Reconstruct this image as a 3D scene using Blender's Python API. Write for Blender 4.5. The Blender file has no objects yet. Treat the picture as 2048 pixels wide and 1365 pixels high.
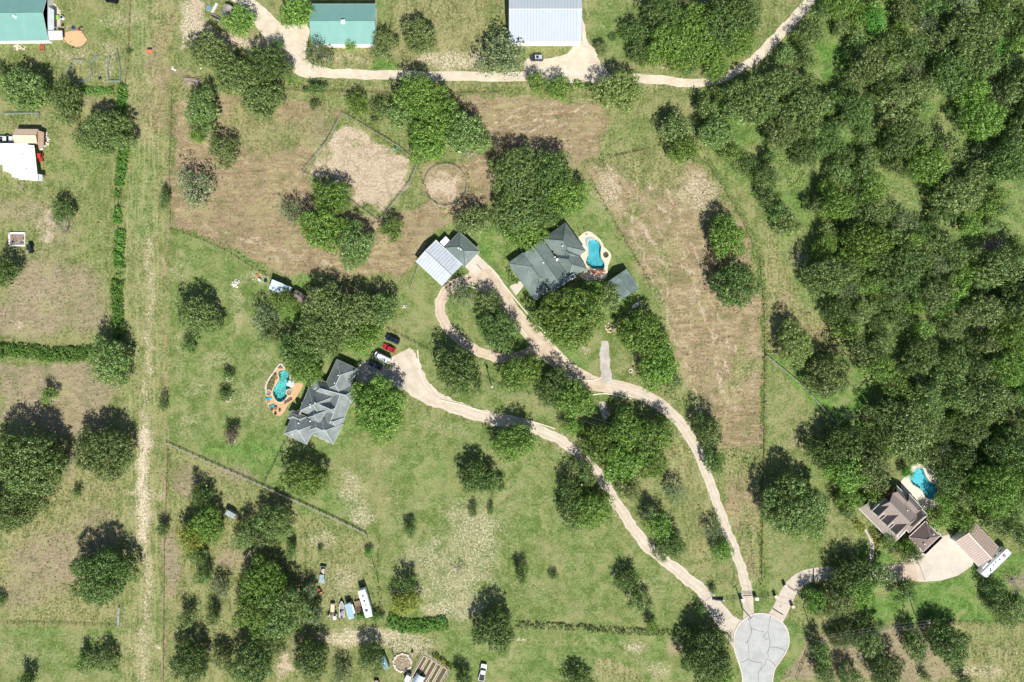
import bpy, bmesh, math, random
import numpy as np
from mathutils import Vector, Matrix, geometry
R = math.radians
random.seed(7)
sc = bpy.context.scene
col = sc.collection
H = 250.0                     # camera height above the ground (m)
S = 6.0                       # photo pixels per metre on the ground

# ---------------------------------------------------------------- camera
cam_d = bpy.data.cameras.new('camera'); cam = bpy.data.objects.new('camera', cam_d); col.objects.link(cam)
cam.location = (0, 0, H); cam.rotation_euler = (0, 0, 0)
cam_d.sensor_width = 36; cam_d.sensor_fit = 'HORIZONTAL'; cam_d.lens = 36*S*H/2048
cam_d.clip_end = 6000; cam_d.clip_start = 1
sc.camera = cam
# ---------------------------------------------------------------- sky, sun, exposure
SUN_EL, SUN_AZ = R(50), R(163.5)         # azimuth clockwise from +Y (top of the photo)
sdir = Vector((math.sin(SUN_AZ)*math.cos(SUN_EL), math.cos(SUN_AZ)*math.cos(SUN_EL), math.sin(SUN_EL)))
w = bpy.data.worlds.new('World'); sc.world = w; w.use_nodes = True
wn = w.node_tree; bg = wn.nodes['Background']
sky = wn.nodes.new('ShaderNodeTexSky'); sky.sky_type = 'NISHITA'; sky.sun_disc = False
sky.sun_elevation = SUN_EL; sky.sun_rotation = SUN_AZ; sky.altitude = 300
wn.links.new(sky.outputs[0], bg.inputs[0]); bg.inputs[1].default_value = 0.08
sl = bpy.data.lights.new('sun', 'SUN'); sl.energy = 5.0; sl.angle = R(0.53); sl.color = (1, 0.965, 0.905)
so = bpy.data.objects.new('sun', sl); col.objects.link(so)
so.rotation_euler = sdir.to_track_quat('Z', 'Y').to_euler(); so.location = (60, -150, 260)
sc.view_settings.view_transform = 'Standard'; sc.view_settings.look = 'None'
sc.view_settings.gamma = 1; sc.view_settings.use_curve_mapping = False
sc.view_settings.exposure = 0.36
sc.render.engine = 'CYCLES'
sc.cycles.max_bounces = 5; sc.cycles.transparent_max_bounces = 8

# ---------------------------------------------------------------- helpers
def P(px, py, z=0.0):
    k = (H - z)/H/S
    return Vector(((px-1024)*k, (682.5-py)*k, z))
def rgb(h):
    v = [int(h[i:i+2], 16)/255 for i in (0, 2, 4)]
    return tuple(((c+0.055)/1.055)**2.4 if c > 0.04045 else c/12.92 for c in v)+(1,)

class NT:
    def __init__(s, name):
        s.m = bpy.data.materials.new(name); s.m.use_nodes = True
        s.t = s.m.node_tree; s.b = s.t.nodes['Principled BSDF']; s.o = s.t.nodes['Material Output']
        s.tc = None
    def n(s, typ, **kw):
        x = s.t.nodes.new(typ)
        for k, v in kw.items(): setattr(x, k, v)
        return x
    def l(s, a, b): s.t.links.new(a, b)
    def set(s, sock, v):
        if hasattr(v, 'links') or isinstance(v, bpy.types.NodeSocket): s.l(v, sock)
        else: sock.default_value = v
    def coord(s, which='Object', scale=(1, 1, 1), rot=(0, 0, 0)):
        tc = s.n('ShaderNodeTexCoord'); mp = s.n('ShaderNodeMapping')
        mp.inputs['Scale'].default_value = scale; mp.inputs['Rotation'].default_value = rot
        s.l(tc.outputs[which], mp.inputs[0]); return mp.outputs[0]
    def noise(s, vec, scale, detail=3, rough=.55, dist=0):
        x = s.n('ShaderNodeTexNoise'); s.l(vec, x.inputs['Vector'])
        x.inputs['Scale'].default_value = scale; x.inputs['Detail'].default_value = detail
        x.inputs['Roughness'].default_value = rough; x.inputs['Distortion'].default_value = dist
        return x.outputs[0]
    def math(s, op, a, b=0.0, c=None, clamp=False):
        x = s.n('ShaderNodeMath', operation=op, use_clamp=clamp)
        s.set(x.inputs[0], a); s.set(x.inputs[1], b)
        if c is not None: s.set(x.inputs[2], c)
        return x.outputs[0]
    def ramp(s, v, lo, hi, a=0.0, b=1.0, smooth=True):
        x = s.n('ShaderNodeMapRange'); x.clamp = True
        x.interpolation_type = 'SMOOTHSTEP' if smooth else 'LINEAR'
        s.set(x.inputs[0], v)
        for i, q in enumerate((lo, hi, a, b)): s.set(x.inputs[i+1], q)
        return x.outputs[0]
    def mix(s, f, a, b, blend='MIX'):
        x = s.n('ShaderNodeMix', data_type='RGBA', blend_type=blend)
        s.set(x.inputs[0], f); s.set(x.inputs[6], a); s.set(x.inputs[7], b)
        return x.outputs[2]
    def bump(s, h, strength=.5, dist=.1):
        x = s.n('ShaderNodeBump'); s.l(h, x.inputs['Height'])
        x.inputs['Strength'].default_value = strength; x.inputs['Distance'].default_value = dist
        s.l(x.outputs[0], s.b.inputs['Normal'])

MATS = {}
def mat(name, color, rough=.7, metal=0, var=.12, scale=1.5, spec=.3, bump=0, emis=None):
    """plain painted / solid surface with a little uneven wear"""
    if name in MATS: return MATS[name]
    c = rgb(color) if isinstance(color, str) else tuple(color)+(1,)
    s = NT(name)
    v = s.coord()
    nz = s.ramp(s.noise(v, scale, 4, .6), .3, .7, 0, 1)
    dk = tuple(x*(1-var) for x in c[:3])+(1,); lt = tuple(min(1, x*(1+var)) for x in c[:3])+(1,)
    s.l(s.mix(nz, dk, lt), s.b.inputs['Base Color'])
    s.b.inputs['Roughness'].default_value = rough; s.b.inputs['Metallic'].default_value = metal
    s.b.inputs['Specular IOR Level'].default_value = spec
    if bump: s.bump(s.noise(v, scale*6, 3), bump, .05)
    MATS[name] = s.m; return s.m

class MB:
    def __init__(s): s.v = []; s.f = []
    def add(s, vs, fs):
        o = len(s.v); s.v += [tuple(x) for x in vs]; s.f += [tuple(i+o for i in f) for f in fs]; return s
    def prism(s, poly, z0, z1, top=None):
        n = len(poly); t = top or poly
        a = sum(poly[i][0]*poly[(i+1) % n][1]-poly[(i+1) % n][0]*poly[i][1] for i in range(n))
        if a < 0: poly = poly[::-1]; t = t[::-1]
        vs = [(p[0], p[1], z0) for p in poly]+[(p[0], p[1], z1) for p in t]
        fs = [tuple(range(n-1, -1, -1)), tuple(range(n, 2*n))]+[(i, (i+1) % n, n+(i+1) % n, n+i) for i in range(n)]
        return s.add(vs, fs)
    def box(s, c, d, rz=0, z0=None):
        cx, cy, cz = c; dx, dy, dz = d[0]/2, d[1]/2, d[2]/2
        co, si = math.cos(rz), math.sin(rz)
        vs = []
        for z in (-dz, dz):
            for x, y in ((-dx, -dy), (dx, -dy), (dx, dy), (-dx, dy)):
                vs.append((cx+x*co-y*si, cy+x*si+y*co, cz+z))
        return s.add(vs, [(3, 2, 1, 0), (4, 5, 6, 7), (0, 1, 5, 4), (1, 2, 6, 5), (2, 3, 7, 6), (3, 0, 4, 7)])
    def tube(s, p, q, r, r2=None, n=6, caps=True):
        p, q = Vector(p), Vector(q); r2 = r if r2 is None else r2
        d = (q-p)
        if d.length < 1e-6: return s
        d.normalize(); u = d.orthogonal().normalized(); v = d.cross(u)
        vs = []
        for c, rr in ((p, r), (q, r2)):
            for i in range(n):
                a = 2*math.pi*i/n; vs.append(c+(u*math.cos(a)+v*math.sin(a))*rr)
        fs = [(i, (i+1) % n, n+(i+1) % n, n+i) for i in range(n)]
        if caps: fs += [tuple(range(n-1, -1, -1)), tuple(range(n, 2*n))]
        return s.add(vs, fs)
    def path(s, pts, r, n=5):
        for a, b in zip(pts[:-1], pts[1:]): s.tube(a, b, r, n=n)
        return s
    def disc(s, c, r, z0, z1, n=20, r2=None):
        r2 = r if r2 is None else r2
        pl = [(c[0]+r*math.cos(2*math.pi*i/n), c[1]+r*math.sin(2*math.pi*i/n)) for i in range(n)]
        tp = [(c[0]+r2*math.cos(2*math.pi*i/n), c[1]+r2*math.sin(2*math.pi*i/n)) for i in range(n)]
        return s.prism(pl, z0, z1, tp)
    def rock(s, c, r, rnd, flat=.6):
        bm = bmesh.new(); bmesh.ops.create_icosphere(bm, subdivisions=1, radius=1)
        k = [rnd.uniform(.75, 1.2) for _ in bm.verts]
        ax, ay = rnd.uniform(.8, 1.3), rnd.uniform(.7, 1.1)
        vs = [(c[0]+v.co.x*r*ax*k[i], c[1]+v.co.y*r*ay*k[i], c[2]+v.co.z*r*flat*k[i]) for i, v in enumerate(bm.verts)]
        fs = [tuple(v.index for v in f.verts) for f in bm.faces]; bm.free()
        return s.add(vs, fs)
    def build(s, name, m, parent=None, kind=None, smooth=False, label=None):
        me = bpy.data.meshes.new(name)
        vs = s.v
        if parent is not None:
            b = parent
            loc = Vector((0, 0, 0))
            while b is not None: loc += b.location; b = b.parent
            vs = [(x-loc.x, y-loc.y, z-loc.z) for x, y, z in vs]
        me.from_pydata(vs, [], s.f); me.update()
        if smooth: me.polygons.foreach_set('use_smooth', [True]*len(me.polygons))
        o = bpy.data.objects.new(name, me); col.objects.link(o)
        me.materials.append(m)
        if parent is not None: o.parent = parent
        if kind: o['kind'] = kind
        if label: o['label'] = label
        return o

USED = {}
def tag(o, label, cat, group=None):
    USED.setdefault(label, []).append(o.name)
    o['label'] = label; o['category'] = cat
    if group: o['group'] = group
    return o
def thing(name, label, cat, loc=(0, 0, 0), rz=0, group=None):
    o = bpy.data.objects.new(name, None); col.objects.link(o)
    o.location = (loc[0], loc[1], loc[2] if len(loc) > 2 else 0); o.rotation_euler = (0, 0, rz)
    o.empty_display_size = .5
    return tag(o, label, cat, group)
def copy_tree(o, parent=None):
    c = o.copy(); col.objects.link(c); c.parent = parent
    for ch in list(o.children): copy_tree(ch, c)
    return c
def struct(o): o['kind'] = 'structure'; return o
def smooth(pts, closed=False, n=6):
    """Catmull-Rom through tuples of any length"""
    A = [np.array(p, float) for p in pts]; out = []
    m = len(A); rng = range(m if closed else m-1)
    for i in rng:
        p0 = A[(i-1) % m] if closed or i > 0 else A[0]
        p1 = A[i]; p2 = A[(i+1) % m]
        p3 = A[(i+2) % m] if closed or i+2 < m else A[-1]
        for k in range(n):
            t = k/n
            out.append(.5*((2*p1)+(-p0+p2)*t+(2*p0-5*p1+4*p2-p3)*t*t+(-p0+3*p1-3*p2+p3)*t**3))
    if not closed: out.append(A[-1])
    return [tuple(x) for x in out]
def W2(pts, z=0): return [tuple(P(p[0], p[1], z)[:2]) for p in pts]
def sheet(name, outer, z, m, holes=(), parent=None, kind='structure', thick=0):
    """flat polygon (world xy) with holes, optional rim down"""
    loops = [[Vector((x, y, 0)) for x, y in outer]]+[[Vector((x, y, 0)) for x, y in h] for h in holes]
    tris = geometry.tessellate_polygon(loops)
    flat = [v for lp in loops for v in lp]
    b = MB(); fs = []
    for t in tris:
        a, c, d = (flat[i] for i in t)
        fs.append(t if (c-a).cross(d-a).z > 0 else t[::-1])
    b.add([(v.x, v.y, z) for v in flat], fs)
    if thick:
        for lp in loops:
            n = len(lp)
            b.add([(v.x, v.y, z) for v in lp]+[(v.x, v.y, z-thick) for v in lp],
                  [(i, (i+1) % n, n+(i+1) % n, n+i) for i in range(n)])
    return b.build(name, m, parent, kind)
def wob(i, seed, amp):
    return amp*(math.sin(i*.9+seed)+math.sin(i*2.3+seed*2.1)*.7+random.uniform(-.6, .6))*.45
def ribbon(name, pts, z, m, amp=.25, parent=None, kind='structure'):
    """road: pts = (px, py, width_px)"""
    q = smooth(pts, n=8); n = len(q); me_v = []; fs = []; uv = []
    for i, (x, y, wd) in enumerate(q):
        a = q[max(0, i-1)]; b = q[min(n-1, i+1)]
        t = Vector((b[0]-a[0], -(b[1]-a[1]))).normalized(); nn = Vector((-t.y, t.x))
        c = P(x, y, 0)
        hl = wd/S/2+wob(i, 1.3, amp); hr = wd/S/2+wob(i, 4.1, amp)
        for k in (-1, -.5, 0, .5, 1):
            hh = hl if k < 0 else hr
            me_v.append((c.x+nn.x*hh*k, c.y+nn.y*hh*k, z)); uv.append((i*.1, k*.5+.5))
    for i in range(n-1):
        for k in range(4):
            a = i*5+k; fs.append((a, a+5, a+6, a+1)[::-1] if False else (a, a+5, a+6, a+1))
    me = bpy.data.meshes.new(name); me.from_pydata(me_v, [], fs)
    if me.polygons[0].normal.z < 0: me.flip_normals()
    ul = me.uv_layers.new(name='UVMap')
    for lp in me.loops: ul.data[lp.index].uv = uv[lp.vertex_index]
    me.materials.append(m)
    o = bpy.data.objects.new(name, me); col.objects.link(o); o['kind'] = kind
    if parent: o.parent = parent
    return o
# ================================================================ GROUND
def seg_d(px, py, poly):
    """signed distance (px), negative inside; grid arrays px,py"""
    n = len(poly); d = np.full(px.shape, 1e9); ins = np.zeros(px.shape, bool)
    for i in range(n):
        x1, y1 = poly[i]; x2, y2 = poly[(i+1) % n]
        ex, ey = x2-x1, y2-y1; L = ex*ex+ey*ey+1e-9
        t = np.clip(((px-x1)*ex+(py-y1)*ey)/L, 0, 1)
        d = np.minimum(d, np.hypot(px-x1-t*ex, py-y1-t*ey))
        c = ((y1 > py) != (y2 > py))
        with np.errstate(divide='ignore', invalid='ignore'):
            xi = (x2-x1)*(py-y1)/((y2-y1) if abs(y2-y1) > 1e-9 else 1e-9)+x1
        ins ^= c & (px < xi)
    return np.where(ins, -d, d)
def line_d(px, py, pts):
    d = np.full(px.shape, 1e9)
    for (x1, y1), (x2, y2) in zip(pts[:-1], pts[1:]):
        ex, ey = x2-x1, y2-y1; L = ex*ex+ey*ey+1e-9
        t = np.clip(((px-x1)*ex+(py-y1)*ey)/L, 0, 1)
        d = np.minimum(d, np.hypot(px-x1-t*ex, py-y1-t*ey))
    return d
step = .6
gx = np.concatenate(([-3000, -1200, -500, -260, -200], np.arange(-178, 178.01, step), [200, 260, 500, 1200, 3000]))
gy = np.concatenate(([-3000, -1200, -500, -220, -150], np.arange(-121, 121.01, step), [150, 220, 500, 1200, 3000]))
nx, ny = len(gx), len(gy)
GX, GY = np.meshgrid(gx, gy)
PX = GX*S+1024; PY = 682.5-GY*S
# low-frequency warp so that borders are not ruler straight
WX = PX+5*np.sin(PY*.045)*np.sin(PX*.031+1)+3*np.sin(PY*.13+PX*.07)
WY = PY+5*np.sin(PX*.041+2)*np.sin(PY*.035)+3*np.sin(PX*.12-PY*.06)
CH = {k: np.zeros(GX.shape) for k in ('lush', 'brown', 'bare', 'olive', 'pink', 'weed', 'dirt', 'mow')}
def paint(ch, amt, poly, soft=12, sharp=False):
    xs = [p[0] for p in poly]; ys = [p[1] for p in poly]
    i = np.where((gx*S+1024 > min(xs)-soft-12) & (gx*S+1024 < max(xs)+soft+12))[0]
    j = np.where((682.5-gy*S > min(ys)-soft-12) & (682.5-gy*S < max(ys)+soft+12))[0]
    if not len(i) or not len(j): return
    sl_ = np.s_[j[0]:j[-1]+1, i[0]:i[-1]+1]
    ax, ay = (PX, PY) if sharp else (WX, WY)
    d = seg_d(ax[sl_], ay[sl_], poly)
    m = np.clip(.5-d/(2*max(soft, .5)), 0, 1); m = m*m*(3-2*m)
    A = CH[ch][sl_]; CH[ch][sl_] = A+(amt-A)*m
def stroke(ch, amt, pts, wd, soft=6):
    xs = [p[0] for p in pts]; ys = [p[1] for p in pts]; q = wd+soft+12
    i = np.where((gx*S+1024 > min(xs)-q) & (gx*S+1024 < max(xs)+q))[0]
    j = np.where((682.5-gy*S > min(ys)-q) & (682.5-gy*S < max(ys)+q))[0]
    if not len(i) or not len(j): return
    sl_ = np.s_[j[0]:j[-1]+1, i[0]:i[-1]+1]
    d = line_d(WX[sl_], WY[sl_], pts)
    m = np.clip((wd/2+soft-d)/(2*soft), 0, 1)
    A = CH[ch][sl_]; CH[ch][sl_] = np.maximum(A, amt*m) if amt > 0 else A*(1-m)
def blob(ch, amt, x, y, rx, ry, soft=None):
    n = 14
    paint(ch, amt, [(x+rx*math.cos(k*2*math.pi/n), y+ry*math.sin(k*2*math.pi/n)) for k in range(n)], soft or min(rx, ry)*.7)

# --- left strip (x < 240)
paint('olive', .35, [(0, 0), (250, 0), (240, 690), (0, 690)], 10)
for a in [(250, 40, 60, 25), (150, 110, 60, 20), (215, 125, 20, 60), (110, 60, 30, 8)]: blob('bare', .45, *a)
blob('olive', .1, 180, 30, 70, 40); blob('lush', .35, 110, 95, 60, 12); blob('lush', .5, 190, 45, 50, 30)
blob('pink', .6, 60, 420, 90, 35); blob('pink', .8, 100, 560, 100, 50); blob('pink', .9, 60, 640, 80, 45); blob('pink', .7, 180, 620, 45, 60)
blob('bare', .35, 90, 590, 60, 45); blob('bare', .6, 35, 652, 14, 12, 5); blob('bare', .3, 205, 500, 15, 60)
blob('bare', .35, 40, 425, 60, 30); blob('bare', .3, 70, 500, 40, 50); blob('pink', .5, 120, 470, 60, 50)
blob('lush', .4, 150, 330, 80, 60); blob('lush', .35, 170, 480, 60, 60); blob('lush', .3, 60, 245, 70, 15)
blob('pink', .6, 190, 205, 40, 18); blob('pink', .5, 60, 250, 60, 20); blob('weed', .4, 175, 185, 70, 12)
blob('dirt', .6, 95, 455, 20, 40)
paint('pink', .85, [(0, 728), (175, 725), (240, 770), (240, 860), (150, 880), (0, 840)], 14)
paint('olive', .8, [(0, 850), (240, 870), (235, 1245), (0, 1245)], 20)
blob('pink', .75, 120, 1120, 110, 70); blob('pink', .6, 40, 1190, 60, 40); blob('weed', .25, 60, 1030, 80, 50); blob('pink', .8, 145, 930, 10, 40)
blob('pink', .6, 200, 1060, 60, 60); blob('pink', .4, 225, 820, 15, 50); blob('weed', .35, 20, 790, 30, 40); blob('lush', .3, 60, 1225, 60, 12)
paint('mow', .8, [(0, 1252), (238, 1254), (240, 1365), (0, 1365)], 3)
blob('bare', .4, 40, 1310, 60, 40); blob('lush', .4, 120, 1265, 120, 12); blob('bare', .3, 150, 1280, 50, 20)
# --- lane x 240..340
paint('mow', .75, [(252, 0), (338, 0), (330, 600), (322, 1365), (240, 1365), (246, 600)], 5); paint('olive', .55, [(252, 0), (338, 0), (330, 600), (322, 1365), (240, 1365), (246, 600)], 5)
blob('lush', .45, 278, 110, 22, 130, 15); blob('lush', .45, 285, 380, 35, 110, 18)
paint('olive', .95, [(318, 0), (352, 0), (338, 260), (300, 280), (255, 270), (262, 130), (300, 100)], 12)
paint('brown', .55, [(262, 150), (320, 60), (345, 0), (352, 0), (340, 270), (260, 275)], 18)
stroke('bare', .5, [(322, 130), (318, 160)], 6, 4); stroke('bare', .55, [(262, 275), (330, 277)], 4, 4)
stroke('bare', .35, [(265, 350), (262, 440)], 14, 8)
stroke('bare', .6, [(300, 480), (300, 640), (292, 780), (288, 900)], 22, 12)
stroke('bare', .95, [(289, 860), (285, 1000), (288, 1080)], 28, 14)
stroke('bare', .65, [(292, 1080), (296, 1200), (284, 1290), (290, 1365)], 28, 16)
stroke('bare', .75, [(255, 985), (290, 985), (325, 990)], 14, 12); stroke('bare', .6, [(245, 1310), (280, 1280)], 10, 8)
stroke('bare', .3, [(275, 600), (272, 900), (262, 1000)], 8, 6); blob('bare', .8, 314, 1295, 6, 5, 3)
stroke('brown', .6, [(334, 300), (332, 600), (330, 900), (328, 1365)], 9, 3); stroke('pink', .7, [(334, 300), (332, 600), (331, 900), (330, 1365)], 5, 3)
stroke('pink', .5, [(262, 290), (260, 600), (256, 900), (250, 1365)], 5, 4); stroke('pink', .45, [(312, 300), (312, 600), (308, 900), (306, 1365)], 7, 5); stroke('lush', .4, [(318, 620), (314, 900), (312, 1365)], 6, 5); stroke('lush', .4, [(270, 620), (264, 900), (262, 1365)], 6, 5); stroke('bare', .4, [(343, 460), (342, 560), (343, 660)], 4, 4)
# --- top left yard and gravel track
paint('bare', .75, [(356, 0), (410, 0), (425, 60), (470, 80), (500, 90), (450, 100), (410, 100), (360, 105)], 14)
stroke('dirt', .9, [(392, 0), (398, 40), (425, 68), (480, 85), (530, 92)], 16, 7)
blob('pink', .6, 365, 150, 25, 14); blob('olive', .5, 440, 30, 30, 25)
blob('bare', .8, 525, 95, 45, 30)
paint('olive', .6, [(620, 95), (800, 90), (810, 140), (640, 140)], 8)
blob('lush', .9, 770, 130, 28, 18); blob('lush', .7, 705, 105, 15, 10); blob('bare', .5, 690, 118, 60, 12)
paint('olive', .9, [(790, 0), (1010, 0), (1005, 145), (790, 140)], 10); paint('brown', .3, [(830, 0), (960, 0), (940, 90), (880, 60)], 25)
blob('bare', .7, 900, 120, 80, 22); blob('lush', .45, 985, 40, 18, 50); blob('bare', .3, 990, 60, 16, 30); stroke('bare', .4, [(905, 0), (925, 70)], 3, 3)
blob('lush', .6, 600, 155, 60, 10); blob('lush', .5, 760, 30, 15, 30)
# --- strip below the gravel road
paint('olive', .7, [(345, 165), (1370, 170), (1380, 190), (1000, 192), (560, 185), (350, 200)], 8)
stroke('weed', .65, [(560, 178), (700, 182), (800, 190), (950, 184), (1200, 192), (1400, 195)], 12, 8)
# --- left brown pasture
PB = [(345, 200), (430, 190), (560, 200), (690, 215), (612, 345), (640, 400), (760, 440), (850, 400), (880, 330), (985, 305),
      (1000, 350), (985, 400), (905, 440), (860, 480), (810, 550), (760, 585), (650, 592), (560, 545), (450, 490), (343, 457)]
paint('olive', .35, PB, 6, True); paint('brown', .9, PB, 10)
for a in [(540, 270, 90, 50), (650, 250, 40, 50), (480, 240, 60, 40)]: blob('brown', .45, *a); blob('olive', .6, *a)
blob('pink', .6, 640, 260, 30, 40); blob('brown', .4, 690, 560, 110, 18); blob('brown', .5, 860, 360, 25, 40)
blob('bare', .3, 480, 215, 20, 15); blob('bare', .3, 600, 230, 20, 15); stroke('bare', .5, [(1000, 350), (950, 395), (900, 440)], 10, 8)
stroke('weed', .6, [(345, 200), (348, 280), (342, 330)], 16, 8); stroke('lush', .5, [(345, 200), (348, 280), (342, 330)], 14, 8)
# corral and round pen
COR = [(690, 235), (835, 328), (822, 365), (758, 440), (700, 400), (625, 345), (640, 300)]
paint('brown', 0, COR, 5); paint('olive', .3, COR, 6); paint('dirt', .95, [(692, 245), (822, 325), (812, 365), (764, 425), (722, 412), (690, 372), (622, 345), (645, 300)], 14)
blob('dirt', .45, 712, 285, 14, 12); blob('dirt', .6, 655, 320, 20, 25); stroke('lush', .7, [(688, 232), (640, 300), (608, 348), (630, 362)], 10, 5)
stroke('weed', .5, [(700, 235), (760, 270), (830, 325)], 12, 6); blob('weed', .8, 730, 410, 16, 10)
blob('brown', .1, 892, 375, 44, 42, 8); blob('olive', .6, 892, 375, 46, 42, 6); blob('dirt', .7, 888, 375, 40, 36, 14); blob('brown', .8, 890, 375, 42, 40, 10)
# upper right brown field
PB2 = [(900, 195), (1000, 192), (1190, 200), (1260, 250), (1310, 245), (1310, 300), (1235, 315), (1140, 335), (1060, 320), (985, 300), (950, 250)]
paint('olive', .4, PB2, 8); paint('brown', 1, [(900, 195), (1000, 192), (1190, 205), (1215, 240), (1200, 300), (1140, 335), (1060, 320), (985, 300), (950, 250)], 12)
blob('olive', .45, 1260, 265, 50, 45); blob('lush', .35, 1260, 265, 50, 40)
# --- right pasture
PB3 = [(1172, 340), (1200, 318), (1300, 300), (1400, 308), (1440, 370), (1490, 440), (1515, 520), (1528, 620), (1528, 890), (1440, 905), (1425, 850), (1385, 800), (1365, 700),
       (1340, 620), (1290, 565), (1240, 470), (1215, 415)]
paint('olive', .45, PB3, 8, True); paint('brown', .72, PB3, 20)
blob('bare', .6, 1215, 380, 34, 60, 34); blob('bare', .62, 1395, 385, 50, 55, 40); stroke('bare', .5, [(1200, 330), (1235, 400), (1270, 480), (1330, 570)], 5, 6); stroke('bare', .45, [(1225, 335), (1262, 400), (1310, 470), (1390, 560)], 5, 6); stroke('bare', .4, [(1250, 520), (1330, 620), (1400, 780)], 6, 8); blob('olive', .7, 1450, 720, 40, 60); blob('brown', .5, 1460, 740, 40, 60); blob('brown', .5, 1300, 440, 40, 50); stroke('bare', .4, [(1230, 330), (1250, 420), (1300, 500)], 10, 8)
blob('olive', .7, 1320, 340, 60, 30); blob('brown', .3, 1320, 340, 60, 30); blob('lush', .3, 1285, 365, 20, 15)
blob('bare', .5, 1383, 602, 14, 14, 6); blob('bare', .3, 1290, 500, 50, 50); blob('brown', .85, 1400, 680, 60, 110); blob('brown', 1, 1440, 560, 20, 60)
blob('bare', .35, 1505, 720, 22, 90, 14); blob('olive', .5, 1500, 790, 24, 70, 14); blob('bare', .35, 1470, 845, 12, 12, 6); blob('brown', .9, 1475, 870, 45, 25)
stroke('weed', .7, [(1408, 315), (1480, 430), (1518, 520), (1528, 640), (1526, 900), (1522, 1160)], 7, 3); stroke('lush', .6, [(1415, 318), (1488, 430), (1524, 520), (1530, 700), (1528, 900)], 12, 4)
stroke('bare', .5, [(1180, 340), (1215, 322), (1240, 350), (1262, 400)], 6, 5)
paint('brown', .6, [(1440, 945), (1520, 945), (1518, 1010), (1510, 1150), (1490, 1140), (1455, 1020)], 8); paint('olive', .6, [(1440, 910), (1525, 900), (1520, 1160), (1495, 1160), (1450, 1000)], 6)
blob('lush', .3, 1480, 915, 40, 14); blob('bare', .35, 1495, 1060, 15, 60)
# --- lawns
L1 = [(342, 458), (450, 497), (520, 540), (620, 610), (800, 690), (760, 760), (700, 900), (640, 930), (560, 900), (528, 970), (338, 885)]
paint('mow', .9, L1, 4, True); paint('lush', .35, L1, 8)
for a in [(475, 620, 22, 50), (440, 720, 45, 25), (395, 770, 35, 30), (380, 850, 40, 35), (500, 800, 40, 60), (355, 700, 12, 60), (520, 720, 25, 30), (360, 530, 16, 40), (490, 560, 20, 10)]:
    blob('bare', .4, *a); blob('lush', .05, *a)
blob('lush', .75, 480, 905, 70, 25); blob('lush', .5, 640, 860, 60, 60); blob('lush', .7, 600, 560, 40, 30); blob('lush', .95, 590, 620, 26, 30); blob('lush', .7, 720, 720, 18, 25)
blob('bare', .5, 520, 553, 30, 14, 8); blob('lush', .65, 560, 480+40, 90, 10)
# centre lawns
paint('mow', .9, [(860, 470), (980, 420), (1170, 340), (1240, 470), (1290, 570), (1350, 690), (1300, 780), (1100, 860), (900, 800), (800, 690), (790, 600)], 5)
paint('lush', .45, [(860, 470), (980, 420), (1170, 340), (1240, 470), (1290, 570), (1240, 650), (1170, 740), (1000, 700), (860, 650), (790, 600)], 12)
blob('lush', .8, 975, 490, 20, 35); blob('lush', .75, 1235, 600, 40, 25); blob('lush', .8, 1150, 730, 30, 25); blob('olive', .45, 850, 590, 40, 50); blob('olive', .35, 1190, 390, 20, 50)
blob('lush', .5, 1020, 480, 20, 20); blob('bare', .5, 1172, 700, 12, 18); blob('olive', .5, 1260, 720, 40, 50); blob('bare', .3, 1230, 655, 20, 14); blob('lush', .1, 1260, 720, 30, 30)
blob('pink', .5, 1230, 830, 50, 20); blob('olive', .4, 1050, 800, 60, 25); blob('olive', .5, 940, 650, 30, 40); blob('bare', .4, 1340, 800, 30, 14); blob('bare', .35, 1380, 860, 14, 40)
blob('olive', .7, 1350, 930, 40, 60); blob('weed', .3, 1380, 960, 25, 60); blob('olive', .6, 1400, 1050, 30, 90); blob('bare', .3, 1390, 1085, 12, 10)
# --- big bottom-centre pasture
PC = [(560, 905), (640, 930), (800, 830), (900, 830), (1140, 910), (1200, 1000), (1330, 1140), (1450, 1240), (1440, 1260), (1040, 1250), (900, 1255), (770, 1240), (760, 1150), (735, 1075), (528, 972)]
paint('mow', .6, PC, 5); paint('lush', .28, PC, 10); paint('olive', .25, PC, 10)
for x, y, rx, ry, s_ in [(700, 975, 30, 40, .55), (720, 1035, 25, 22, .6), (930, 1020, 50, 30, .45), (960, 1070, 50, 50, .6), (860, 1110, 60, 40, .5), (1010, 950, 50, 60, .3), (920, 1160, 70, 60, .55), (780, 920, 50, 20, .35),
                      (830, 1180, 40, 30, .5), (1040, 1180, 80, 20, .35), (1300, 1170, 40, 30, .35), (1280, 1010, 40, 50, .2), (1060, 1000, 50, 40, .3), (900, 1220, 60, 20, .6), (640, 1190, 60, 50, .3), (875, 850, 50, 16, .4), (1110, 1080, 90, 40, .25), (1180, 1130, 60, 50, .2)]:
    blob('bare', s_*.95, x, y, rx*1.25, ry*1.2)
blob('olive', .5, 760, 1000, 60, 60); blob('lush', .45, 660, 1010, 70, 30); blob('lush', .5, 850, 950, 60, 40); blob('lush', .45, 1060, 1050, 30, 40); blob('lush', .6, 560, 930, 30, 40); blob('lush', .35, 750, 1180, 20, 60)
paint('olive', .5, [(335, 890), (528, 975), (735, 1075), (760, 1240), (560, 1250), (335, 1365)], 8)
blob('pink', .8, 370, 960, 30, 40); blob('pink', .6, 470, 950, 60, 20); blob('lush', .4, 440, 925, 60, 14); blob('pink', .7, 480, 1120, 60, 30); blob('bare', .5, 640, 1080, 40, 25); blob('lush', .35, 680, 1060, 50, 20)
blob('bare', .5, 690, 1160, 30, 40); blob('pink', .7, 345, 1130, 20, 80); blob('brown', .6, 610, 1180, 20, 40); blob('pink', .6, 620, 1300, 60, 50); blob('dirt', .6, 570, 1330, 25, 30)
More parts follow.
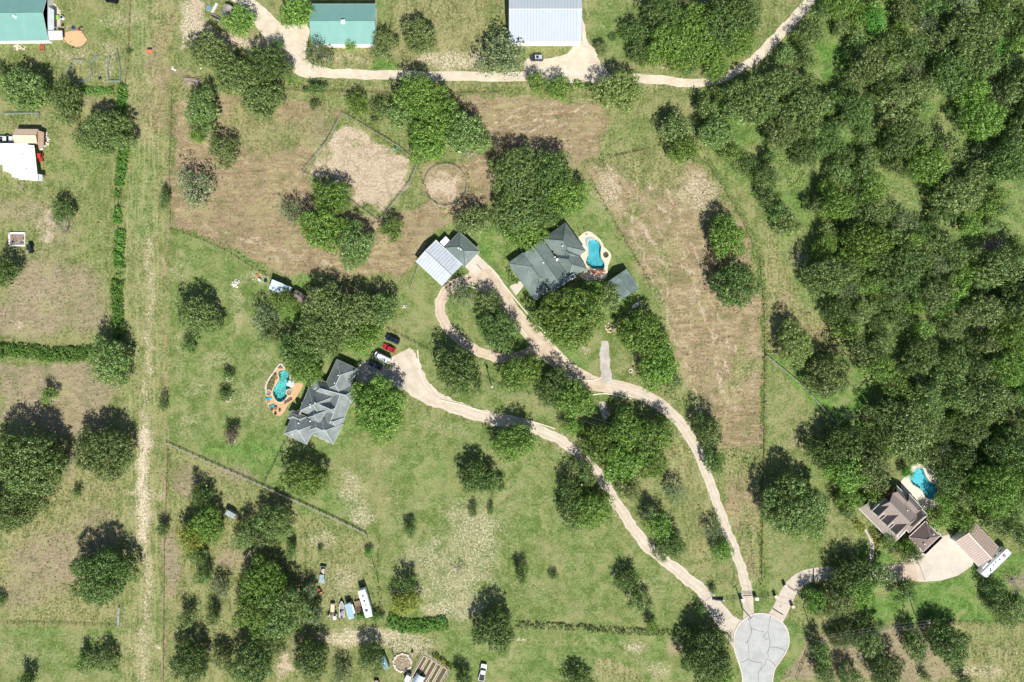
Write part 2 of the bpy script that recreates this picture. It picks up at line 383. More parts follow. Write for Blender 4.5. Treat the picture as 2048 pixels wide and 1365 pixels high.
blob('bare', .75, 740, 1275, 110, 22); blob('bare', .6, 820, 1290, 60, 20); blob('lush', .5, 560, 1080, 40, 14)
# bottom lawn below the hedge line
PD = [(880, 1262), (1040, 1258), (1370, 1268), (1460, 1290), (1480, 1365), (900, 1365)]
paint('mow', 1, PD, 4); paint('lush', .4, PD, 10); stroke('olive', .9, [(1000, 1330), (1050, 1285), (1180, 1280), (1300, 1330), (1330, 1365)], 8, 6)
paint('olive', .7, [(1190, 1315), (1230, 1318), (1280, 1345), (1300, 1365), (1180, 1365)], 4, True); paint('lush', .1, [(1190, 1315), (1230, 1318), (1280, 1345), (1300, 1365), (1180, 1365)], 4, True)
blob('bare', .65, 1272, 1292, 30, 14, 16); blob('bare', .5, 1320, 1340, 30, 26, 22); blob('bare', .6, 1045, 1280, 20, 6); blob('pink', .8, 1345, 1300, 20, 18)
# --- right bottom
paint('mow', .7, [(1532, 712), (1600, 760), (1700, 880), (1660, 1000), (1640, 1140), (1560, 1200), (1525, 1160)], 5, True)
paint('olive', .45, [(1532, 712), (1600, 760), (1700, 880), (1620, 930), (1560, 950), (1530, 1180)], 10)
stroke('bare', .4, [(1545, 780), (1538, 850), (1535, 900)], 8, 6); blob('brown', .4, 1590, 860, 30, 50); blob('lush', .25, 1620, 1040, 60, 40)
blob('bare', .35, 1550, 1100, 14, 60); blob('brown', .3, 1540, 1060, 10, 50)
paint('lush', .95, [(1540, 710), (1690, 712), (1740, 760), (1735, 880), (1690, 870), (1600, 790)], 5, True)
paint('lush', .8, [(1715, 1085), (1760, 1090), (1800, 1130), (1800, 1150), (1730, 1200)], 8)
paint('mow', 1, [(1740, 1165), (1860, 1165), (1960, 1130), (2048, 1100), (2048, 1245), (1720, 1245)], 5, True)
paint('lush', .75, [(1740, 1165), (1860, 1165), (1960, 1130), (2048, 1100), (2048, 1245), (1720, 1245)], 8); blob('lush', .7, 2000, 1160, 60, 40); blob('pink', .7, 2040, 1162, 30, 20)
paint('mow', 1, [(1575, 1240), (1620, 1260), (1590, 1330), (1560, 1365), (1545, 1365), (1575, 1300)], 4); paint('lush', .55, [(1575, 1240), (1620, 1260), (1590, 1330), (1560, 1365), (1545, 1365), (1575, 1300)], 6)
paint('lush', .5, [(1400, 1190), (1560, 1150), (1560, 1210), (1490, 1240)], 8)
paint('pink', .75, [(1615, 1275), (1740, 1250), (1900, 1250), (1900, 1365), (1560, 1365)], 10)
paint('olive', .7, [(1890, 1248), (2048, 1250), (2048, 1365), (1900, 1365)], 8); blob('bare', .55, 1960, 1345, 60, 22, 20); blob('bare', .4, 2000, 1300, 60, 14); blob('lush', .4, 1980, 1275, 60, 14)
# --- woods floor
FOREST = [(1395, 180), (1470, 150), (1520, 120), (1570, 80), (1640, -20), (2080, -20), (2080, 1060), (1900, 1060), (1880, 950), (1760, 905), (1740, 860), (1745, 760), (1690, 690), (1600, 600), (1540, 470), (1500, 400), (1440, 330), (1400, 250)]
paint('weed', .2, FOREST, 14); paint('olive', .35, FOREST, 14); paint('lush', .6, FOREST, 14)
for a in [(1450, 250, 50, 50), (1540, 330, 60, 60), (1620, 350, 50, 60), (1700, 300, 40, 40), (1640, 220, 40, 40)]: blob('lush', .8, *a); blob('olive', .6, *a)
paint('weed', 0, [(1535, 560), (1600, 580), (1690, 690), (1690, 708), (1535, 702)], 6); paint('olive', 1, [(1530, 470), (1600, 480), (1620, 600), (1690, 690), (1690, 708), (1535, 702), (1530, 500)], 8, True); blob('brown', .5, 1620, 670, 40, 25); blob('brown', .5, 1570, 600, 20, 30)
for p in [[(1628, 92), (1688, 84), (1702, 150), (1650, 160)]]: paint('lush', .9, p, 6); paint('weed', .1, p, 6); paint('mow', .8, p, 5)
for x, y, rx, ry in [(1885, 225, 28, 22), (1800, 390, 50, 30), (2032, 410, 22, 34), (1765, 345, 30, 14), (1850, 420, 26, 14), (1750, 265, 14, 12), (1830, 60, 14, 10)]:
    blob('weed', 0, x, y, rx, ry); blob('olive', 1, x, y, rx, ry); blob('brown', .4, x, y, rx*.7, ry*.7)
blob('lush', .6, 1560, 320, 30, 90); blob('lush', .5, 1430, 250, 20, 40); blob('weed', .3, 1700, 370, 40, 30); blob('lush', .5, 1700, 380, 30, 40)
blob('dirt', .9, 1985, 487, 22, 12, 6); blob('dirt', .7, 2010, 95, 20, 12, 6); blob('dirt', .6, 1870, 590, 20, 10); blob('dirt', .4, 1960, 650, 20, 18)
paint('olive', .6, [(1170, 0), (1300, 0), (1330, 60), (1380, 120), (1360, 145), (1220, 135), (1190, 100)], 8); paint('mow', .8, [(1170, 0), (1290, 0), (1310, 100), (1220, 130), (1190, 100)], 6); paint('olive', .2, [(1170, 0), (1290, 0), (1310, 100), (1220, 130), (1190, 100)], 10); blob('lush', .45, 1230, 50, 50, 60)
blob('brown', .6, 1350, 110, 40, 20); stroke('bare', .7, [(1172, 0), (1170, 70), (1190, 110), (1230, 135)], 8, 8); blob('bare', .5, 1210, 65, 5, 16); blob('bare', .4, 1300, 135, 70, 5)
blob('lush', .5, 1620, 330, 40, 40)
# gravel fringes beside the drives
for pts, wd in (([(480, 0), (545, 60), (605, 138), (720, 148), (1130, 153), (1375, 168)], 30), ([(840, 780), (930, 822), (1040, 850), (1150, 900), (1215, 975), (1290, 1090), (1415, 1190)], 30),
                ([(1090, 695), (1180, 765), (1270, 785), (1360, 845), (1425, 980), (1490, 1160)], 30), ([(880, 620), (920, 680), (1000, 715)], 26), ([(1210, 690), (1212, 760)], 28)):
    stroke('bare', .4, pts, wd, 6)
paint('olive', .35, [(1180, 180), (1400, 190), (1410, 250), (1330, 300), (1200, 250)], 15)
# worn wheel lanes down the long mown strip
for x_, w_, a_ in ((266, 6, .5), (275, 5, .5), (288, 14, .42), (303, 8, .52), (311, 5, .4)):
    stroke('bare', a_, [(x_+6, 0), (x_+4, 250), (x_+2, 500), (x_-2, 800), (x_-6, 1100), (x_-8, 1365)], w_, 6)
stroke('weed', .35, [(318, 300), (316, 700), (312, 1100), (308, 1365)], 5, 5); stroke('weed', .3, [(255, 620), (250, 1000), (246, 1365)], 5, 5)
# furrows curving across the upper right field and tracks down the right pasture
rs_ = random.Random(3)
for k in range(17):
    y_ = 205+k*8.2; x0 = 905+k*2+rs_.uniform(-8, 8); x1 = 1205-k*5+rs_.uniform(-25, 10)
    stroke('dirt' if k % 2 else 'weed', rs_.uniform(.6, .95) if k % 2 else .4, [(x0, y_+16), (x0+(x1-x0)*.35, y_+10+rs_.uniform(-2, 2)), (x0+(x1-x0)*.7, y_-4), (x1, y_-18)], 2.5, 2.5)
for k in range(12):
    o_ = k*13+rs_.uniform(-4, 4)
    stroke('bare' if k % 3 == 0 else 'dirt', rs_.uniform(.55, .95), [(1205+o_, 345+o_*.2), (1240+o_*1.02, 430+o_*.2), (1290+o_*.95, 540+o_*.1), (1350+o_*.8, 690), (1395+o_*.6, 830)], 2.5, 3)
for k in range(9):
    o_ = k*22; stroke('dirt', rs_.uniform(.5, .75), [(380+o_, 440+o_*.35), (470+o_, 470+o_*.3), (560+o_, 520+o_*.2)], 2.5, 3)
stroke('dirt', .7, [(1190, 335), (1212, 322), (1232, 350), (1262, 420), (1310, 500), (1345, 560)], 5, 4)
stroke('bare', .5, [(1000, 1350), (1055, 1293), (1180, 1286), (1285, 1320), (1350, 1365)], 5, 5); stroke('bare', .4, [(975, 1345), (1035, 1278), (1190, 1272), (1310, 1310), (1390, 1365)], 4, 4); stroke('weed', .5, [(1188, 1316), (1235, 1320), (1285, 1348), (1302, 1366)], 2, 2)
blob('brown', .45, 1482, 915, 42, 22); blob('olive', .6, 1482, 915, 44, 24)
# pool holes
POOLS = {
 'a': [(559, 742), (573, 741), (580, 747), (579, 757), (582, 768), (581, 778), (577, 788), (572, 797), (564, 804), (555, 803), (549, 796), (546, 788), (547, 778), (554, 768), (559, 758), (557, 748)],
 'b': [(1181, 480), (1190, 480), (1198, 485), (1202, 494), (1201, 506), (1202, 517), (1208, 526), (1208, 537), (1197, 540), (1184, 537), (1174, 530), (1172, 522), (1176, 512), (1177, 500), (1175, 488)],
 'c': [(1826, 944), (1835, 936), (1845, 938), (1850, 950), (1858, 962), (1870, 970), (1874, 982), (1870, 994), (1860, 999), (1850, 994), (1844, 982), (1835, 975), (1824, 968), (1819, 956)]}
me = bpy.data.meshes.new('ground')
V = np.stack([GX.ravel(), GY.ravel(), np.zeros(GX.size)], 1)
ii, jj = np.meshgrid(np.arange(nx-1), np.arange(ny-1)); a = (jj*nx+ii).ravel()
F = np.stack([a, a+1, a+1+nx, a+nx], 1)
cx_ = (PX.ravel()[F].mean(1)); cy_ = (PY.ravel()[F].mean(1))
keep = np.ones(len(F), bool)
for pl in POOLS.values():
    keep &= ~(seg_d(cx_, cy_, pl) < -1.0)
F = F[keep]
me.vertices.add(len(V)); me.vertices.foreach_set('co', V.ravel())
me.loops.add(F.size); me.loops.foreach_set('vertex_index', F.ravel().astype(np.int32))
me.polygons.add(len(F)); me.polygons.foreach_set('loop_start', np.arange(0, F.size, 4, dtype=np.int32))
me.update(calc_edges=True)
for nm, ks in (('cover_a', ('lush', 'brown', 'bare', 'olive')), ('cover_b', ('pink', 'weed', 'dirt', 'mow'))):
    at = me.color_attributes.new(nm, 'FLOAT_COLOR', 'POINT')
    at.data.foreach_set('color', np.stack([CH[k].ravel() for k in ks], 1).astype(np.float32).ravel())

s = NT('ground_cover'); v = s.coord()
aa = s.n('ShaderNodeAttribute', attribute_name='cover_a'); ab = s.n('ShaderNodeAttribute', attribute_name='cover_b')
sa = s.n('ShaderNodeSeparateColor'); s.l(aa.outputs['Color'], sa.inputs[0]); sb_ = s.n('ShaderNodeSeparateColor'); s.l(ab.outputs['Color'], sb_.inputs[0])
c_lush, c_brown, c_bare, c_olive = sa.outputs[0], sa.outputs[1], sa.outputs[2], aa.outputs['Alpha']
c_pink, c_weed, c_dirt, c_mow = sb_.outputs[0], sb_.outputs[1], sb_.outputs[2], ab.outputs['Alpha']
big = s.noise(v, .06, 4, .6, .6); mid = s.noise(v, .28, 5, .65, .4); fine = s.noise(v, 1.4, 4, .7); dots = s.noise(v, 1.5, 5, .78, .3)
vs_ = s.coord(scale=(1, .25, 1), rot=(0, 0, R(20))); streak = s.noise(vs_, .9, 4, .65, .8)
vr = s.coord(scale=(.3, 1, 1), rot=(0, 0, R(-28))); streak2 = s.noise(vr, 1.1, 4, .7, .5)
vh = s.coord(scale=(.12, 1, 1), rot=(0, 0, R(18))); streak3 = s.noise(vh, .55, 3, .6, 1.2)
mixn = s.math('ADD', s.math('MULTIPLY', mid, .45), s.math('MULTIPLY', fine, .55))
def tone(a, b, f=None, lo=.36, hi=.64): return s.mix(s.ramp(f if f is not None else mixn, lo, hi), rgb(a), rgb(b))
def pert(c, k=.5, n=None): return s.math('ADD', c, s.math('MULTIPLY', s.math('SUBTRACT', n or mixn, .5), k))
rough_n = s.math('ADD', s.math('MULTIPLY', streak, .5), s.math('MULTIPLY', fine, .5))
rough_m = s.math('ADD', s.math('MULTIPLY', rough_n, .55), s.math('MULTIPLY', mixn, .45))
base = tone('50612f', '8e9160', rough_m, .40, .60)
mown = tone('546a30', '8a9060', mixn, .40, .62)
c = s.mix(s.ramp(c_mow, .2, .8), base, mown)
oli = tone('565f38', '9f9a6c', rough_m, .40, .60)
c = s.mix(s.ramp(pert(c_olive, .7), .25, .8), c, oli)
lus = tone('40652a', '74924a', mixn, .4, .62)
c = s.mix(s.ramp(pert(c_lush, .6), .1, 1.0), c, lus)
brn = s.mix(s.ramp(s.math('ADD', s.math('MULTIPLY', s.math('ADD', s.math('MULTIPLY', streak3, .4), s.math('MULTIPLY', mid, .6)), .5), s.math('MULTIPLY', fine, .5)), .38, .62), rgb('786a50'), rgb('a39074'))
c = s.mix(s.ramp(s.math('ADD', pert(c_brown, .6), s.math('MULTIPLY', s.math('SUBTRACT', big, .5), 1.6)), .3, .8), c, brn)
pk = tone('776e54', 'a3957c', s.math('ADD', s.math('MULTIPLY', streak2, .5), s.math('MULTIPLY', fine, .5)))
c = s.mix(s.ramp(pert(c_pink, .8), .3, .8), c, pk)
wd_ = tone('2f4419', '5f7433', fine, .38, .62)
c = s.mix(s.ramp(pert(c_weed, .8), .3, .8), c, wd_)
vt = s.coord(scale=(.22, 1, 1), rot=(0, 0, R(-14))); till = s.noise(vt, .8, 3, .6, .6)
c = s.mix(s.math('MULTIPLY', s.ramp(till, .52, .62), s.math('MULTIPLY', s.ramp(c_brown, .3, .8), s.ramp(big, .42, .58, .0, .5))), c, rgb('bba987'))
c = s.mix(s.math('MULTIPLY', s.ramp(till, .44, .36), s.math('MULTIPLY', s.ramp(c_brown, .3, .8), .35)), c, rgb('645840'))
vl = s.coord(scale=(1, .06, 1)); lane = s.noise(vl, .9, 3, .6)
c = s.mix(s.math('MULTIPLY', s.ramp(lane, .52, .62), s.math('MULTIPLY', s.ramp(c_mow, .5, .75, 0, .4), s.ramp(c_olive, .4, .55))), c, rgb('a7a376'))
# broad worn tone everywhere
c = s.mix(s.ramp(big, .5, .7, 0, .32), c, rgb('978e64'))
mid2 = s.noise(s.coord(rot=(0, 0, 1)), .13, 4, .6, .8)
c = s.mix(s.ramp(mid2, .5, .66, 0, .45), c, rgb('9a966a'))
c = s.mix(s.ramp(mid2, .46, .34, 0, .35), c, rgb('54662e'))
c = s.mix(s.ramp(mid, .55, .72, 0, .3), c, rgb('4c5a2b'))
# pale stony speckle
spk = s.math('MULTIPLY', s.ramp(dots, s.math('SUBTRACT', .63, s.math('MULTIPLY', c_bare, .20)), s.math('SUBTRACT', .70, s.math('MULTIPLY', c_bare, .2))),
             s.ramp(s.math('ADD', c_bare, s.math('MULTIPLY', s.math('SUBTRACT', s.math('ADD', s.math('MULTIPLY', mid, .6), s.math('MULTIPLY', big, .4)), .5), 1.8)), .15, .6))
bare_wash = s.ramp(pert(c_bare, 1.0), .25, 1.0, 0, .75)
c = s.mix(bare_wash, c, tone('9a8d72', 'bcae95', fine))
c = s.mix(s.math('MULTIPLY', spk, .9), c, rgb('cfc2a8'))
dr = s.mix(s.math('MULTIPLY', s.ramp(mid, .55, .7), .45), tone('9c8a72', 'c6b59e', mixn, .4, .6), rgb('8c7d62'))
c = s.mix(s.math('MULTIPLY', s.ramp(s.math('ADD', pert(c_dirt, .9), s.math('MULTIPLY', s.math('SUBTRACT', mid, .5), 1.2)), .2, .8), .95), c, dr)
# sparse dead stems / stones everywhere outside lawns
sp0 = s.math('MULTIPLY', s.ramp(dots, .64, .70), s.ramp(c_lush, .1, .5, .5, .12))
c = s.mix(sp0, c, rgb('bdb28e'))
dk0 = s.math('MULTIPLY', s.ramp(s.noise(v, 1.3, 5, .75), .39, .31), .65)
c = s.mix(dk0, c, rgb('3c4426'))
s.l(c, s.b.inputs['Base Color']); s.b.inputs['Roughness'].default_value = .95; s.b.inputs['Specular IOR Level'].default_value = .08
hh = s.math('ADD', s.math('MULTIPLY', fine, .6), s.math('MULTIPLY', rough_n, .4))
s.bump(hh, .8, .32)
me.materials.append(s.m)
g = bpy.data.objects.new('ground', me); col.objects.link(g); struct(g)

# ================================================================ ROADS AND PAVING
def road_mat(name, c1, c2, c3, rut, bumpd=.05, speck=.3):
    s = NT(name); v = s.coord()
    mid = s.noise(v, .35, 5, .65, .4); fine = s.noise(v, 2.2, 4, .7)
    m = s.math('ADD', s.math('MULTIPLY', mid, .6), s.math('MULTIPLY', fine, .4))
    c = s.mix(s.ramp(m, .36, .62), rgb(c1), rgb(c2))
    if rut:
        uv = s.n('ShaderNodeUVMap'); sx = s.n('ShaderNodeSeparateXYZ'); s.l(uv.outputs[0], sx.inputs[0])
        d = s.math('ABSOLUTE', s.math('SUBTRACT', s.math('ABSOLUTE', s.math('SUBTRACT', sx.outputs[1], .5)), .24))
        tr = s.ramp(s.math('ADD', d, s.math('MULTIPLY', s.math('SUBTRACT', mid, .5), .25)), .04, .14, rut, 0)
        c = s.mix(tr, c, rgb(c3))
    c = s.mix(s.math('MULTIPLY', s.ramp(s.noise(v, 3.0, 2), .62, .7), speck), c, rgb('6f6a50'))
    c = s.mix(s.math('MULTIPLY', s.ramp(s.noise(v, .12, 4, .7), .5, .7), .35), c, rgb(c3))
    s.l(c, s.b.inputs['Base Color']); s.b.inputs['Roughness'].default_value = .92; s.b.inputs['Specular IOR Level'].default_value = .12
    s.bump(fine, .5, bumpd); return s.m
M_cal = road_mat('caliche', 'bdb09a', 'd0c5b1', 'b3a28b', 0)
M_drv = road_mat('caliche_drive', 'bbb09f', 'cbc1b0', 'b8a58e', .45)
M_pink = road_mat('decomposed_granite', 'b8a791', 'cabaa5', 'b09b84', .4)
M_grey = road_mat('grey_gravel', 'a39c92', 'bab4aa', '8f8a80', 0)
M_con = road_mat('concrete', 'b5a999', 'c6bbac', 'a3968a', 0, .01, .1)
M_con2 = road_mat('pale_concrete', 'bbb2a4', 'c9c0b1', 'aea596', 0, .01, .05)
M_conp = road_mat('pinkish_concrete', 'b3a08c', 'c2b09c', 'a08c78', 0, .01, .05)
M_asp = road_mat('worn_asphalt', 'a6a7a4', 'b5b6b3', '949592', 0, .01, .1)
def wpoly(px, amp=.25, n=5, z=0):
    q = smooth(px, True, n); out = []
    for i, p in enumerate(q):
        w_ = P(p[0], p[1], z); out.append((w_.x+wob(i, 2.2, amp), w_.y+wob(i, 5.9, amp)))
    return out
ribbon('gravel_road', [(470, -14, 30), (505, 18, 34), (540, 55, 42), (575, 100, 50), (605, 136, 36), (650, 146, 20), (720, 149, 19), (850, 152, 19), (1000, 154, 19), (1130, 154, 22), (1250, 156, 18), (1330, 161, 18),
       (1380, 167, 17), (1440, 158, 17), (1500, 126, 19), (1530, 100, 21), (1562, 66, 21), (1592, 34, 20), (1630, -12, 20)], .010, M_cal, .3)
sheet('parking_yard', wpoly([(563, 53), (615, 52), (614, 92), (606, 120), (585, 112), (568, 85)], .2), .018, M_cal)
sheet('gravel_yard', wpoly([(1050, 122), (1085, 118), (1120, 113), (1142, 100), (1148, 92), (1163, 88), (1164, 40), (1170, 55), (1176, 84), (1190, 100), (1196, 118), (1214, 142), (1212, 164), (1140, 166), (1062, 160)], .3), .018, M_cal)
ribbon('driveway', [(800, 706, 48), (812, 730, 54), (822, 755, 54), (850, 786, 40), (890, 807, 27), (930, 822, 25), (985, 838, 24), (1040, 850, 23), (1100, 870, 21), (1150, 902, 19), (1190, 940, 18), (1215, 978, 20), (1252, 1035, 21),
       (1290, 1088, 22), (1330, 1122, 22), (1380, 1162, 24), (1418, 1193, 25)], .010, M_drv, .45)
sheet('parking_pad', wpoly([(752, 730), (775, 735), (800, 752), (815, 780), (790, 775), (742, 768), (714, 762), (716, 735), (735, 722)], .25), .014, M_grey)
ribbon('driveway', [(938, 545, 30), (968, 553, 44), (1000, 590, 36), (1030, 630, 30), (1060, 665, 32), (1092, 697, 36), (1130, 735, 33), (1180, 764, 30), (1222, 773, 28), (1270, 784, 27), (1320, 810, 24), (1360, 846, 22), (1395, 902, 20), (1425, 982, 18)], .010, M_pink, .2)
ribbon('driveway', [(1212, 770, 16), (1270, 786, 20), (1320, 812, 19), (1360, 848, 19), (1396, 905, 19), (1427, 985, 18), (1450, 1050, 18), (1473, 1110, 18), (1489, 1160, 20), (1495, 1196, 22)], .018, M_drv, .4)
ribbon('driveway_loop', [(1085, 700, 30), (1045, 711, 20), (1005, 717, 19), (962, 705, 19), (922, 682, 19), (892, 650, 20), (880, 622, 20), (884, 597, 22), (905, 573, 22), (950, 556, 24)], .014, M_pink, .35)
ribbon('gravel_spur', [(1210, 682, 14), (1209, 710, 19), (1211, 740, 20), (1214, 765, 24)], .022, M_grey, .3)
ribbon('gravel_patch', [(1203, 804, 12), (1208, 822, 15), (1211, 842, 7)], .010, M_grey, .3)
# concrete aprons
sheet('concrete_drive', W2([(1405, 1183), (1422, 1172+12), (1455, 1218), (1466, 1232), (1480, 1240), (1500, 1236), (1476, 1275), (1469, 1300), (1455, 1280), (1430, 1243), (1402, 1203)]), .026, M_con)
sheet('concrete_drive', W2([(1484, 1195), (1506, 1195), (1508, 1225), (1513, 1238), (1505, 1244), (1486, 1242), (1487, 1225)]), .026, M_con)
sheet('concrete_drive', wpoly([(1536, 1232), (1545, 1216), (1560, 1185), (1577, 1160), (1600, 1144), (1630, 1136), (1668, 1134), (1720, 1138), (1782, 1132), (1780, 1160), (1720, 1162), (1670, 1160), (1625, 1164), (1598, 1180), (1585, 1205), (1566, 1244), (1550, 1240)], .05, 4), .026, M_con)
PAD = [(1782, 1133), (1800, 1127), (1816, 1119), (1840, 1102), (1866, 1078), (1902, 1068), (1925, 1095), (1948, 1122), (1943, 1133), (1915, 1152), (1880, 1162), (1845, 1164), (1780, 1160)]
sheet('concrete_court', W2(PAD), .036, M_con2)
sheet('concrete_slab', W2([(1783, 1134), (1800, 1128), (1816, 1120), (1836, 1128), (1838, 1163), (1782, 1159)]), .044, M_conp)
sheet('concrete_slab', W2([(1827, 1122), (1848, 1113), (1868, 1136), (1849, 1160), (1840, 1162.5)]), .048, M_con)
sheet('garage_apron', W2([(930, 534), (954, 509), (977, 530), (952, 555)]), .030, M_con2)
sheet('front_walk', W2([(1019, 573), (1041, 563), (1048, 572), (1032, 592)]), .026, M_con2)
ribbon('garden_path', [(1731, 1059, 7), (1741, 1075, 8), (1744, 1095, 8), (1743, 1118, 8), (1740, 1136, 8)], .030, M_con, .04)
# joints across the concrete drive
M_joint = mat('joint_filler', '2c2724', .9)
def strip(name, a, b, wd, z, parent=None, m=None):
    p, q = P(*a), P(*b); d = (q-p); n_ = Vector((-d.y, d.x, 0)).normalized()*wd/2
    vs = [p+n_, q+n_, q-n_, p-n_]
    return MB().add([(x.x, x.y, z) for x in vs][::-1], [(0, 1, 2, 3)]).build(name, m or M_joint, parent, None if parent else 'structure')
strip('expansion_joint', (1545, 1217), (1566, 1230), .35, .031); strip('expansion_joint', (1627, 1137), (1626, 1163), .4, .031)
strip('expansion_joint', (1409, 1203), (1424, 1192), .12, .031); strip('expansion_joint', (1437, 1251), (1451, 1238), .12, .031)
strip('expansion_joint', (1838, 1128), (1850, 1161), .12, .052); strip('expansion_joint', (953, 528), (965, 541), .18, .035)
# cul-de-sac
cds = [(1486, 1380), (1484, 1350), (1477, 1325), (1469, 1300), (1468, 1275), (1474, 1255), (1487, 1240), (1503, 1230), (1522, 1227), (1543, 1231), (1562, 1243), (1574, 1260), (1578, 1283), (1572, 1303), (1560, 1322), (1548, 1342), (1543, 1380)]
cs = smooth(cds, n=5); csw = W2(cs)
rd = sheet('cul_de_sac_road', csw, .060, M_asp)
M_kerb = mat('kerb_concrete', 'c9c0b0', .85)
def kerb(name, pts, w_=.35, h=.14, m=None, z=0.0):
    b = MB(); n = len(pts)
    L = []; Rr = []
    for i in range(n):
        a_ = Vector(pts[max(0, i-1)]); c_ = Vector(pts[min(n-1, i+1)]); t = (c_-a_).normalized(); nn = Vector((-t.y, t.x))
        p = Vector(pts[i]); L.append(p+nn*w_/2); Rr.append(p-nn*w_/2)
    for i in range(n-1): b.prism([tuple(L[i]), tuple(L[i+1]), tuple(Rr[i+1]), tuple(Rr[i])], z, z+h)
    o = b.build(name, m or M_kerb); struct(o); return o
kerb('kerb', csw, .4, .15)
M_crack = mat('crack_sealant', '4a4b4a', .9)
for pts in ([(1496, 1234), (1503, 1258), (1501, 1268), (1495, 1286), (1491, 1283)], [(1503, 1258), (1516, 1262), (1530, 1265)], [(1541, 1232), (1536, 1262), (1540, 1285), (1536, 1305), (1537, 1315)],
            [(1536, 1262), (1528, 1272), (1531, 1278), (1536, 1279)], [(1495, 1281), (1497, 1300), (1497, 1318), (1481, 1326)], [(1497, 1318), (1508, 1324), (1524, 1326), (1521, 1338)], [(1541, 1295), (1555, 1296), (1571, 1301)],
            [(1551, 1332), (1540, 1321), (1532, 1320), (1528, 1333), (1517, 1345), (1517, 1365)]):
    q = smooth(pts, n=4); q = [(x+random.uniform(-.7, .7), y+random.uniform(-.7, .7), random.uniform(.45, .9)) for x, y in q]
    o = ribbon('crack', [(a[0], a[1], a[2]) for a in q][::2]+[q[-1]], .066, M_crack, 0); del o['kind']; o.parent = rd
# pale edging beside the drives
M_edge = mat('limestone_edging', 'd2c9b6', .9)
for pts in ([(975, 530), (990, 545), (1012, 575), (1040, 610), (1070, 645), (1092, 668), (1115, 700), (1130, 722), (1150, 745), (1170, 760), (1190, 760), (1202, 755)],
            [(1075, 712), (1092, 722), (1120, 745), (1150, 775)], [(1185, 790), (1215, 788), (1262, 798)], [(885, 560), (945, 575), (970, 585)], [(1036, 650), (1060, 680), (1058, 695), (1040, 705)],
            [(835, 700), (838, 725), (845, 760), (865, 785)], [(1010, 830), (1060, 842), (1110, 858)], [(880, 800), (930, 812), (975, 826)]):
    kerb('edging', W2(smooth(pts, n=5)), .38, .16, M_edge)
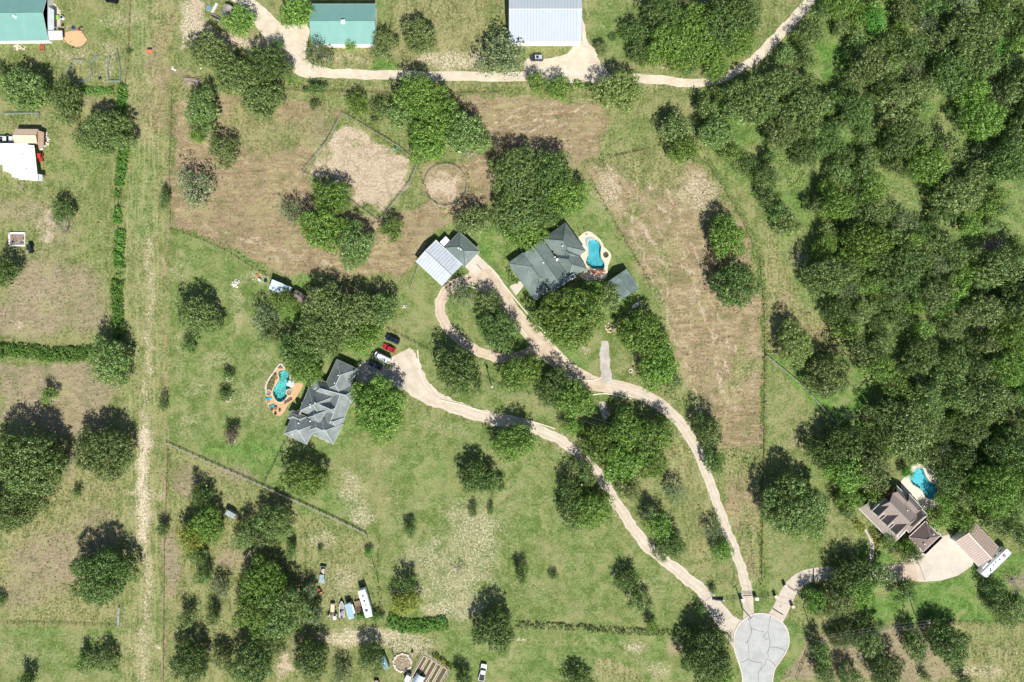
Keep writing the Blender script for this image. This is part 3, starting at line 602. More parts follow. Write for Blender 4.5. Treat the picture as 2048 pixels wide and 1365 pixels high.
# ================================================================ BUILDINGS
def lin(p, q, t): return p+(q-p)*t
def rect4(c, ze, zoom=None):
    """three corner pixels -> four world corners at eave height"""
    p = [P(x, y, ze) for x, y in c]
    # square the corner up
    a, b, d = p; u = (a-b); v = (d-b); un = u.normalized(); v = v-un*v.dot(un)
    return [a, b, b+v, a+v]
def roof_vol(rb, wb, cb, c, ze, rise, ends=('hip', 'hip'), th=.18, ins=.45, rib=None, ribs=None, base=0.0, wall=True, ridge_cap=True, inset=None, ribw=.035, fw=.11):
    """c = 4 world corners; ridge parallel to the longer side"""
    A, B, C_, D = c
    if (B-A).length < (C_-B).length: A, B, C_, D = B, C_, D, A      # A-B long side
    L = (B-A).length; Wd = (C_-B).length; u = (B-A).normalized(); v = (C_-B).normalized()
    m0 = (A+D)/2; m1 = (B+C_)/2; hi = Wd/2 if inset is None else inset
    r0 = m0+u*(hi if ends[0] == 'hip' else 0); r1 = m1-u*(hi if ends[1] == 'hip' else 0)
    if (r1-r0).dot(u) < .02: r0 = r1 = (m0+m1)/2
    r0 = Vector((r0.x, r0.y, ze+rise)); r1 = Vector((r1.x, r1.y, ze+rise))
    T = Vector((0, 0, th)); vs = [A, B, C_, D, r0, r1]
    up = [q+T for q in vs]
    fs = [(0, 1, 5, 4), (2, 3, 4, 5), (1, 2, 5), (3, 0, 4)]
    nrm = u.cross(v).z
    if nrm < 0: fs = [f[::-1] for f in fs]
    fu = [f for k, f in enumerate(fs) if not (k == 2 and ends[1] != 'hip') and not (k == 3 and ends[0] != 'hip')]
    rb.add(up, fu); rb.add([q.copy() for q in vs], [f[::-1] for f in fu])
    edge = [(0, 1), (1, 2), (2, 3), (3, 0)]
    for (i, j) in edge:
        if (i, j) == (1, 2) and ends[1] != 'hip':
            cb.add([B, r1, r1+T*1.3, B+T*1.3], [(0, 1, 2, 3)]); cb.add([C_, r1, r1+T*1.3, C_+T*1.3], [(0, 1, 2, 3)]); continue
        if (i, j) == (3, 0) and ends[0] != 'hip':
            cb.add([A, r0, r0+T*1.3, A+T*1.3], [(0, 1, 2, 3)]); cb.add([D, r0, r0+T*1.3, D+T*1.3], [(0, 1, 2, 3)]); continue
        cb.tube(vs[i]+T*.4, vs[j]+T*.4, fw, n=4)
    if ridge_cap:
        cb2 = ridge_cap
        if (r1-r0).length > .3: cb2.tube(r0+T, r1+T, .13, n=5)
        if ends[0] == 'hip':
            for q in (A, D): cb2.tube(r0+T, q+T, .10, n=5)
        if ends[1] == 'hip':
            for q in (B, C_): cb2.tube(r1+T, q+T, .10, n=5)
    if rib:
        n = int(L/ribs)
        for i in range(1, n):
            t = i*ribs
            for (s0, m_) in ((A, -1), (D, 1)):
                e = s0+u*t+T*1.0; rr = m0+u*t; rr = Vector((rr.x, rr.y, ze+rise))+T
                if ends == ('hip', 'hip') or 'hip' in ends:
                    lim = min(t if ends[0] == 'hip' else 1e9, (L-t) if ends[1] == 'hip' else 1e9)/max(hi, .1)
                    if lim < 1: rr = lin(e, rr, lim)
                rib.tube(e, rr, ribw, n=4, caps=False)
    if wall:
        q = [A+u*ins+v*ins, B-u*ins+v*ins, C_-u*ins-v*ins, D+u*ins-v*ins]
        wb.prism([(p.x, p.y) for p in q], base, ze-.02)
        for k, e in enumerate(ends):
            if e != 'hip':
                p0, p1 = (q[3], q[0]) if k == 0 else (q[1], q[2]); rr = (p0+p1)/2; kk = rise*(1-ins*2/Wd)
                wb.add([(p0.x, p0.y, ze-.02), (p1.x, p1.y, ze-.02), (rr.x, rr.y, ze+kk)], [(0, 1, 2), (2, 1, 0)])
    return dict(A=A, B=B, C=C_, D=D, u=u, v=v, r0=r0, r1=r1, L=L, W=Wd, ze=ze)
def windows(parent, p, q, z, n, m, mf, w_=1.2, h=1.2, door=None, out=.02, name='window'):
    """n windows along wall line p-q (world xy), facing right-hand side"""
    p, q = Vector(p[:2]), Vector(q[:2]); d = (q-p); L = d.length; d.normalize(); a = math.atan2(d.y, d.x); nn = Vector((d.y, -d.x))
    for i in range(n):
        c = p+d*(L*(i+.5)/n)+nn*out
        isd = door is not None and i == door
        f = MB().box((c.x, c.y, 1.05 if isd else z), (w_+.16, .10, 2.1 if isd else h+.16), a).build('door' if isd else name, mf, parent)
        c2 = c+nn*.035
        MB().box((c2.x, c2.y, 1.05 if isd else z), (w_ if not isd else .8, .08, 1.9 if isd else h), a).build('pane' if not isd else 'panel', m if not isd else M_door, f)
M_glass = mat('window_glass', '1d2a33', .08, 0, .1, 1, .6); M_door = mat('door_paint', '5b4636', .6)
M_frame = mat('white_trim', 'e6e4de', .6); M_white = mat('white_metal', 'eceef0', .45, 0, .03, .6); M_wwall = mat('white_siding', 'dfe0dd', .7, 0, .05)
M_greenR = mat('green_metal', '74a096', .42, 0, .05, .3, .45); M_zinc = mat('galvanised_metal', 'c3c9cd', .38, .15, .08, .5, .5)
M_stone = mat('limestone_wall', 'b8a88c', .9, 0, .15, 2); M_brown = mat('brown_shingles', '948880', .9, 0, .12, 3, .1, .3); M_brown2 = mat('dark_brown_shingles', '7c6e68', .9, 0, .12, 3, .1, .3)
M_tan = mat('tan_metal', 'c8b49c', .5, 0, .06); M_brick = mat('brown_brick', '86654e', .9, 0, .2, 4)
M_dark = mat('dark_trim', '2a2c2e', .6); M_wood = mat('weathered_wood', '8d7a63', .9, 0, .25, 3); M_greyw = mat('grey_boards', '9a938a', .9, 0, .2, 3)
M_black = mat('black_rubber', '17181a', .8); M_chrome = mat('polished_metal', 'b8bcc0', .25, .8)
def metal_roof(name, c1, c2, stain=.5, rough=.5):
    s = NT(name); v = s.coord(); a = s.noise(v, .25, 5, .7, .8); f = s.noise(v, 3, 3)
    c = s.mix(s.ramp(a, .4, .66), rgb(c1), rgb(c2)); c = s.mix(s.ramp(s.noise(v, .09, 3, .5, 1), .52, .7, 0, stain), c, rgb('454c4a'))
    c = s.mix(s.ramp(f, .5, .8, 0, .2), c, rgb('a0a6a4'))
    s.l(c, s.b.inputs['Base Color']); s.b.inputs['Roughness'].default_value = rough; s.b.inputs['Specular IOR Level'].default_value = .35
    s.bump(f, .3, .03); return s.m
M_roofA = metal_roof('grey_green_shingles', '737b79', '8b9290', .3, .85)
M_roofB = metal_roof('slate_green_roof', '66736e', '7a867f', .5, .7)
M_roofC = metal_roof('shed_green_shingles', '5c6b68', '77867f', .2, .85)
M_capA = mat('pale_ridge_cap', 'b3bab8', .8); M_capB = mat('dark_ridge_cap', '4d5f5d', .6); M_capZ = mat('grey_ridge_cap', '8b9196', .5)
def parts(t, rb, wb, cb, kb, mr, mw, mc, mk, rib=None, mrib=None):
    r = rb.build('roof', mr, t)
    if wb.v: wb.build('wall', mw, t)
    if cb.v: cb.build('fascia', mc, r)
    if kb.v: kb.build('ridge_cap', mk, r)
    if rib is not None and rib.v:
        o = rib.build('standing_seam', mrib or mr, r); o['kind'] = 'stuff'
    return r
def vent(r, x, y, z, rr=.18, h=.4, m=None, nm='vent_pipe'):
    p = P(x, y, z); return MB().disc((p.x, p.y), rr, z-.6, z+h, 8).build(nm, m or M_white, r)

# ---- grey hipped house by the left pool (zoom origin 520,700 scale 6.5)
def z1(x, y): return (520+x/6.5, 700+y/6.5)
t = thing('house', 'large grey house of many hipped roofs with the kidney pool at its left', 'house', P(*z1(800, 750)))
rb, wb, cb, kb = MB(), MB(), MB(), MB()
def hv(pts, ze, rise, ends=('hip', 'hip'), **kw): return roof_vol(rb, wb, cb, rect4([z1(*p) for p in pts], ze), ze, rise, ends, ridge_cap=kb, **kw)
hv([(1000, 125), (1272, 250), (1060, 640)], 3.0, 3.2)
hv([(515, 790), (640, 485), (945, 622)], 3.4, 4.3)
hv([(1242, 500), (1060, 1000), (800, 890)], 3.0, 2.2, ('hip', 'gable'))
hv([(1240, 520), (1195, 690), (700, 560)], 2.95, 2.6, ('hip', 'hip'))
hv([(670, 1085), (950, 1228), (1075, 960)], 3.05, 3.6)
hv([(1060, 1000), (950, 1226), (600, 1050)], 3.02, 3.0)
hv([(315, 1090), (610, 1230), (735, 960)], 3.0, 3.2)
hv([(415, 785), (368, 890), (560, 970)], 2.9, 1.5)
hv([(710, 350), (890, 425), (945, 600)][0:1]+[(895, 430), (820, 620)], 2.7, 1.4, ('hip', 'hip'))
hv([(1040, 735), (985, 860), (700, 730)], 3.9, 2.4)
hv([(1082, 885), (1010, 1045), (830, 960)], 3.6, 1.9)
hv([(620, 880), (700, 720), (850, 800)], 4.3, 3.2)
r = parts(t, rb, wb, cb, kb, M_roofA, M_stone, M_capA, M_capA)
for x, y, z_ in ((1020, 333, 5.6), (972, 433, 5.6), (870, 557, 4.2), (715, 692, 7.4), (655, 712, 7.0), (655, 742, 7.0), (503, 955, 5.2), (495, 1055, 5.6), (655, 930, 5.0), (1105, 595, 4.4), (425, 1100, 4.0)): vent(r, *z1(x, y), z_, .2, .35)
p = P(*z1(490, 815), 4.2); ch = MB().box((p.x, p.y, 3.2), (1.3, 1.0, 3.4), -.42).build('chimney', M_frame, r); MB().box((p.x, p.y, 5.0), (1.5, 1.2, .16), -.42).build('chimney_cap', M_dark, ch)
windows(t, P(*z1(935, 1180)), P(*z1(1200, 640)), 1.6, 7, M_glass, M_frame, door=3, out=-.35)
windows(t, P(*z1(345, 1100)), P(*z1(590, 1215)), 1.6, 3, M_glass, M_frame, out=-.35); windows(t, P(*z1(690, 1105)), P(*z1(930, 1215)), 1.6, 3, M_glass, M_frame, out=-.35)
windows(t, P(*z1(1250, 270)), P(*z1(1015, 150)), 1.6, 3, M_glass, M_frame, out=-.35)

# ---- green-roofed house in the centre (zoom origin 1000,430 scale 6.827)
def z2(x, y): return (1000+x/6.827, 430+y/6.827)
t = thing('house', 'slate green roofed house with long gable, joined to the blue pool terrace', 'house', P(*z2(650, 650)))
rb, wb, cb, kb = MB(), MB(), MB(), MB()
def hv2(pts, ze, rise, ends=('hip', 'hip'), **kw): return roof_vol(rb, wb, cb, rect4([z2(*p) for p in pts], ze), ze, rise, ends, ridge_cap=kb, **kw)
hv2([(325, 528), (582, 343), (965, 892)], 4.2, 2.2, ('gable', 'gable'))
hv2([(110, 660), (478, 1178), (880, 950)], 2.9, 1.6)
hv2([(587, 328), (893, 108), (1162, 496)], 3.1, 3.2)
hv2([(975, 400), (1187, 735), (915, 900)], 3.05, 3.1)
hv2([(760, 480), (940, 360), (1086, 560)], 3.4, 2.5)
r = parts(t, rb, wb, cb, kb, M_roofB, M_stone, M_capB, M_capB)
for x, y, z_ in ((852, 425, 6.3), (752, 580, 6.1), (590, 655, 6.4)): vent(r, *z2(x, y), z_, .22, .4)
p = P(*z2(780, 612), 5.6); MB().disc((p.x, p.y), .4, 4.6, 5.7, 12).build('roof_ventilator', M_white, r)
p = P(*z2(985, 850), 4.0); ch = MB().box((p.x, p.y, 3.2), (1.9, 1.5, 3.6), .52).build('chimney', M_frame, r); MB().box((p.x, p.y, 5.05), (1.2, .8, .2), .52).build('chimney_cap', M_dark, ch)
windows(t, P(*z2(140, 690)), P(*z2(460, 1140)), 1.6, 6, M_glass, M_frame, door=3, out=-.3)
windows(t, P(*z2(1150, 520)), P(*z2(1080, 400)), 1.6, 1, M_glass, M_frame, out=-.3); windows(t, P(*z2(920, 870)), P(*z2(1170, 740)), 1.6, 2, M_glass, M_frame, out=-.3)
# ---- detached garage + metal carport (zoom origin 820,440 scale 8.533)
def z3(x, y): return (820+x/8.533, 440+y/8.533)
t = thing('garage', 'square garage with green pyramid roof facing a pale concrete apron', 'garage', P(*z3(870, 500)))
rb, wb, cb, kb = MB(), MB(), MB(), MB()
roof_vol(rb, wb, cb, rect4([z3(588, 478), z3(845, 205), z3(1195, 530)], 3.1), 3.1, 2.5, ridge_cap=kb)
r = parts(t, rb, wb, cb, kb, M_roofB, M_stone, M_capA, M_capB)
for x, y in ((827, 487), (865, 505)): vent(r, *z3(x, y), 5.6, .24, .45)
a_, b_ = P(*z3(1160, 560)), P(*z3(915, 790))
windows(t, b_, a_, 1.35, 2, M_frame, M_dark, 2.9, 2.3, out=-.25, name='garage_door')
t = thing('carport', 'long ribbed galvanised carport joined to the pyramid-roofed garage', 'carport', P(*z3(490, 735)))
rb, wb, cb, kb, rib = MB(), MB(), MB(), MB(), MB()
d = roof_vol(rb, wb, cb, rect4([z3(100, 708), z3(440, 345), z3(885, 775)], 3.2), 3.2, 1.1, ('gable', 'gable'), rib=rib, ribs=1.0, ridge_cap=kb, wall=False, th=.1, ribw=.09)
r = parts(t, rb, wb, cb, kb, M_zinc, M_wwall, M_white, M_capZ, rib, mat('rib_grey', '9aa3a9', .5))
for i in range(5):
    for sd in (d['A'], d['D']):
        q = sd+d['u']*(.4+(d['L']-.8)*i/4)+(d['v']*.4 if sd is d['A'] else -d['v']*.4); MB().box((q.x, q.y, 1.6), (.15, .15, 3.2)).build('post', M_white, t)
q = [d['A']+d['u']*.4+d['v']*.3, d['B']-d['u']*.4+d['v']*.3]
t = thing('lean_to_shed', 'small white flat-roofed lean-to between the carport and the garage', 'shed', P(*z3(595, 370)))
c_ = rect4([z3(510, 380), z3(610, 282), z3(682, 355)], 2.6); MB().prism([(v.x, v.y) for v in c_], 2.5, 2.62).build('roof', M_white, t)
c2 = [lin(v, (c_[0]+c_[2])/2, .08) for v in c_]; MB().prism([(v.x, v.y) for v in c2], 0, 2.49).build('wall', M_wwall, t)
# ---- pool shed
t = thing('shed', 'green gabled shed below the blue pool terrace, shaded by a tree', 'shed', P(*z2(1690, 940)))
rb, wb, cb, kb = MB(), MB(), MB(), MB()
d = roof_vol(rb, wb, cb, rect4([z2(1478, 908), z2(1722, 742), z2(1902, 1000)], 2.7), 2.7, 1.4, ('gable', 'gable'), ridge_cap=kb)
# long side is 1722->1902
r = parts(t, rb, wb, cb, kb, M_roofC, M_stone, M_capA, M_roofC)
windows(t, P(*z2(1700, 1130)), P(*z2(1880, 1010)), 1.4, 2, M_glass, M_frame, out=-.25, door=0)

# ---- two small sheds (zoom 500,540 scale 8.533)
def z4(x, y): return (500+x/8.533, 540+y/8.533)
t = thing('shed', 'pale metal shed with a single-pitch roof by the pasture fence', 'shed', P(*z4(510, 310)))
c_ = rect4([z4(320, 325), z4(385, 165), z4(700, 315)], 2.6)
rf = MB(); up = [Vector((v.x, v.y, 2.6+(.5 if i in (1, 2) else 0))) for i, v in enumerate(c_)]
rf.add(up+[v-Vector((0, 0, .1)) for v in up], [(0, 1, 2, 3), (7, 6, 5, 4), (0, 1, 5, 4), (1, 2, 6, 5), (2, 3, 7, 6), (3, 0, 4, 7)])
r = rf.build('roof', mat('light_blue_metal', 'b9cdd4', .45, 0, .06), t)
rib = MB(); n = 9
for i in range(1, n): rib.tube(lin(up[1], up[2], i/n)+Vector((0, 0, .02)), lin(up[0], up[3], i/n)+Vector((0, 0, .02)), .04, n=4, caps=False)
o = rib.build('roof_rib', M_white, r); o['kind'] = 'stuff'
c2 = [lin(v, (c_[0]+c_[2])/2, .06) for v in c_]; MB().prism([(v.x, v.y) for v in c2], 0, 2.45).build('wall', M_wwall, t)
t = thing('playhouse', 'little brown gabled playhouse with a white railed porch', 'playhouse', P(*z4(850, 460)))
rb, wb, cb, kb = MB(), MB(), MB(), MB()
roof_vol(rb, wb, cb, rect4([z4(715, 455), z4(780, 345), z4(975, 440)], 2.2), 2.2, .9, ('gable', 'gable'), ridge_cap=kb, ins=.2)
r = parts(t, rb, wb, cb, kb, mat('grey_brown_shingles', '7d7068', .9), M_wood, M_wood, M_greyw)
pc = rect4([z4(905, 545), z4(950, 455), z4(990, 475)], .3); MB().prism([(v.x, v.y) for v in pc], 0, .3).build('porch', M_frame, t)
for k in range(5):
    a_ = lin(pc[2], pc[3], k/4); MB().box((a_.x, a_.y, .75), (.07, .07, .9)).build('railing_post', M_frame, t)
MB().tube(pc[2]+Vector((0, 0, .9)), pc[3]+Vector((0, 0, .9)), .05).build('railing', M_frame, t)
p = P(*z4(825, 415), 2.8); MB().box((p.x, p.y, 2.9), (.5, .4, .3), -.45).build('vent', M_dark, r)

# ---- brown two-storey house (zoom origin 1680,930 scale 6.827)
def z5(x, y): return (1680+x/6.827, 930+y/6.827)
t = thing('house', 'brown shingled two-storey house with three front dormers near the lower right pool', 'house', P(*z5(760, 760)))
rb, wb, cb, kb = MB(), MB(), MB(), MB()
def hv5(pts, ze, rise, ends=('hip', 'hip'), **kw): kw.setdefault('fw', .17); return roof_vol(rb, wb, cb, rect4([z5(*p) for p in pts], ze), ze, rise, ends, ridge_cap=kb, **kw)
hv5([(417, 435), (255, 592), (708, 1090)], 3.0, 1.6, ('gable', 'hip'), wall=False, inset=2.6)  # porch roof
hv5([(430, 620), (800, 990), (1116, 684)], 4.6, 4.4, ('gable', 'hip'), inset=3.2)
hv5([(650, 400), (770, 285), (960, 485)], 4.6, 3.2, ('gable', 'hip'))
hv5([(808, 518), (940, 398), (1135, 590)], 4.6, 2.8, ('gable', 'hip'))
hv5([(940, 925), (1190, 685), (1080, 570)], 4.55, 2.6)
t_r = parts(t, rb, wb, cb, kb, M_brown, M_brick, M_frame, M_brown)
for x, y in ((915, 622), (965, 770), (1075, 790), (730, 520)): vent(t_r, *z5(x, y), 7.2, .18, .4)
# garage wing
rb, wb, cb, kb = MB(), MB(), MB(), MB()
hv5([(940, 985), (1165, 770), (1375, 955)], 3.0, 2.6, ('hip', 'hip'))
r2 = rb.build('garage_roof', M_brown2, t); wb.build('garage_wall', M_brick, t); cb.build('fascia', M_frame, r2); kb.build('ridge_cap', M_brown, r2)
for x, y in ((1275, 950), (1150, 1080)): vent(r2, *z5(x, y), 4.9, .2, .4)
rb, wb, cb, kb = MB(), MB(), MB(), MB()
hv5([(1100, 1145), (1340, 925), (1372, 960)], 2.6, .6, ('hip', 'hip'), wall=False); r3 = rb.build('garage_eave', M_brown, t); cb.build('fascia', M_frame, r3)
# dormers
for (x, y) in ((480, 680), (603, 807), (723, 927)):
    rb, wb, cb, kb = MB(), MB(), MB(), MB()
    q0 = (x-45, y-47); q1 = (x+45, y+47); q2 = (q1[0]+185, q1[1]-180)
    hv5([q0, q1, q2], 6.2, 2.1, ('gable', 'gable'), base=4.0, ins=.2)
    dm = wb.build('dormer', M_frame, t); ro = rb.build('dormer_roof', M_brown, dm); cb.build('dormer_trim', M_frame, dm)
    p = P(*z5(x, y), 5.2); MB().box((p.x+.12, p.y+.12, 5.3), (1.0, .1, .9), R(-45)).build('window', M_glass, dm)
for fr in (.1, .28, .46, .64, .82, .96):
    a_ = lin(P(*z5(255, 600), 0), P(*z5(700, 1085), 0), fr)+Vector((.35, .3, 0)); MB().box((a_.x, a_.y, 1.45), (.25, .25, 2.9), .8).build('porch_column', M_frame, t)
a_, b_ = P(*z5(1130, 1205)), P(*z5(1355, 985))
windows(t, a_, b_, 1.3, 3, M_frame, M_dark, 2.6, 2.2, out=-.5, name='garage_door')
windows(t, P(*z5(420, 640)), P(*z5(730, 960)), 1.6, 5, M_glass, M_frame, door=2, out=-.3)
# ---- brown carport/barn with the motorhome (zoom 1760,1030 scale 7.11)
def z6(x, y): return (1760+x/7.11, 1030+y/7.11)
t = thing('barn', 'brown ribbed metal barn standing between the concrete court and the white motorhome', 'barn', P(*z6(1370, 440)))
rb, wb, cb, kb, rib = MB(), MB(), MB(), MB(), MB()
roof_vol(rb, wb, cb, rect4([z6(1065, 378), z6(1400, 735), z6(1688, 468)], 3.6), 3.6, 1.5, ('gable', 'gable'), rib=rib, ribs=.8, ridge_cap=kb, ribw=.08)
parts(t, rb, wb, cb, kb, mat('brown_metal', 'a08c80', .5, 0, .08, .5), M_wwall, M_frame, M_frame, rib, mat('pale_rib', 'b5a498', .5))
windows(t, P(*z6(1400, 720)), P(*z6(1120, 420)), 1.4, 4, M_glass, M_dark, out=-.3, door=1)

# ---- big green-roofed house top left
t = thing('house', 'white house with bright green metal roof cut by the upper left corner', 'house', P(30, 40))
rb, wb, cb, kb, rib = MB(), MB(), MB(), MB(), MB()
roof_vol(rb, wb, cb, [P(-70, 84, 3), P(97, 82, 3), P(97, -14, 3), P(-70, -12, 3)], 3.0, 2.9, ('gable', 'gable'), rib=rib, ribs=.9, ridge_cap=kb, ins=.35)
r = parts(t, rb, wb, cb, kb, M_greenR, M_wwall, M_frame, M_greenR, rib, M_greenR)
p = P(29, 33, 6); MB().disc((p.x, p.y), .55, 5.2, 6.5, 12, .35).build('roof_ventilator', M_white, r)
a_ = [P(96, 62, 2.6), P(124, 62, 2.3), P(125, 80, 2.3), P(96, 80, 2.6)]
MB().add([v for v in a_]+[v-Vector((0, 0, .12)) for v in a_], [(3, 2, 1, 0), (4, 5, 6, 7), (0, 1, 5, 4), (1, 2, 6, 5), (2, 3, 7, 6), (3, 0, 4, 7)]).build('porch_roof', M_white, t)
for x, y in ((122, 63), (124, 79)): q = P(x, y); MB().box((q.x-.2, q.y, 1.1), (.15, .15, 2.2)).build('porch_post', M_frame, t)
a_ = [P(96, 14, 2.9), P(108, 20, 2.5), P(108, 60, 2.5), P(96, 60, 2.9)]
MB().add([v for v in a_]+[v-Vector((0, 0, .12)) for v in a_], [(3, 2, 1, 0), (4, 5, 6, 7), (0, 1, 5, 4), (1, 2, 6, 5), (2, 3, 7, 6), (3, 0, 4, 7)]).build('awning', M_zinc, t)
windows(t, P(0, 81.5), P(88, 81), 1.6, 5, M_glass, M_frame, door=2, out=-.1)
# ---- green barn top
t = thing('barn', 'green metal roofed barn with a white cupola beside the pale gravel road', 'barn', P(688, 50))
rb, wb, cb, kb, rib = MB(), MB(), MB(), MB(), MB()
roof_vol(rb, wb, cb, [P(623, 89, 3.6), P(752, 89, 3.6), P(752, 9, 3.6), P(623, 9, 3.6)], 3.6, 2.3, ('gable', 'gable'), rib=rib, ribs=.9, ridge_cap=kb, ins=.3)
r = parts(t, rb, wb, cb, kb, M_greenR, M_wwall, M_frame, M_greenR, rib, M_greenR)
p = P(686, 44, 6.3); c_ = MB().box((p.x, p.y, 6.1), (1.0, 1.0, 1.1)).build('cupola', M_white, r); MB().prism([(p.x-.65, p.y-.65), (p.x+.65, p.y-.65), (p.x+.65, p.y+.65), (p.x-.65, p.y+.65)], 6.66, 7.1, [(p.x-.1, p.y-.1), (p.x+.1, p.y-.1), (p.x+.1, p.y+.1), (p.x-.1, p.y+.1)]).build('cupola_roof', M_white, c_)
windows(t, P(626, 87.5), P(749, 87.5), 1.6, 6, M_glass, M_frame, door=4, out=-.05)
# ---- white barn top
t = thing('barn', 'largest white ribbed metal barn at the top edge above the gravel yard', 'barn', P(1090, 30))
rb, wb, cb, kb, rib = MB(), MB(), MB(), MB(), MB()
roof_vol(rb, wb, cb, [P(1018, 84, 4.0), P(1163, 84, 4.0), P(1163, -34, 4.0), P(1018, -34, 4.0)], 4.0, 2.2, ('gable', 'gable'), rib=rib, ribs=1.0, ridge_cap=kb, ins=.15, ribw=.07)
r = parts(t, rb, wb, cb, kb, mat('off_white_metal', 'aeb6bc', .5, 0, .02, .4), M_wwall, M_frame, M_frame, rib, mat('grey_seam', '8e99a1', .5))
windows(t, P(1022, 84.2), P(1161, 84.2), 1.9, 8, M_glass, M_dark, door=7, out=.02)
for k in range(3):
    p = P(1050+k*42, 88.5); MB().box((p.x, p.y, 1.5), (.1, .1, 3)).build('downpipe', M_frame, t)
# ---- white flat house at left, tan shed
t = thing('mobile_home', 'stepped blinding-white flat-roofed mobile home at the left edge', 'mobile home', P(40, 325))
pl = [(-40, 291), (68, 291), (76, 362), (37, 359), (35, 347), (19, 347), (18, 329), (2, 329), (0, 329), (-40, 329)]
r = MB().prism(W2(pl, 3.2), 3.0, 3.2).build('roof', mat('white_membrane', 'f2f3f3', .6, 0, .02), t)
pc = Vector((sum(p[0] for p in pl)/len(pl), sum(p[1] for p in pl)/len(pl))); MB().prism(W2([(a+(.8 if a < pc.x else -.8), b+(.8 if b < pc.y else -.8)) for a, b in pl]), 0, 2.99).build('wall', M_wwall, t)
MB().prism(W2([(74, 348), (85, 350), (85, 363), (75, 362)], 2.6), 2.5, 2.6).build('awning', M_zinc, t)
for x, y in ((84, 350), (84, 362)): q = P(x, y, 2.6); MB().box((q.x-.1, q.y, 1.25), (.1, .1, 2.5)).build('awning_post', M_white, t)
for x, y in ((45, 309), (53, 338)): q = P(x, y, 3.2); MB().disc((q.x, q.y), .2, 3.2, 3.5, 8).build('vent_pipe', M_greyw, r)
windows(t, P(36, 358), P(74, 361), 1.5, 3, M_glass, M_frame, out=.1)
t = thing('shed', 'tan metal shed with a side lean-to above the white mobile home', 'shed', P(60, 275))
rb, wb, cb, kb, rib = MB(), MB(), MB(), MB(), MB()
roof_vol(rb, wb, cb, [P(29, 286, 2.8), P(75, 287, 2.8), P(77, 259.5, 2.8), P(31, 259, 2.8)], 2.8, 1.0, ('gable', 'gable'), ridge_cap=kb, ins=.15)
a_ = [P(76, 261, 2.7), P(88, 265, 2.3), P(87, 298, 2.3), P(77, 297, 2.7)]
r = parts(t, rb, wb, cb, kb, M_tan, M_tan, M_tan, M_tan)
MB().add([v for v in a_]+[v-Vector((0, 0, .12)) for v in a_], [(3, 2, 1, 0), (4, 5, 6, 7), (0, 1, 5, 4), (1, 2, 6, 5), (2, 3, 7, 6), (3, 0, 4, 7)]).build('lean_to_roof', mat('brown_tan_metal', 'a58c76', .6), t)
for x, y in ((86, 267), (85.5, 282), (85, 296)): q = P(x, y); MB().box((q.x, q.y, 1.1), (.12, .12, 2.2)).build('post', M_wood, t)
# ---- small shed top, bottom-left tin shed
t = thing('shed', 'weathered grey-brown shed half under a bright tree beside scrap boards', 'shed', P(453, 22))
rb, wb, cb, kb = MB(), MB(), MB(), MB()
roof_vol(rb, wb, cb, rect4([(442, 33), (450, 9), (465, 15)], 2.3), 2.3, .8, ('gable', 'gable'), ridge_cap=kb, ins=.15)
parts(t, rb, wb, cb, kb, M_greyw, M_wood, M_greyw, M_greyw)
t = thing('shed', 'tiny tin-roofed hut at the edge of the lower left thicket', 'shed', P(461, 1029))
c_ = rect4([(449, 1029), (454, 1020), (472, 1029)], 2.3)
r = MB().prism([(v.x, v.y) for v in c_], 2.2, 2.32).build('roof', mat('dull_tin', '9aa3a8', .4, .3, .2), t)
c2 = [lin(v, (c_[0]+c_[2])/2, .08) for v in c_]; MB().prism([(v.x, v.y) for v in c2], 0, 2.19).build('wall', M_greyw, t)
for k in range(1, 5):
    a_ = lin(c_[1], c_[2], k/5); b_ = lin(c_[0], c_[3], k/5); MB().tube((a_.x, a_.y, 2.34), (b_.x, b_.y, 2.34), .04, n=4).build('roof_rib', M_white, r)

# ================================================================ POOLS
def water_mat(name, tint):
    s = NT(name); v = s.coord()
    tr = s.n('ShaderNodeBsdfTransparent'); gl = s.n('ShaderNodeBsdfGlossy'); fr = s.n('ShaderNodeFresnel'); fr.inputs[0].default_value = 1.33
    tr.inputs[0].default_value = rgb(tint); gl.inputs['Roughness'].default_value = .05
    bp = s.n('ShaderNodeBump'); bp.inputs['Strength'].default_value = .5; bp.inputs['Distance'].default_value = .12; s.l(s.noise(v, 2.2, 3, .6), bp.inputs['Height'])
    s.l(bp.outputs[0], gl.inputs['Normal']); s.l(bp.outputs[0], fr.inputs['Normal'])
    mx = s.n('ShaderNodeMixShader'); s.l(fr.outputs[0], mx.inputs[0]); s.l(tr.outputs[0], mx.inputs[1]); s.l(gl.outputs[0], mx.inputs[2])
    s.l(mx.outputs[0], s.o.inputs['Surface']); return s.m
def plaster(name, a, b, caustic=0):
    s = NT(name); v = s.coord()
    c = s.mix(s.ramp(s.noise(v, .5, 3), .35, .65), rgb(a), rgb(b))
    if caustic:
        vo = s.n('ShaderNodeTexVoronoi', feature='DISTANCE_TO_EDGE'); s.l(v, vo.inputs['Vector']); vo.inputs['Scale'].default_value = 1.3
        c = s.mix(s.ramp(vo.outputs['Distance'], .02, .14, caustic, 0), c, rgb('bfe6df'))  # pale web of caustic highlights painted into the plaster colour
    s.l(c, s.b.inputs['Base Color']); s.b.inputs['Roughness'].default_value = .7; return s.m
M_cop = mat('coping_stone', 'cdb79b', .85, 0, .1, 3); M_deckA = mat('flagstone_deck', 'c39f79', .9, 0, .14, 2); M_deckB = mat('pale_pool_deck', 'd8c7ae', .9, 0, .07, 1.5)
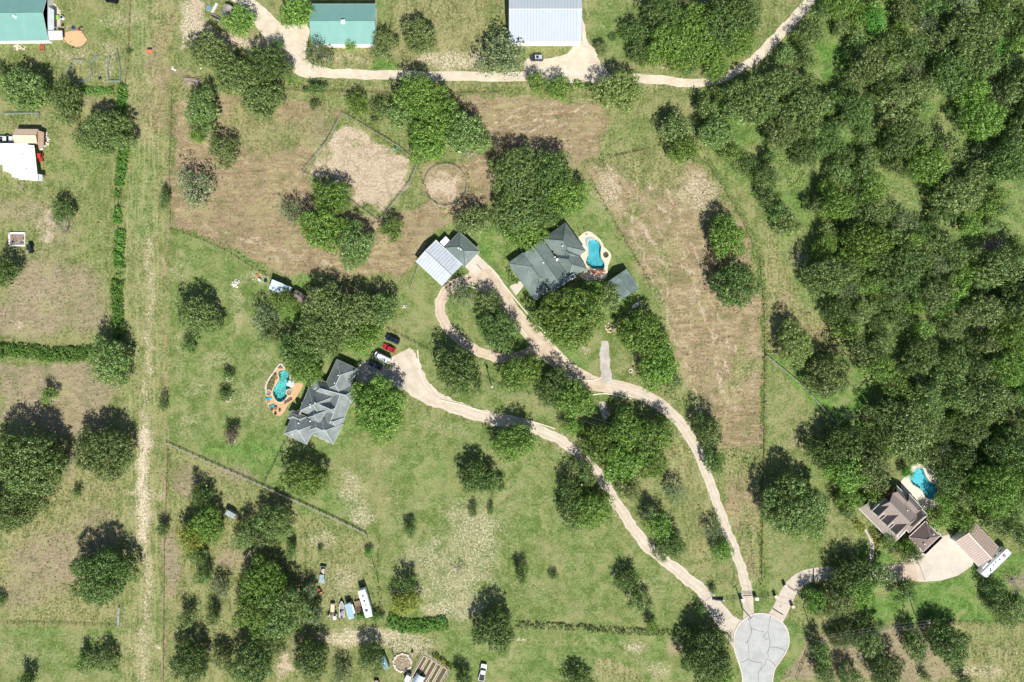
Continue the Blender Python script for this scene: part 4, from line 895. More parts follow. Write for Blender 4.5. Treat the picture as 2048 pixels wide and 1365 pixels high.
def pool(key, label, deckpx, deckm, ma, tint, cat='swimming pool'):
    pl = POOLS[key]; ring = W2(smooth(pl, True, 3)); c = P(sum(p[0] for p in pl)/len(pl), sum(p[1] for p in pl)/len(pl))
    t = thing('swimming_pool', label, cat, c)
    deck = wpoly(deckpx, .05, 4)
    sheet('deck', deck, .12, deckm, [ring[::-1]], t, None, .14)
    b = MB(); n = len(ring); cc = Vector((c.x, c.y))
    mid_ = [tuple(cc+(Vector(p)-cc)*.82) for p in ring]
    b.add([(x, y, .12) for x, y in ring]+[(x, y, -.9) for x, y in ring]+[(x, y, -1.3) for x, y in mid_], [(i, (i+1) % n, n+(i+1) % n, n+i)[::-1] for i in range(n)]+[(n+i, n+(i+1) % n, 2*n+(i+1) % n, 2*n+i)[::-1] for i in range(n)]+[tuple(range(2*n, 3*n))])
    o = b.build('basin', ma, t)
    if o.data.polygons[-1].normal.z < 0: o.data.flip_normals()
    sheet('water', ring, 0.0, water_mat(key+'_water', tint), (), t, None)
    kb = MB()
    big_ = [tuple(Vector(p)+(Vector(p)-cc).normalized()*.38) for p in ring]
    for i in range(n):
        j = (i+1) % n; kb.prism([ring[i], ring[j], big_[j], big_[i]], .12, .17)
    kb.build('coping', M_cop, t)
    return t
D1 = [(562, 728), (572, 738), (578, 742), (588, 756), (604, 762), (606, 772), (598, 786), (592, 797), (578, 808), (572, 818), (566, 827), (559, 832), (550, 830), (543, 822), (536, 812), (532, 802), (533, 793), (532, 786), (536, 781), (546, 782), (550, 760), (554, 748), (550, 738)]
pA = pool('a', 'teal kidney-shaped pool with flagstone deck beside the grey hipped house', [(x, y) for x, y in D1[1:]] , M_deckA, plaster('pool_plaster_a', '3f9aa0', '62bcb8', .6), 'd0f0ee')
D2 = [(1162, 470), (1172, 464), (1180, 464), (1192, 472), (1203, 483), (1208, 494), (1215, 500), (1222, 510), (1220, 522), (1216, 532), (1215, 545), (1213, 555), (1200, 559), (1180, 562), (1168, 560), (1160, 551), (1172, 538), (1168, 525), (1160, 513), (1168, 502), (1160, 488), (1157, 476)]
pB = pool('b', 'blue kidney pool with pale curved terrace beside the slate green roofed house', D2, M_deckB, plaster('pool_plaster_b', '58aab4', '70bcc4', .25), 'cdeef2')
D3 = [(1802, 962), (1818, 948), (1822, 934), (1836, 926), (1852, 928), (1862, 940), (1872, 950), (1882, 966), (1886, 985), (1882, 1004), (1866, 1016), (1850, 1020), (1838, 1008), (1826, 992), (1806, 985)]
pC = pool('c', 'turquoise pool dappled by tree shade behind the brown dormered house', D3, mat('white_pool_deck', 'd6ccba', .9), plaster('pool_plaster_c', '62bcc6', '7ccad2', .3), 'd2f0f4')
sheet('shallow_shelf', wpoly([(1170, 478), (1178, 474), (1188, 476), (1190, 481), (1180, 481), (1176, 488), (1177, 497), (1172, 492)], .03), .135, mat('shelf_water', '8fa9b4', .2, 0, .05), (), pB, None)
# pool-side planting bed and wall at the teal pool
t = thing('retaining_wall', 'curved dry-stone wall around the yellow-green bed left of the teal pool', 'stone wall', P(545, 755))
q = smooth([(570, 738), (561, 728), (548, 744), (538, 758), (532, 772), (533, 784)], n=7); rnd = random.Random(5)
for x, y in q: w_ = P(x, y); MB().rock((w_.x, w_.y, .2), .36, rnd).build('stone', M_kerb, t)
bed = sheet('planting_bed', wpoly([(561, 731), (569, 739), (557, 749), (551, 762), (547, 776), (535, 782), (535, 770), (541, 756), (550, 743)], .1), .1, mat('mulch', '6e5f52', .95), thick=.1)
# waterfall rocks of the blue pool
t = thing('rock_waterfall', 'reddish boulder waterfall at the lower end of the blue pool', 'rock waterfall', P(1198, 542))
for i in range(22):
    x = 1186+i*1.05+random.uniform(-.8, .8); y = 545-i*.12+random.uniform(-2.4, 2.4); w_ = P(x, y); MB().rock((w_.x, w_.y, .35), random.uniform(.3, .55), rnd).build('rock', mat('red_rock', 'b0735a', .9, 0, .25, 3), t)
t = thing('rock_fountain', 'white boulder fountain at the right edge of the teal pool', 'rock fountain', P(582, 767))
for i in range(14):
    w_ = P(582+random.uniform(-5.5, 5.5), 767+random.uniform(-5, 5)); MB().rock((w_.x, w_.y, .35), random.uniform(.4, .75), rnd).build('rock', mat('white_rock', 'c9d4da', .8, 0, .12, 3), t)
t = thing('fire_pit', 'round stone fire pit with planted middle on the blue pool terrace', 'fire pit', P(1212, 511))
c = P(1212, 511)
for k in range(14):
    a = k*2*math.pi/14; MB().box((c.x+.75*math.cos(a), c.y+.75*math.sin(a), .3), (.3, .28, .36), a).build('block', mat('dark_block', '7a6555', .9), t)
MB().disc((c.x, c.y), .58, .12, .22, 14).build('bowl', M_dark, t)
bp_ = MB()
for k in range(9): bp_.rock((c.x+random.uniform(-.3, .3), c.y+random.uniform(-.3, .3), .35), .16, rnd)
bp_.build('plant', mat('pit_plant', '4a6b34', .9), t)
def lamp_post(x, y, label):
    c = P(x, y); t = thing('lamp_post', label, 'lamp post', c)
    MB().tube((c.x, c.y, .1), (c.x, c.y, 3.0), .05).build('pole', M_dark, t); MB().box((c.x, c.y, 3.1), (.35, .35, .3)).build('lamp_head', M_dark, t)
lamp_post(1172, 471, 'thin dark lamp post at the upper end of the blue pool terrace')
lamp_post(1160, 472, 'second, shorter dark lamp post left of the one above the blue pool')

def lounger(x, y, rz, m, label, group=None):
    t = thing('sun_lounger', label, 'lounger', P(x, y, 0), rz, group); 
    def L(b, nm, mm, par): o = b.build(nm, mm); o.parent = par; return o
    L(MB().box((0, 0, .42), (1.3, .65, .08)), 'seat', m, t)
    bk = MB().add([(-.65, -.32, .42), (-.65, .32, .42), (-1.15, .32, .78), (-1.15, -.32, .78), (-.65, -.32, .34), (-.65, .32, .34), (-1.15, .32, .70), (-1.15, -.32, .70)], [(0, 1, 2, 3), (7, 6, 5, 4), (0, 3, 7, 4), (1, 5, 6, 2), (2, 6, 7, 3), (0, 4, 5, 1)])
    L(bk, 'backrest', m, t)
    for sx in (-.55, .55):
        for sy in (-.28, .28): L(MB().box((sx, sy, .25), (.06, .06, .3)), 'leg', M_dark, t)
M_aqua = mat('aqua_cloth', '2aa6b8', .8); M_tanc = mat('tan_cloth', '9a7f74', .8); M_chair = mat('dark_wicker', '54434a', .8)
lounger(540, 797, R(10), M_aqua, 'upper of two aqua sun loungers left of the teal pool'); lounger(546, 812, R(22), M_aqua, 'lower of two aqua sun loungers left of the teal pool')
def chair(x, y, rz, label, m=None, group=None):
    m = m or M_chair
    t = thing('patio_chair', label, 'chair', P(x, y, 0), rz, group)
    for b, nm in ((MB().box((0, 0, .5), (.62, .62, .12)), 'seat'), (MB().box((-.33, 0, .78), (.1, .66, .55)), 'backrest'), (MB().box((0, .34, .66), (.6, .08, .1)), 'armrest'), (MB().box((0, -.34, .66), (.6, .08, .1)), 'armrest')): o = b.build(nm, m); o.parent = t
    for sx in (-.26, .26):
        for sy in (-.26, .26): o = MB().box((sx, sy, .28), (.06, .06, .34)).build('leg', M_dark); o.parent = t
c = P(552, 817); t = thing('patio_table', 'round dark patio table between the mauve chairs below the teal pool', 'table', c)
MB().disc((c.x, c.y), .65, .72, .8, 16).build('table_top', mat('brown_stone', '8d6b4a', .8), t); MB().disc((c.x, c.y), .3, .12, .72, 10).build('pedestal', M_dark, t)
chair(545, 819, R(0), 'mauve patio chair on the left of the round fire table'); chair(560, 821, R(180), 'mauve patio chair on the right of the round fire table'); chair(552, 827, R(90), 'wide mauve patio seat below the round fire table'); chair(538, 803, R(20), 'pale patio chair between the two aqua loungers', M_greyw)
chair(571, 806, R(150), 'tan patio chair left of the long bench under the teal pool', M_tanc)
c = P(579, 801); t = thing('patio_bench', 'long tan bench right of the teal pool below the stone spa', 'bench', c, R(35))
for b, nm in ((MB().box((0, 0, .5), (1.9, .65, .12)), 'seat'), (MB().box((0, -.33, .78), (1.9, .1, .5)), 'backrest'), (MB().box((-.9, 0, .3), (.08, .6, .36)), 'leg'), (MB().box((.9, 0, .3), (.08, .6, .36)), 'leg')): o = b.build(nm, M_tanc); o.parent = t
for x, y, lb in ((538, 786, 'round stone spa ring left of the teal pool'), (579, 785, 'oval stone spa ring right of the teal pool')):
    c = P(x, y); t = thing('stone_ring', lb, 'stone ring', c); 
    for k in range(16):
        a = k*2*math.pi/16; MB().box((c.x+1.0*math.cos(a), c.y+1.0*math.sin(a), .28), (.3, .42, .34), a).build('block', M_cop, t)
    MB().disc((c.x, c.y), .88, .12, .18, 16).build('floor', M_wood, t)
# top left sand play area, picnic bits
sd_ = sheet('sand_patch', wpoly([(127, 68), (140, 63), (160, 62), (168, 70), (174, 80), (164, 92), (150, 95), (135, 88), (127, 82)], .15), .02, mat('sand', 'c7a67c', .95, 0, .1, 2))
t = thing('log_border', 'ring of rough logs round the tan sand patch by the green house', 'log border', P(150, 78))
lg = smooth([(127, 67), (140, 61), (152, 58), (163, 57), (168, 70), (175, 80), (165, 93), (150, 96), (134, 88), (126, 78)], True, 1)
for a_, b_ in zip(lg, lg[1:]+lg[:1]):
    p_, q_ = P(a_[0], a_[1], .15), P(b_[0], b_[1], .15); MB().tube(p_, q_, .1).build('log', M_wood, t)
sheet('patio_slab', W2([(101, 8), (110, 8), (121, 22), (121, 55), (109, 55), (109, 20)]), .03, M_con)
# ================================================================ VEHICLES
def paint_m(name, c, rough=.25): 
    m = mat(name, c, rough, .1, .04, .8, .6); return m
M_vg = mat('vehicle_glass', '10181f', .06, 0, .1, 1, .7); M_rim = mat('wheel_rim', '9a9ea2', .3, .7); M_hl = mat('headlamp', 'e8ecef', .15); M_tl = mat('tail_lamp', '9c1c16', .3)
def loc(b, nm, m, par, smooth_=False):
    o = b.build(nm, m, None, None, smooth_); o.parent = par; return o
def rr(L, Wd, r, x0=0, n=4):
    pts = []
    for (cx, cy, a0) in ((L/2-r, Wd/2-r, 0), (-L/2+r, Wd/2-r, 90), (-L/2+r, -Wd/2+r, 180), (L/2-r, -Wd/2+r, 270)):
        for k in range(n+1): a = R(a0+90*k/n); pts.append((x0+cx+r*math.cos(a), cy+r*math.sin(a)))
    return pts
def loft(secs):
    b = MB(); n = len(secs[0][0]); vs = []
    for pl, z in secs: vs += [(x, y, z) for x, y in pl]
    fs = [tuple(range(n-1, -1, -1)), tuple(range(n*(len(secs)-1), n*len(secs)))]
    for k in range(len(secs)-1): fs += [(k*n+i, k*n+(i+1) % n, (k+1)*n+(i+1) % n, (k+1)*n+i) for i in range(n)]
    return b.add(vs, fs)
def wheels(t, L, Wd, r=.34, xs=None):
    for sx in (xs or (-L*.31, L*.31)):
        for sy in (-1, 1):
            y = sy*(Wd/2-.12)
            w_ = loc(MB().tube((sx, y-.11, r), (sx, y+.11, r), r, n=14), 'wheel', M_black, t)
            loc(MB().tube((sx, y+sy*.10, r), (sx, y+sy*.125, r), r*.6, n=10), 'rim', M_rim, w_)
def car(x, y, ang, L, Wd, Ht, m, label, style='sedan', cat='car', name='parked_car', group=None, roof=None):
    """ang: heading (degrees, photo plane, 0 = right, 90 = up)"""
    t = thing(name, label, cat, P(x, y, .8)*1, R(ang), group); t.location.z = 0
    belt = Ht*.55
    hood = {'sedan': .28, 'suv': .24, 'van': .13, 'pickup': .26}[style]; tail = {'sedan': .16, 'suv': .03, 'van': .02, 'pickup': .40}[style]
    if style == 'pickup':
        loc(loft([(rr(L*.96, Wd*.92, .2), .3), (rr(L, Wd, .25), .5), (rr(L, Wd, .25), belt*.8)]), 'body', m, t)
        bx0, bx1 = -L/2+.05, -L/2+L*tail
        for sy in (-1, 1): loc(MB().box(((bx0+bx1)/2, sy*(Wd/2-.07), belt*.92), (bx1-bx0, .14, belt*.34)), 'bed_side', m, t)
        loc(MB().box((bx0+.05, 0, belt*.92), (.1, Wd-.3, belt*.34)), 'tailgate', m, t)
        loc(MB().box(((bx0+bx1)/2, 0, belt*.81+.01), (bx1-bx0-.12, Wd-.3, .03)), 'bed_floor', mat('bed_liner', '3a3a3c', .8), t)
        x1 = L/2; cabx0 = bx1
        loc(loft([(rr(x1-cabx0, Wd*.98, .22, (x1+cabx0)/2), belt*.8), (rr(x1-cabx0-.1, Wd*.92, .22, (x1+cabx0)/2-.02), belt*1.05)]), 'bonnet', m, t)
    else:
        loc(loft([(rr(L*.95, Wd*.9, .25), .25), (rr(L, Wd, .38), .45), (rr(L*.99, Wd*.99, .38), belt*.85), (rr(L*.96, Wd*.92, .36), belt)]), 'body', m, t)
        cabx0 = -L/2+L*tail
    cx1 = L/2-L*hood; c0 = (cabx0+cx1)/2; cl = cx1-cabx0; z0 = belt if style != 'pickup' else belt*1.04
    fr = {'sedan': .62, 'suv': .74, 'van': .86, 'pickup': .66}[style]
    sh = -cl*.03 if style != 'van' else -cl*.03
    loc(loft([(rr(cl, Wd*.9, .2, c0), z0), (rr(cl*(fr+.04), Wd*.76, .18, c0+sh), Ht-.06)]), 'windows', M_vg, t)
    rf = loc(loft([(rr(cl*(fr+.03), Wd*.77, .18, c0+sh), Ht-.07), (rr(cl*fr, Wd*.72, .18, c0+sh), Ht)]), 'roof', roof or m, t)
    for sx in (cx1-cl*.10, c0, cabx0+cl*.1):
        pass
    if style == 'van':
        loc(loft([(rr(cl*.80, Wd*.93, .12, cabx0+cl*.40+.02), z0-.02), (rr(cl*.78, Wd*.84, .12, cabx0+cl*.40+.04), Ht-.04)]), 'side_panels', m, t)
        for k in (.38, .55): loc(MB().disc((cabx0+cl*k, 0), .16, Ht-.02, Ht+.14, 8), 'roof_fan', M_dark, rf)
    if style == 'suv':
        for sy in (-1, 1): loc(MB().tube((c0-cl*.3, sy*Wd*.33, Ht+.06), (c0+cl*.25, sy*Wd*.33, Ht+.06), .03), 'roof_rail', M_dark, rf)
        loc(MB().box((c0+cl*.08, 0, Ht+.005), (.8, .8, .02)), 'sunroof', M_vg, rf)
    wheels(t, L, Wd, .33 if style == 'sedan' else .38)
    for sy in (-1, 1):
        loc(MB().box((L/2-.16, sy*(Wd/2-.34), belt*.78), (.28, .34, .16)), 'headlight', M_hl, t); loc(MB().box((-L/2+.10, sy*(Wd/2-.3), belt*.78), (.18, .3, .2)), 'tail_light', M_tl, t)
        loc(MB().box((cx1-.25, sy*(Wd/2+.1), belt*1.02), (.16, .22, .14)), 'mirror', m, t)
    return t
A = 157
car(785, 679, 156, 4.9, 1.95, 1.8, paint_m('black_blue_paint', '1d2a3c'), 'black sport utility car, uppermost of the four cars parked by the grey house', 'suv')
car(778, 697, 157, 4.4, 1.8, 1.4, paint_m('red_paint', 'a8242e'), 'red sedan parked between the black utility car and the white van', 'sedan')
car(765.5, 716, 154, 5.9, 2.1, 2.6, paint_m('white_paint', 'e4e8eb'), 'white high-roof camper van parked beside the red sedan', 'van', 'van', 'parked_van')
car(750.5, 730.5, 156, 4.5, 1.8, 1.45, paint_m('navy_paint', '26303d'), 'dark blue hatchback, lowest of the cars parked by the grey house', 'sedan', roof=paint_m('slate_paint', '3d4855'))
car(1073.5, 116.5, 180, 4.3, 1.9, 1.9, paint_m('dark_grey_paint', '3b4046'), 'boxy grey off-road car parked below the white barn', 'suv', roof=paint_m('silver_roof', 'b6bcc4'))
t = car(645, 1150, 263, 5.7, 2.0, 1.8, paint_m('silver_paint', '9fb0b4'), 'silver pickup with a tan load in its bed, parked in the lower left field', 'pickup', 'pickup truck', 'pickup_truck')
car(965.5, 1345, 80, 5.7, 2.0, 1.85, paint_m('white_truck_paint', 'dfe3e6'), 'white pickup with an empty dark bed near the garden beds', 'pickup', 'pickup truck', 'pickup_truck')
c = P(646.5, 1141, 1.3); ld = MB()
for k in range(8): ld.box((c.x+random.uniform(-.3, .3), c.y+random.uniform(-.9, .9), 1.25+.05*k), (random.uniform(.5, 1.2), random.uniform(.3, .7), .1), random.uniform(0, 3))
o = ld.build('lumber_load', mat('tan_boards', 'c9b18c', .9)); tag(o, 'loose tan boards stacked in the bed of the silver pickup', 'boards')
car(223, 0, 170, 4.4, 1.8, 1.45, paint_m('black_paint', '16191d'), 'black car cut by the upper edge in the green yard', 'sedan')
car(11, 279, 0, 5.2, 2.0, 1.9, paint_m('white_rusty_paint', 'd7dadb'), 'white truck squeezed between the mobile home and the tan shed', 'pickup', 'pickup truck', 'pickup_truck')
# small vehicles
def buggy(x, y, ang, label, body, seat, L=2.6, Wd=1.4, name='utility_vehicle', cat='utility vehicle', roof=None):
    t = thing(name, label, cat, P(x, y, .6), R(ang)); t.location.z = 0
    loc(loft([(rr(L*.9, Wd*.7, .15), .35), (rr(L, Wd*.8, .2), .6), (rr(L*.5, Wd*.75, .2, L*.22), .85)]), 'body', body, t)
    loc(MB().box((-L*.12, 0, .8), (.5, Wd*.7, .22)), 'seat', seat, t); loc(MB().box((-L*.24, 0, 1.05), (.12, Wd*.7, .4)), 'backrest', seat, t)
    loc(MB().tube((L*.06, .25, .8), (L*.0, .25, 1.1), .03), 'steering_column', M_dark, t); loc(MB().disc((0, .25), .17, 1.1, 1.13, 10), 'steering_wheel', M_dark, t)
    if roof:
        loc(MB().box((-.15, 0, 1.85), (L*.55, Wd*.85, .08)), 'canopy', roof, t)
        for sx in (-L*.35, L*.15):
            for sy in (-1, 1): loc(MB().tube((sx, sy*Wd*.36, .6), (sx, sy*Wd*.36, 1.82), .03), 'canopy_post', M_dark, t)
    wheels(t, L, Wd, .3)
    return t
buggy(62, 497, 270, 'black utility buggy with a white bonnet beside the white-framed sand box', paint_m('black_plastic', '1c2024', .5), M_dark, 3.4, 1.7, roof=paint_m('dark_canopy', '262b30', .5))
buggy(639, 1182.5, 120, 'small red riding mower next to a grey bush in the lower left field', paint_m('red_plastic', '9c3b28', .5), M_dark, 1.9, 1.2, 'riding_mower', 'riding mower')
buggy(671, 1233, 90, 'white-topped riding mower below the flat trailer with the tan load', paint_m('white_plastic', 'c9d2da', .5), M_dark, 1.9, 1.2, 'riding_mower', 'riding mower', roof=M_white)
buggy(659, 1230, 60, 'tiny dark lawn tractor left of the white-topped mower', paint_m('dark_plastic', '30343a', .5), M_white, 1.6, 1.0, 'lawn_tractor', 'lawn tractor')
# red tractor by the mobile home
buggy(81.5, 315, 270, 'red tractor with a flat canopy in the shade beside the white mobile home', paint_m('tractor_red', 'b23a2c', .5), M_dark, 2.9, 1.7, 'tractor', 'tractor', roof=paint_m('tractor_canopy', 'b8402f', .5))
def trailer_frame(t, L, Wd, tongue=1.2, z=.5, m=M_dark):
    loc(MB().box((0, 0, z), (L, Wd, .12)), 'chassis', m, t); loc(MB().tube((L/2, Wd*.35, z), (L/2+tongue, 0, z), .05).tube((L/2, -Wd*.35, z), (L/2+tongue, 0, z), .05), 'drawbar', m, t)
    for sy in (-1, 1):
        w_ = loc(MB().tube((-.2, sy*(Wd/2+.02)-.1, .33), (-.2, sy*(Wd/2+.02)+.1, .33), .33, n=12), 'wheel', M_black, t); loc(MB().tube((-.2, sy*(Wd/2+.13), .33), (-.2, sy*(Wd/2+.14), .33), .2, n=10), 'rim', M_rim, w_)
t = thing('flat_trailer', 'small trailer heaped with tan sheets, leftmost of the parked trailers', 'trailer', P(666, 1214), R(88)); trailer_frame(t, 3.1, 1.6)
loc(loft([(rr(3.0, 1.5, .15), .58), (rr(2.7, 1.2, .2), 1.1), (rr(2.2, .9, .2), 1.25)]), 'covered_load', mat('cream_tarp', 'd7c2a4', .9, 0, .1, 2), t); loc(MB().box((-1.6, 0, .8), (.1, 1.8, .5)), 'tail_board', mat('orange_board', 'b8743f', .8), t)
t = thing('boat', 'grey fishing boat on a trailer between the tan-loaded trailer and the pale camper', 'boat', P(685, 1217), R(91)); trailer_frame(t, 4.2, 1.5, 1.0, .45)
hull = [(-2.6, .8), (1.0, .8), (1.9, .55), (2.6, .12), (2.75, 0), (2.6, -.12), (1.9, -.55), (1.0, -.8), (-2.6, -.8)]
loc(loft([([(x*.9, y*.6) for x, y in hull], .55), (hull, 1.15)]), 'hull', mat('grey_hull', '8d8f96', .5), t); rim = MB()
for a_, b_ in zip(hull, hull[1:]+hull[:1]): rim.tube((a_[0], a_[1], 1.2), (b_[0], b_[1], 1.2), .07, n=5)
loc(rim, 'gunwale', M_white, t); loc(MB().box((-.2, 0, 1.22), (.35, 1.4, .16)), 'bench', M_dark, t); loc(MB().box((-1.2, 0, 1.2), (.5, 1.1, .14)), 'bench', M_greyw, t); loc(MB().box((-.6, .3, 1.35), (.5, .5, .4)), 'seat', M_dark, t); loc(MB().box((-2.75, 0, 1.2), (.4, .4, .7)), 'outboard_motor', M_dark, t); loc(MB().box((1.2, 0, 1.18), (1.3, .9, .06)), 'foredeck', M_greyw, t)
t = thing('camper_trailer', 'pale blue pop-up camper trailer between the boat and the wooden flatbed', 'camper trailer', P(702, 1218), R(106)); trailer_frame(t, 5.2, 2.0, .9)
loc(loft([(rr(5.2, 2.1, .1), .6), (rr(5.2, 2.1, .1), 2.3), (rr(5.0, 1.9, .1), 2.4)]), 'body', mat('pale_blue_siding', 'a9bcc2', .5), t); loc(MB().box((0, 0, 2.42), (4.4, 1.5, .08)), 'roof_panel', mat('blue_grey_panel', '8fb0bb', .5), t); loc(MB().box((.2, -1.25, 1.9), (3.2, .5, .06)), 'awning', M_white, t); loc(MB().box((2.45, 0, 2.3), (.25, 1.9, .1)), 'front_trim', M_dark, t)
t = thing('flatbed_trailer', 'bare wooden flatbed trailer against the long white travel trailer', 'trailer', P(718, 1217), R(103)); trailer_frame(t, 5.4, 1.9, 1.2)
for k in range(8): loc(MB().box((0, -.83+k*.237, .6), (5.4, .215, .06)), 'plank', M_wood, t)
t = thing('travel_trailer', 'long white travel trailer, rightmost of the row of trailers', 'travel trailer', P(731.5, 1205.5, 2), R(106)); t.location.z = 0; trailer_frame(t, 9.4, 2.3, 1.1)
loc(loft([(rr(9.4, 2.4, .12), .6), (rr(9.4, 2.5, .15), 1.2), (rr(9.3, 2.5, .2), 3.0), (rr(8.6, 2.3, .3, -.2), 3.2)]), 'body', M_white, t)
for x_ in (2.6, .9): loc(loft([(rr(.8, .7, .15, x_), 3.2), (rr(.6, .5, .15, x_), 3.5)]), 'air_conditioner', mat('grey_plastic', '84868c', .6), t)
loc(MB().disc((-.6, 0), .17, 3.2, 3.35, 8), 'roof_vent', M_dark, t); loc(MB().box((-2.2, .1, 3.24), (.9, .9, .08)), 'solar_panel', mat('solar_blue', '50586a', .3), t); loc(MB().box((4.55, 0, 2.7), (.1, 2.1, .7)), 'front_cap', mat('cap_blue', '9fb3bd', .4), t)
for k in range(4): loc(MB().box((-3+k*2, -1.26, 1.9), (1.0, .05, .6)), 'window', M_vg, t)
loc(MB().box((0, -1.32, 2.7), (6.5, .14, .14)), 'rolled_awning', M_zinc, t)
# motorhome by the brown barn: (1430,830)-(1545,890)-(1860,570)-(1790,480)
c = P(*z6(1655, 685), 3.1); t = thing('motorhome', 'very long white motorhome parked diagonally behind the brown barn', 'motorhome', (c.x, c.y), R(44.5))
loc(loft([(rr(11.6, 2.4, .25), .4), (rr(11.8, 2.5, .3), 1.2), (rr(11.7, 2.5, .35), 3.1), (rr(11.3, 2.2, .4), 3.35)]), 'body', M_white, t)
for x_, y_ in ((-2.8, .1), (-1.2, .3), (-3.2, -.4), (1.5, .2), (-.1, .5)): loc(MB().box((x_, y_, 3.42), (.5, .35, .14)), 'roof_vent', M_dark, t)
loc(MB().box((3.4, 0, 3.5), (1.0, .8, .3)), 'air_conditioner', M_greyw, t); loc(MB().box((-5.6, 0, 2.2), (.3, 2.1, 1.0)), 'windscreen', M_vg, t)
for x_ in (-3.5, -1, 1.5, 4): loc(MB().box((x_, 1.27, 2.1), (1.1, .05, .6)), 'window', M_vg, t)
wheels(t, 11.6, 2.5, .45, (-3.8, 3.0)); loc(MB().box((-3.2, 1.5, 2.0), (2.4, .7, 1.7)), 'slide_out', M_white, t)
c = P(*z6(1470, 745), 1.4)
t = thing('utility_cart', 'small white cart with a dark seat in the gap between barn and motorhome', 'cart', (c.x, c.y), R(44)); loc(loft([(rr(2.2, 1.2, .15), .4), (rr(2.2, 1.2, .15), .9)]), 'body', M_white, t); loc(MB().box((0, 0, 1.05), (.5, 1.0, .3)), 'seat', M_dark, t); wheels(t, 2.2, 1.2, .28)
# tanks and bins
def tank(x, y, ang, L, r, label, m=M_white):
    t = thing('gas_tank', label, 'tank', P(x, y, .7), R(ang)); t.location.z = 0
    b = MB(); n = 14; secs = [(-L/2, .05), (-L/2+r*.12, r*.55), (-L/2+r*.45, r*.88), (-L/2+r, r), (L/2-r, r), (L/2-r*.45, r*.88), (L/2-r*.12, r*.55), (L/2, .05)]
    vs = [(x_, q*math.cos(2*math.pi*k/n), .35+r+q*math.sin(2*math.pi*k/n)) for x_, q in secs for k in range(n)]
    b.add(vs, [(s_*n+k, s_*n+(k+1) % n, (s_+1)*n+(k+1) % n, (s_+1)*n+k)[::-1] for s_ in range(len(secs)-1) for k in range(n)])
    loc(b, 'shell', m, t, True); loc(MB().disc((0, 0), .2, .3+2*r, .5+2*r, 10), 'valve_dome', M_dark, t)
    for sx in (-L*.28, L*.28): loc(MB().box((sx, 0, .25), (.15, r*1.4, .5)), 'saddle', M_greyw, t)
tank(1271, 611, 35, 2.5, .55, 'white gas tank with a dark valve dome below the pool shed')
tank(83, 298, 20, 1.2, .35, 'little white tank at the foot of the stone heap by the tan shed')
t = thing('cargo_trailer', 'teal-grey enclosed cargo trailer beside a tree in the bottom yard', 'trailer', P(769.5, 1323.5, 1), R(112)); t.location.z = 0; trailer_frame(t, 4.4, 1.7, 1.0)
loc(loft([(rr(4.3, 1.8, .12), .55), (rr(4.3, 1.8, .15), 2.0), (rr(4.1, 1.6, .2), 2.1)]), 'body', mat('teal_grey_paint', '6f8d93', .5), t); loc(MB().box((-.2, 0, 2.15), (.4, .4, .12)), 'roof_vent', M_white, t); loc(MB().box((-2.17, 0, 1.3), (.05, 1.4, 1.3)), 'rear_door', M_zinc, t)
# well ring, troughs, buckets
def ring_thing(x, y, r, n, label, name='stone_ring', cat='stone ring', m=M_kerb, h=.4, rs=.25, floor=None):
    c = P(x, y); t = thing(name, label, cat, c)
    for k in range(n):
        a = 2*math.pi*k/n; q = r*(1+rnd.uniform(-.06, .06)); MB().rock((c.x+q*math.cos(a), c.y+q*math.sin(a), h*.4), rs*rnd.uniform(.8, 1.2), rnd).build('stone', m, t)
    if floor: MB().disc((c.x, c.y), r*.9, .02, .08, 18).build('soil', floor, t)
    return t
ring_thing(1261, 742, .55, 10, 'tiny ring of stones with a dark middle on the lawn by the spur', m=M_kerb, floor=M_dark)
ring_thing(463, 880, 1.3, 16, 'stone ring under the small mottled tree on the left lawn', m=M_kerb)
ring_thing(460, 757, 1.0, 10, 'pale stone ring by the upper of two small dark lawn trees')
ring_thing(457, 799, .8, 9, 'pale stone ring by the lower of two small dark lawn trees')
t = ring_thing(805, 1325, 2.9, 40, 'large oval stone-walled planting bed left of the fenced garden', 'stone_bed', 'planting bed', M_kerb, .7, .4, mat('stony_soil', '8f8068', .95, 0, .3, 4))
c = P(805, 1325)
for k in range(46):
    a = random.uniform(0, 6.28); q = random.uniform(.2, 2.4); MB().rock((c.x+q*math.cos(a), c.y+q*math.sin(a)-.3, .14), random.uniform(.1, .28), rnd).build('stone', random.choice((M_kerb, M_cop, M_greyw)), t)
def pile(x, y, rx, ry, n, r, label, m, name='stone_pile', cat='stone pile', pn='stone', rot=0):
    c = P(x, y); t = thing(name, label, cat, c)
    for k in range(n):
        a = rnd.uniform(0, 6.28); q = math.sqrt(rnd.random()); dx, dy = rx*q*math.cos(a), ry*q*math.sin(a)
        x_ = dx*math.cos(rot)-dy*math.sin(rot); y_ = dx*math.sin(rot)+dy*math.cos(rot)
        MB().rock((c.x+x_, c.y+y_, .1+.5*(1-q)*r*3), r*rnd.uniform(.6, 1.3), rnd, .7).build(pn, m if not isinstance(m, tuple) else rnd.choice(m), t)
    return t
M_wst = mat('white_stone', 'd8d2c6', .85, 0, .15, 3)
pile(473, 567.5, 1.5, 1.4, 40, .26, 'heap of white stones on the left lawn', M_wst)
pile(93, 280, .9, 2.6, 44, .26, 'long heap of white stones right of the tan shed', M_wst)
pile(515, 551, .5, .5, 10, .22, 'small orange-red heap at the fence corner of the left lawn', mat('orange_clay', 'c07242', .8), 'rubble_heap', 'rubble')
pile(1222, 657, 1.6, 2.4, 40, .3, 'jumble of tan rocks and logs left of the twin trees', (M_cop, M_wood, M_kerb), rot=.6)
